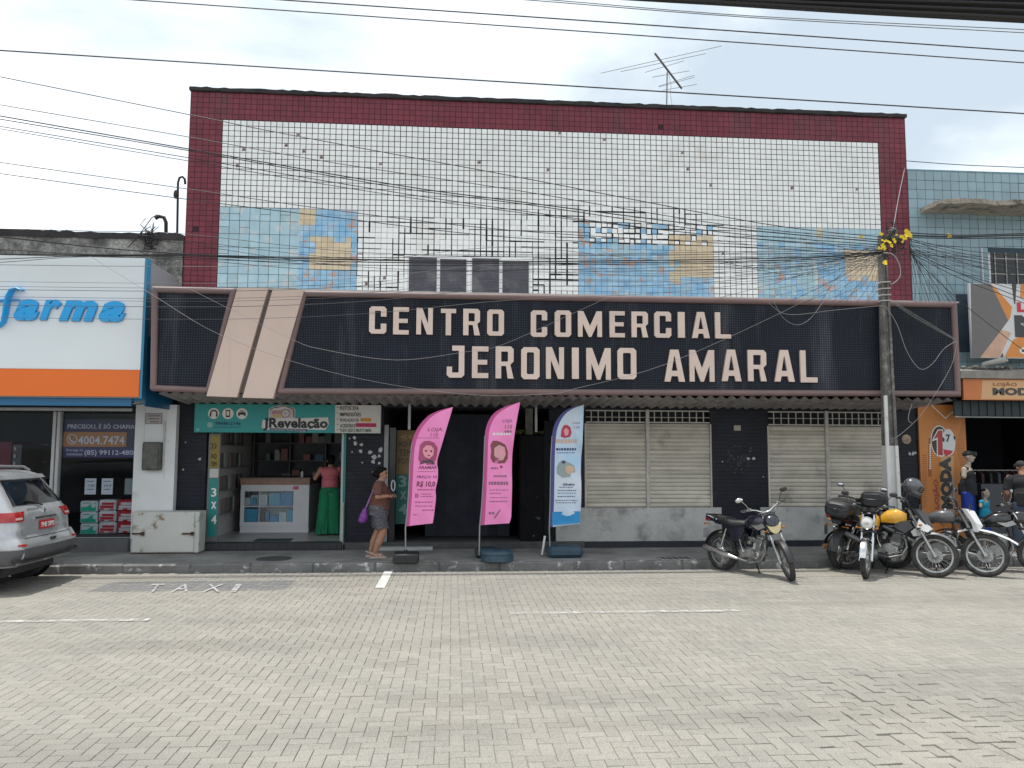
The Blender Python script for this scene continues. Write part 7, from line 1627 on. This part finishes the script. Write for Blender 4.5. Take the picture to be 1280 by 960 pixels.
    if style == 'dirt': superloft(b, [(.27, .86+t_, .05, .06), (.20, .86+t_, .10, .10), (.05, .85+t_, .12, .11), (-.08, .83+t_, .10, .08), (-.16, .82+t_, .06, .05)], 20)
    else: superloft(b, [(.31, .87+t_, .055, .055), (.27, .86+t_, .115, .11), (.14, .85+t_, .149, .135), (0, .835+t_, .142, .122), (-.10, .80+t_, .105, .09), (-.15, .79+t_, .065, .065)], 20)
    tank = b.build('tank', paint, root); b = MB(); b.cyl((.12, 0, .96+t_), (.12, 0, .985+t_), .035, n=16); b.build('filler_cap', M_chrome, tank)
    if style in ('round', 'plain', 'trail'):
        TS = [(-.15, .79, .065, .065), (-.10, .80, .105, .09), (0, .835, .142, .122), (.14, .85, .149, .135), (.27, .86, .115, .11), (.31, .87, .055, .055)]
        def tank_pt(x, a, y, off):
            k = 0
            while k < len(TS)-2 and TS[k+1][0] < x: k += 1
            p_, q2 = TS[k], TS[k+1]; t = (x-p_[0])/(q2[0]-p_[0]); zc, hw, hh = [p_[i]+(q2[i]-p_[i])*t for i in (1, 2, 3)]
            return (x, y*((hw+off)*abs(cos(a))**(2/2.6)), zc+t_+(hh+off)*math.copysign(abs(sin(a))**(2/2.6), sin(a)))
        for y in (-1, 1):
            b = MB()
            def fl_pt(u, v, off): x = -.09+.385*u; a0 = -.95+.5*(1-u); a1 = .55+.75*sin(pi*min(1, u*1.1)); return tank_pt(x, a0+(a1-a0)*v, y, off)
            b.grid(lambda u, v: fl_pt(u, v, .005), 14, 9); b.grid(lambda u, v: fl_pt(u, v, .001), 14, 9); b.build('tank_flash', flash or paint2, tank)
            b = MB(); b.prism([(.33, .80+t_), (.39, .70+t_), (.27, .60+t_), (.10, .70+t_), (.16, .78+t_)], y*.10, y*.125, plane='xz'); b.build('tank_shroud', paint2, tank)
    b = MB(); superloft(b, [(-.08, .80+t_, .07, .04), (-.16, .80+t_, .125, .06), (-.36, .785+t_, .14, .065), (-.48, .815+t_, .14, .07), (-.66, .84+t_, .125, .058), (-.77, .85+t_, .08, .03)], 18); b.build('seat', seat_m or M_vinyl, root)
    for y in (-1, 1):
        b = MB(); b.prism([(-.10, .76+t_), (-.16, .52+t_), (-.34, .50+t_), (-.46, .72+t_), (-.40, .76+t_)], y*.108, y*.125, plane='xz'); b.build('side_panel', paint2, root)
        b = MB(); b.prism([(-.42, .80+t_), (-.44, .73+t_), (-.70, .77+t_), (-.92, .86+t_), (-.90, .89+t_), (-.70, .84+t_)], y*.095, y*.118, plane='xz'); b.build('tail_panel', paint2, root)
    b = MB(); b.box(-.98, -.88, -.075, .075, .79+t_, .87+t_, ch=.02); b.build('tail_light', M_redl if style != 'plain' else M_plast, root)
    if style == 'street':
        for y in (-1, 1):
            b = MB(); b.prism([(-.46, .80), (-.70, .835), (-.68, .85), (-.46, .815)], y*.1185, y*.1215, plane='xz'); b.build('decal', M_wplast, root)
            b = MB(); b.prism([(-.74, .845), (-.88, .885), (-.87, .895), (-.74, .86)], y*.1185, y*.1215, plane='xz'); b.build('decal', M_wplast, root)
            b = MB(); b.prism([(.29, .84), (.34, .78), (.20, .73), (.06, .80), (.18, .80)], y*.150, y*.156, plane='xz'); b.build('tank_flash', M_alum, tank)
    b = MB(); arc_guard(b, (-WB_, R2), R2+.06, 1.2, 3.05, .075, .02); b.build('rear_mudguard', M_plast, root)
    if style != 'plain': b = MB(); b.box(-1.005, -.995, -.095, .095, .50+t_, .66+t_); b.build('number_plate', mat('plate_grey', (.40, .40, .40), .5), root)
    for y in (-1, 1): b = MB(); b.cyl((-.88, y*.07, .75+t_), (-.88, y*.16, .75+t_), .008, n=6); b.ell((-.88, y*.17, .75+t_), (.030, .018, .019), n=10, m=7); b.build('indicator', M_orl, root)
    b = MB(); b.tube([(-.55, -.11, .86+t_), (-.80, -.12, .90+t_), (-.93, -.09, .90+t_), (-.93, .09, .90+t_), (-.80, .12, .90+t_), (-.55, .11, .86+t_)], .012, n=8); b.build('grab_rail', M_frame, root)
    for y in (-1, 1): b = MB(); b.cyl((.0, y*.10, .27+L_), (.0, y*.23, .28+L_), .014, n=8); b.build('footpeg', M_plast, root)
    q_ = lean; zl = .26*sin(q_)
    b = MB(); b.tube([(-.06, .09, .27+L_), (-.08, .20, .11+L_*.5), (-.09, .26, .26*sin(q_)+.012)], .012, n=8); b.box(-.12, -.06, .235, .29, .26*sin(q_)-.004, .26*sin(q_)+.006); b.build('side_stand', M_frame, root)
    b = MB(); b.tube([(-.12, .105, .38+L_), (-WB_, .105, R2+.055)], .004, n=4); b.tube([(-.12, .105, .29+L_), (-WB_, .105, R2-.055)], .004, n=4); b.build('chain', M_steelg, root)
    if topbox:
        tz = t_+(.10 if style == 'round' else 0)
        b = MB(); superloft(b, [(-1.06, 1.04+tz, .13, .09), (-1.02, 1.04+tz, .185, .125), (-.80, 1.05+tz, .205, .135), (-.60, 1.05+tz, .20, .13), (-.56, 1.05+tz, .15, .10)], 24, 4.0); tb = b.build('top_box', M_plast, root)
        b = MB(); b.tube([(-1.065, -.14, 1.05+tz), (-1.03, -.19, 1.05+tz), (-.80, -.211, 1.06+tz), (-.60, -.206, 1.06+tz), (-.55, -.15, 1.06+tz), (-.55, .15, 1.06+tz), (-.60, .206, 1.06+tz), (-.80, .211, 1.06+tz), (-1.03, .19, 1.05+tz), (-1.065, .14, 1.05+tz)], .008, n=6, closed=True); b.box(-1.085, -1.05, -.04, .04, 1.0+tz, 1.06+tz, ch=.008); b.build('lid_seam', M_frame, tb)
        b = MB(); b.box(-.95, -.62, -.10, .10, .90+t_, .925+tz); b.build('rack_plate', M_frame, root)
    b = MB(ST); 
    for y in (-1, 1): b.tube([hb+Vector((-.04, y*.20, rise)), hb+Vector((.06, y*.12, .0)), hb+Vector((.03, y*.06, -.14)), Vector((.10, y*.03, .78+L_))], .0045, n=5)
    b.build('control_cable', M_frame, root)
    return root
F_ = lambda px, py: (PZ(px, py).x, PZ(px, py).y)
bk1 = motorcycle((5.08, 11.74), (4.58, 12.64), 'black street motorcycle with an amber headlight, alone before the bare pier', 'street', steer=-.72, lean=.05, paint=mat('paint_blue_black', (.012, .013, .026), .2, coat=.7))
bk2 = motorcycle((6.52, 11.86), (7.12, 12.78), 'black and yellow motorcycle with a round headlight and a black top box, facing the street', 'round', steer=-.10, lean=.06, paint=M_blkp, paint2=M_blkp, flash=M_gold, topbox=True)
bk3 = motorcycle((7.42, 13.60), (6.52, 12.74), 'old dark red motorcycle parked nose in, showing its rusty muffler and top box', 'plain', steer=.1, lean=-.15, paint=mat('tank_green_grey', (.07, .085, .06), .3, coat=.3), paint2=mat('panel_dark_red', (.09, .02, .022), .3), topbox=True, muffler=M_rusty)
bk3.rotation_euler.y = -.05; bk3.location.z = .055
bk4 = motorcycle(F_(1161, 721), (6.72, 12.66), 'trail motorcycle with gold tank sides, a dark front mask and a helmet on its bar', 'trail', steer=.12, lean=.08, paint=mat('tank_black', (.02, .02, .022), .25, coat=.5), flash=M_gold, paint2=mat('mask_dark', (.05, .052, .055), .35))
bk5 = motorcycle(F_(1222, 720), (7.62, 12.70), 'white trail motorcycle with a high pointed front mudguard', 'dirt', steer=.12, lean=.08, paint=mat('tank_grey', (.10, .10, .105), .3, coat=.4), paint2=M_wplast)
bk6 = motorcycle((9.62, 12.05), (8.48, 12.75), 'black motorcycle at the right edge with a bare engine, partly cut by the frame', 'street', steer=.1, lean=.08)
# helmet on the trail motorcycle's handlebar
hp = PY(1141, 609, 12.15)
he = empty('helmet', hp, radians(-20), label='dark grey helmet hung on the handlebar of the trail motorcycle with gold tank sides', cat='helmet')
b = MB(Matrix.Rotation(.5, 4, 'Y')); b.ell((0, 0, .02), (.155, .125, .135), n=24, m=16); b.ell((.05, 0, -.06), (.115, .105, .075), n=20, m=12); b.build('shell', mat('helmet_grey', (.10, .10, .11), .28, .3, coat=.5), he)
b = MB(Matrix.Rotation(.5, 4, 'Y')); b.grid(lambda u, v: (.02+.148*cos((u-.5)*2.3)*cos((v-.5)*.75), .130*sin((u-.5)*2.3), .02+.13*sin((v-.5)*.75)), 18, 7); b.build('visor', mat('visor_dark', (.02, .02, .022), .08, coat=1), he)
b = MB(Matrix.Rotation(.5, 4, 'Y')); b.tube([(.05+.11*cos(a), .100*sin(a), -.115) for a in [i*2*pi/18 for i in range(18)]], .012, n=6, closed=True); b.build('rim', M_plast, he)

# ================================================================== the parked estate car on the left
CX = -5.82; CY = 11.86; HW = .885
car = empty('parked_car', (CX-2.2, CY, 0), pi, label='silver white estate car parked at the left edge, rear end towards the camera', cat='car')
CL = 4.45                                       # local frame: +x forward, rear bumper at x = -2.2
lev = [  # z, rear x, front x, half width, corner radius
    (.36, .12, 4.30, .80, .18), (.42, .04, 4.40, .86, .22), (.52, .0, 4.45, .885, .26), (.64, .0, 4.45, .89, .28), (.70, .03, 4.44, .89, .28), (.80, .09, 4.40, .89, .30), (.95, .10, 4.25, .885, .30), (1.06, .13, 4.0, .875, .30),
    (1.12, .17, 3.40, .86, .28), (1.18, .22, 3.15, .845, .26), (1.32, .32, 2.90, .80, .24), (1.46, .42, 2.65, .745, .22), (1.55, .49, 2.45, .70, .20), (1.60, .52, 2.32, .665, .20), (1.645, .62, 2.15, .59, .18), (1.665, .80, 1.95, .45, .15)]
def car_ring(z, off=0.0):
    k = 0
    while k < len(lev)-2 and lev[k+1][0] < z: k += 1
    a, c = lev[k], lev[k+1]; t = max(0, min(1, (z-a[0])/(c[0]-a[0]))); q = [a[i]+(c[i]-a[i])*t for i in range(5)]
    return q[1]-2.2-off, q[2]-2.2+off, q[3]+off, q[4]
def car_pt(z, s, off=0.0):
    """s 0..1 runs round the outline: 0 mid rear, .25 left flank side, .5 front, back along the right"""
    xr, xf, w, r = car_ring(z, off)
    per = [(xr, 0)]
    def arc(cx_, cy_, a0, a1, n=7): return [(cx_+r*cos(a0+(a1-a0)*i/n), cy_+r*sin(a0+(a1-a0)*i/n)) for i in range(n+1)]
    half = [(xr+.03*(0), 0)]+[(xr, (w-r)*.5)]+arc(xr+r, w-r, pi, pi/2)+[(xr+(xf-xr)*.5, w)]+arc(xf-r, w-r, pi/2, 0)+[(xf, 0)]
    # bow the rear and front faces a little
    half = [(x+(.05*(abs(y)/w)**2 if i < 3 else (-.12*(abs(y)/w)**2 if i >= len(half)-3 else 0)), y) for i, (x, y) in enumerate(half)]
    d_ = [0]; [d_.append(d_[-1]+math.dist(half[i], half[i+1])) for i in range(len(half)-1)]
    t = (s if s <= .5 else 1-s)*2*d_[-1]
    for i in range(len(half)-1):
        if t <= d_[i+1] or i == len(half)-2:
            u = (t-d_[i])/max(1e-9, d_[i+1]-d_[i]); u = max(0, min(1, u)); x = half[i][0]+(half[i+1][0]-half[i][0])*u; y = half[i][1]+(half[i+1][1]-half[i][1])*u; break
    return (x, y if s <= .5 else -y, z)
M_car = mat('car_paint', (.46, .47, .485), .25, .35, coat=.8, var=.04); M_clad = mat('car_cladding', (.10, .10, .105), .6, var=.2, vscale=8); M_cglass = mat('car_glass', (.012, .014, .016), .05, spec=.9, coat=1.0)
NS = 120
b = MB(); zs = []
for i in range(len(lev)-1):
    n_ = 2 if lev[i+1][0]-lev[i][0] > .05 else 1
    zs += [lev[i][0]+(lev[i+1][0]-lev[i][0])*j/n_ for j in range(n_)]
zs.append(lev[-1][0])
vs = [car_pt(z, k/NS) for z in zs for k in range(NS)]
b.add(vs, [(j*NS+k, j*NS+(k+1) % NS, (j+1)*NS+(k+1) % NS, (j+1)*NS+k) for j in range(len(zs)-1) for k in range(NS)], True)
b.add(vs, [tuple(range(NS))]); b.add(vs, [tuple(range((len(zs)-1)*NS, len(zs)*NS))], True)
body = b.build('body', M_car, car, ang=28)
def patch(nm, s0, s1, z0, z1, m_, off=.008, parent=None, nu=16, nv=6, s0t=None, s1t=None, th=.012):
    b = MB(); s0t = s0 if s0t is None else s0t; s1t = s1 if s1t is None else s1t
    def P(u, v, o): z = z0+(z1-z0)*v; a = s0+(s0t-s0)*v; c = s1+(s1t-s1)*v; return car_pt(z, (a+(c-a)*u) % 1.0, o)
    vs = [P(i/(nu-1), j/(nv-1), off) for j in range(nv) for i in range(nu)]; m0 = len(vs); vs += [P(i/(nu-1), j/(nv-1), off-th) for j in range(nv) for i in range(nu)]
    fs = [(j*nu+i, j*nu+i+1, (j+1)*nu+i+1, (j+1)*nu+i) for j in range(nv-1) for i in range(nu-1)]; ed = []
    for j in range(nv-1): ed += [(j*nu, (j+1)*nu, m0+(j+1)*nu, m0+j*nu), (j*nu+nu-1, m0+j*nu+nu-1, m0+(j+1)*nu+nu-1, (j+1)*nu+nu-1)]
    for i in range(nu-1): ed += [(i, m0+i, m0+i+1, i+1), ((nv-1)*nu+i, (nv-1)*nu+i+1, m0+(nv-1)*nu+i+1, m0+(nv-1)*nu+i)]
    b.add(vs, fs+[tuple(m0+q for q in f[::-1]) for f in fs]+ed, True); return b.build(nm, m_, parent or car, ang=50)
def S_(y, z=1.0):      # outline parameter whose half width reaches y on the rear face
    best = min((abs(car_pt(z, k/800)[1]-abs(y)) + (10 if car_pt(z, k/800)[0] > 0 else 0), k/800) for k in range(200)); return best[1]*(1 if y > 0 else -1)
patch('rear_window', S_(-.64, 1.2), S_(.64, 1.2), 1.185, 1.53, M_cglass, .008, s0t=S_(-.53, 1.5), s1t=S_(.53, 1.5), nu=20)
patch('bumper_cladding', -.30, .30, .39, .60, M_clad, .012, nu=50); patch('bumper_skin', -.118, .118, .615, .775, M_car, .014, nu=40)
for sg in (1, -1):
    patch('tail_light', sg*S_(.56, 1.0), sg*(S_(.86, 1.0)+.052), .975, 1.105, M_redl, .016, nu=24, s0t=sg*S_(.54, 1.0), s1t=sg*(S_(.86, 1.0)+.040))
    patch('side_window', sg*.145, sg*.225, 1.17, 1.50, M_cglass, .008, s0t=sg*.150, s1t=sg*.225); patch('side_window', sg*.235, sg*.32, 1.17, 1.50, M_cglass, .008, s0t=sg*.235, s1t=sg*.305)
    patch('arch_trim', sg*.125, sg*.19, .40, .66, M_clad, .016, s0t=sg*.135, s1t=sg*.178, nu=14); patch('arch_trim', sg*.355, sg*.43, .40, .66, M_clad, .016, s0t=sg*.367, s1t=sg*.42, nu=14)
    b = MB(); b.tube([(-1.55, sg*.55, 1.64), (-1.45, sg*.56, 1.70), (-.6, sg*.58, 1.715), (.0, sg*.56, 1.69), (.05, sg*.55, 1.64)], .022, n=8); b.build('roof_rail', M_clad, car)
    b = MB(); b.ell((1.05, sg*1.0, 1.15), (.09, .11, .075), n=14, m=8); b.build('wing_mirror', M_car, car)
for sg in (1, -1):
    patch('lamp_section', sg*S_(.58, 1.0), sg*S_(.72, 1.0), 1.0, 1.03, mat('lamp_clear', (.62, .45, .44), .1, coat=.6), .019, nu=8); patch('lamp_section', sg*(S_(.86, 1.0)+.006), sg*(S_(.86, 1.0)+.034), 1.02, 1.07, mat('lamp_deep', (.22, .006, .01), .1, coat=.6), .019, nu=8)
    patch('reflector', sg*S_(.62, .66), sg*S_(.78, .66), .645, .675, M_redl, .017, nu=8, nv=3)
patch('windscreen', .455, .545, 1.15, 1.55, M_cglass, .006, nu=14)
patch('spoiler', S_(-.56, 1.55), S_(.56, 1.55), 1.545, 1.60, M_car, .05, nu=16, th=.05); patch('tailgate_trim', S_(-.30, .9), S_(.30, .9), .985, 1.01, M_chrome, .014)
for sg in (1, -1): patch('gap_line', sg*S_(.60, .85), sg*S_(.612, .85), .745, 1.15, M_frame, .002, nu=3, nv=10, th=.004)
patch('gap_line', S_(-.60, .74), S_(.60, .74), .737, .745, M_frame, .016, nu=14, nv=2, th=.004)
patch('number_plate', S_(-.20, .85), S_(.20, .85), .83, .955, mat('plate_red', (.46, .028, .035), .45), .020, nu=6, nv=3)
def cpt(y, z, o): p = car_pt(z, S_(y, z) % 1.0, o); return car.matrix_basis @ Vector(p)
a, c, t = cpt(.17, .855, .022), cpt(-.17, .855, .022), cpt(.17, .925, .022)
if (c-a).cross(t-a).x < 0: a, c = c, a; t = a+Vector((0, 0, .07))
text_fit('plate_lettering', 'PNE 5892', a, c, a+Vector((0, 0, .07)), M_pw, car, thick=.002, offset=.02)
a2, c2 = cpt(.42, 1.105, .012), cpt(.13, 1.105, .012)
if a2.y > c2.y: a2, c2 = c2, a2
text_fit('badge_lettering', '0025014', a2, c2, a2+Vector((0, 0, .035)), M_plast, car, thick=.002)
b = MB(); p = car_pt(1.09, S_(0.001, 1.09), .012); b.cyl((p[0]+.01, 0, p[2]), (p[0]-.012, 0, p[2]), .05, n=3); b.build('badge', M_chrome, car)
b = MB(); p = car_pt(1.16, 0, .03); b.tube([(p[0], -.02, 1.16), (p[0]+.05, .12, 1.21), (p[0]+.075, .35, 1.25)], .012, n=6); b.build('rear_wiper', M_plast, car)
b = MB(); b.box(-2.235, -2.19, -.05, .05, .67, .71, ch=.005); b.build('tow_eye_cover', M_plast, car)
b = MB(); b.tube([(-2.12, -.86, .46), (-2.19, -.78, .45), (-2.22, -.40, .44), (-2.225, .0, .44), (-2.22, .40, .44), (-2.19, .78, .45), (-2.12, .86, .46)], .022, n=8); b.build('bumper_bar', M_frame, car)
for x in (-1.42, 1.35):
    for sg in (1, -1):
        Tm = Matrix.Translation((x, sg*.76, .34)) @ RY
        b = MB(Tm); pr_ = [(.20, -.10), (.30, -.105), (.335, -.085), (.342, 0), (.335, .085), (.30, .105), (.20, .10)]; b.lathe(pr_, 36); wl_ = b.build('wheel', M_tyre, car)
        b = MB(Tm); zz = -.06 if sg > 0 else .06
        b.lathe([(.205, -.09), (.215, 0), (.205, .09), (.195, .085), (.195, -.085)], 36, closed=True)
        for k in range(6): a_ = k*pi/3; b.prism([(.03, -.035), (.2, -.022), (.2, .022), (.03, .035)], zz*1.2-.015, zz*1.2+.015, plane='xy', M=Matrix.Rotation(a_, 4, 'Z'))
        b.build('rim', M_alum, wl_)
        if True:
            b = MB(); b.lathe([(0, 0), (.39, 0), (.39, -.012)], 32, M=Matrix.Translation((x, sg*.882, .35)) @ Matrix.Rotation(-sg*pi/2, 4, 'X')); b.build('wheel_arch', M_frame, car)
b = MB(); b.box(-1.9, 1.9, -.68, .68, .22, .33); b.cyl((-1.42, -.7, .33), (-1.42, .7, .33), .05, n=10); b.build('underside', M_frame, car)
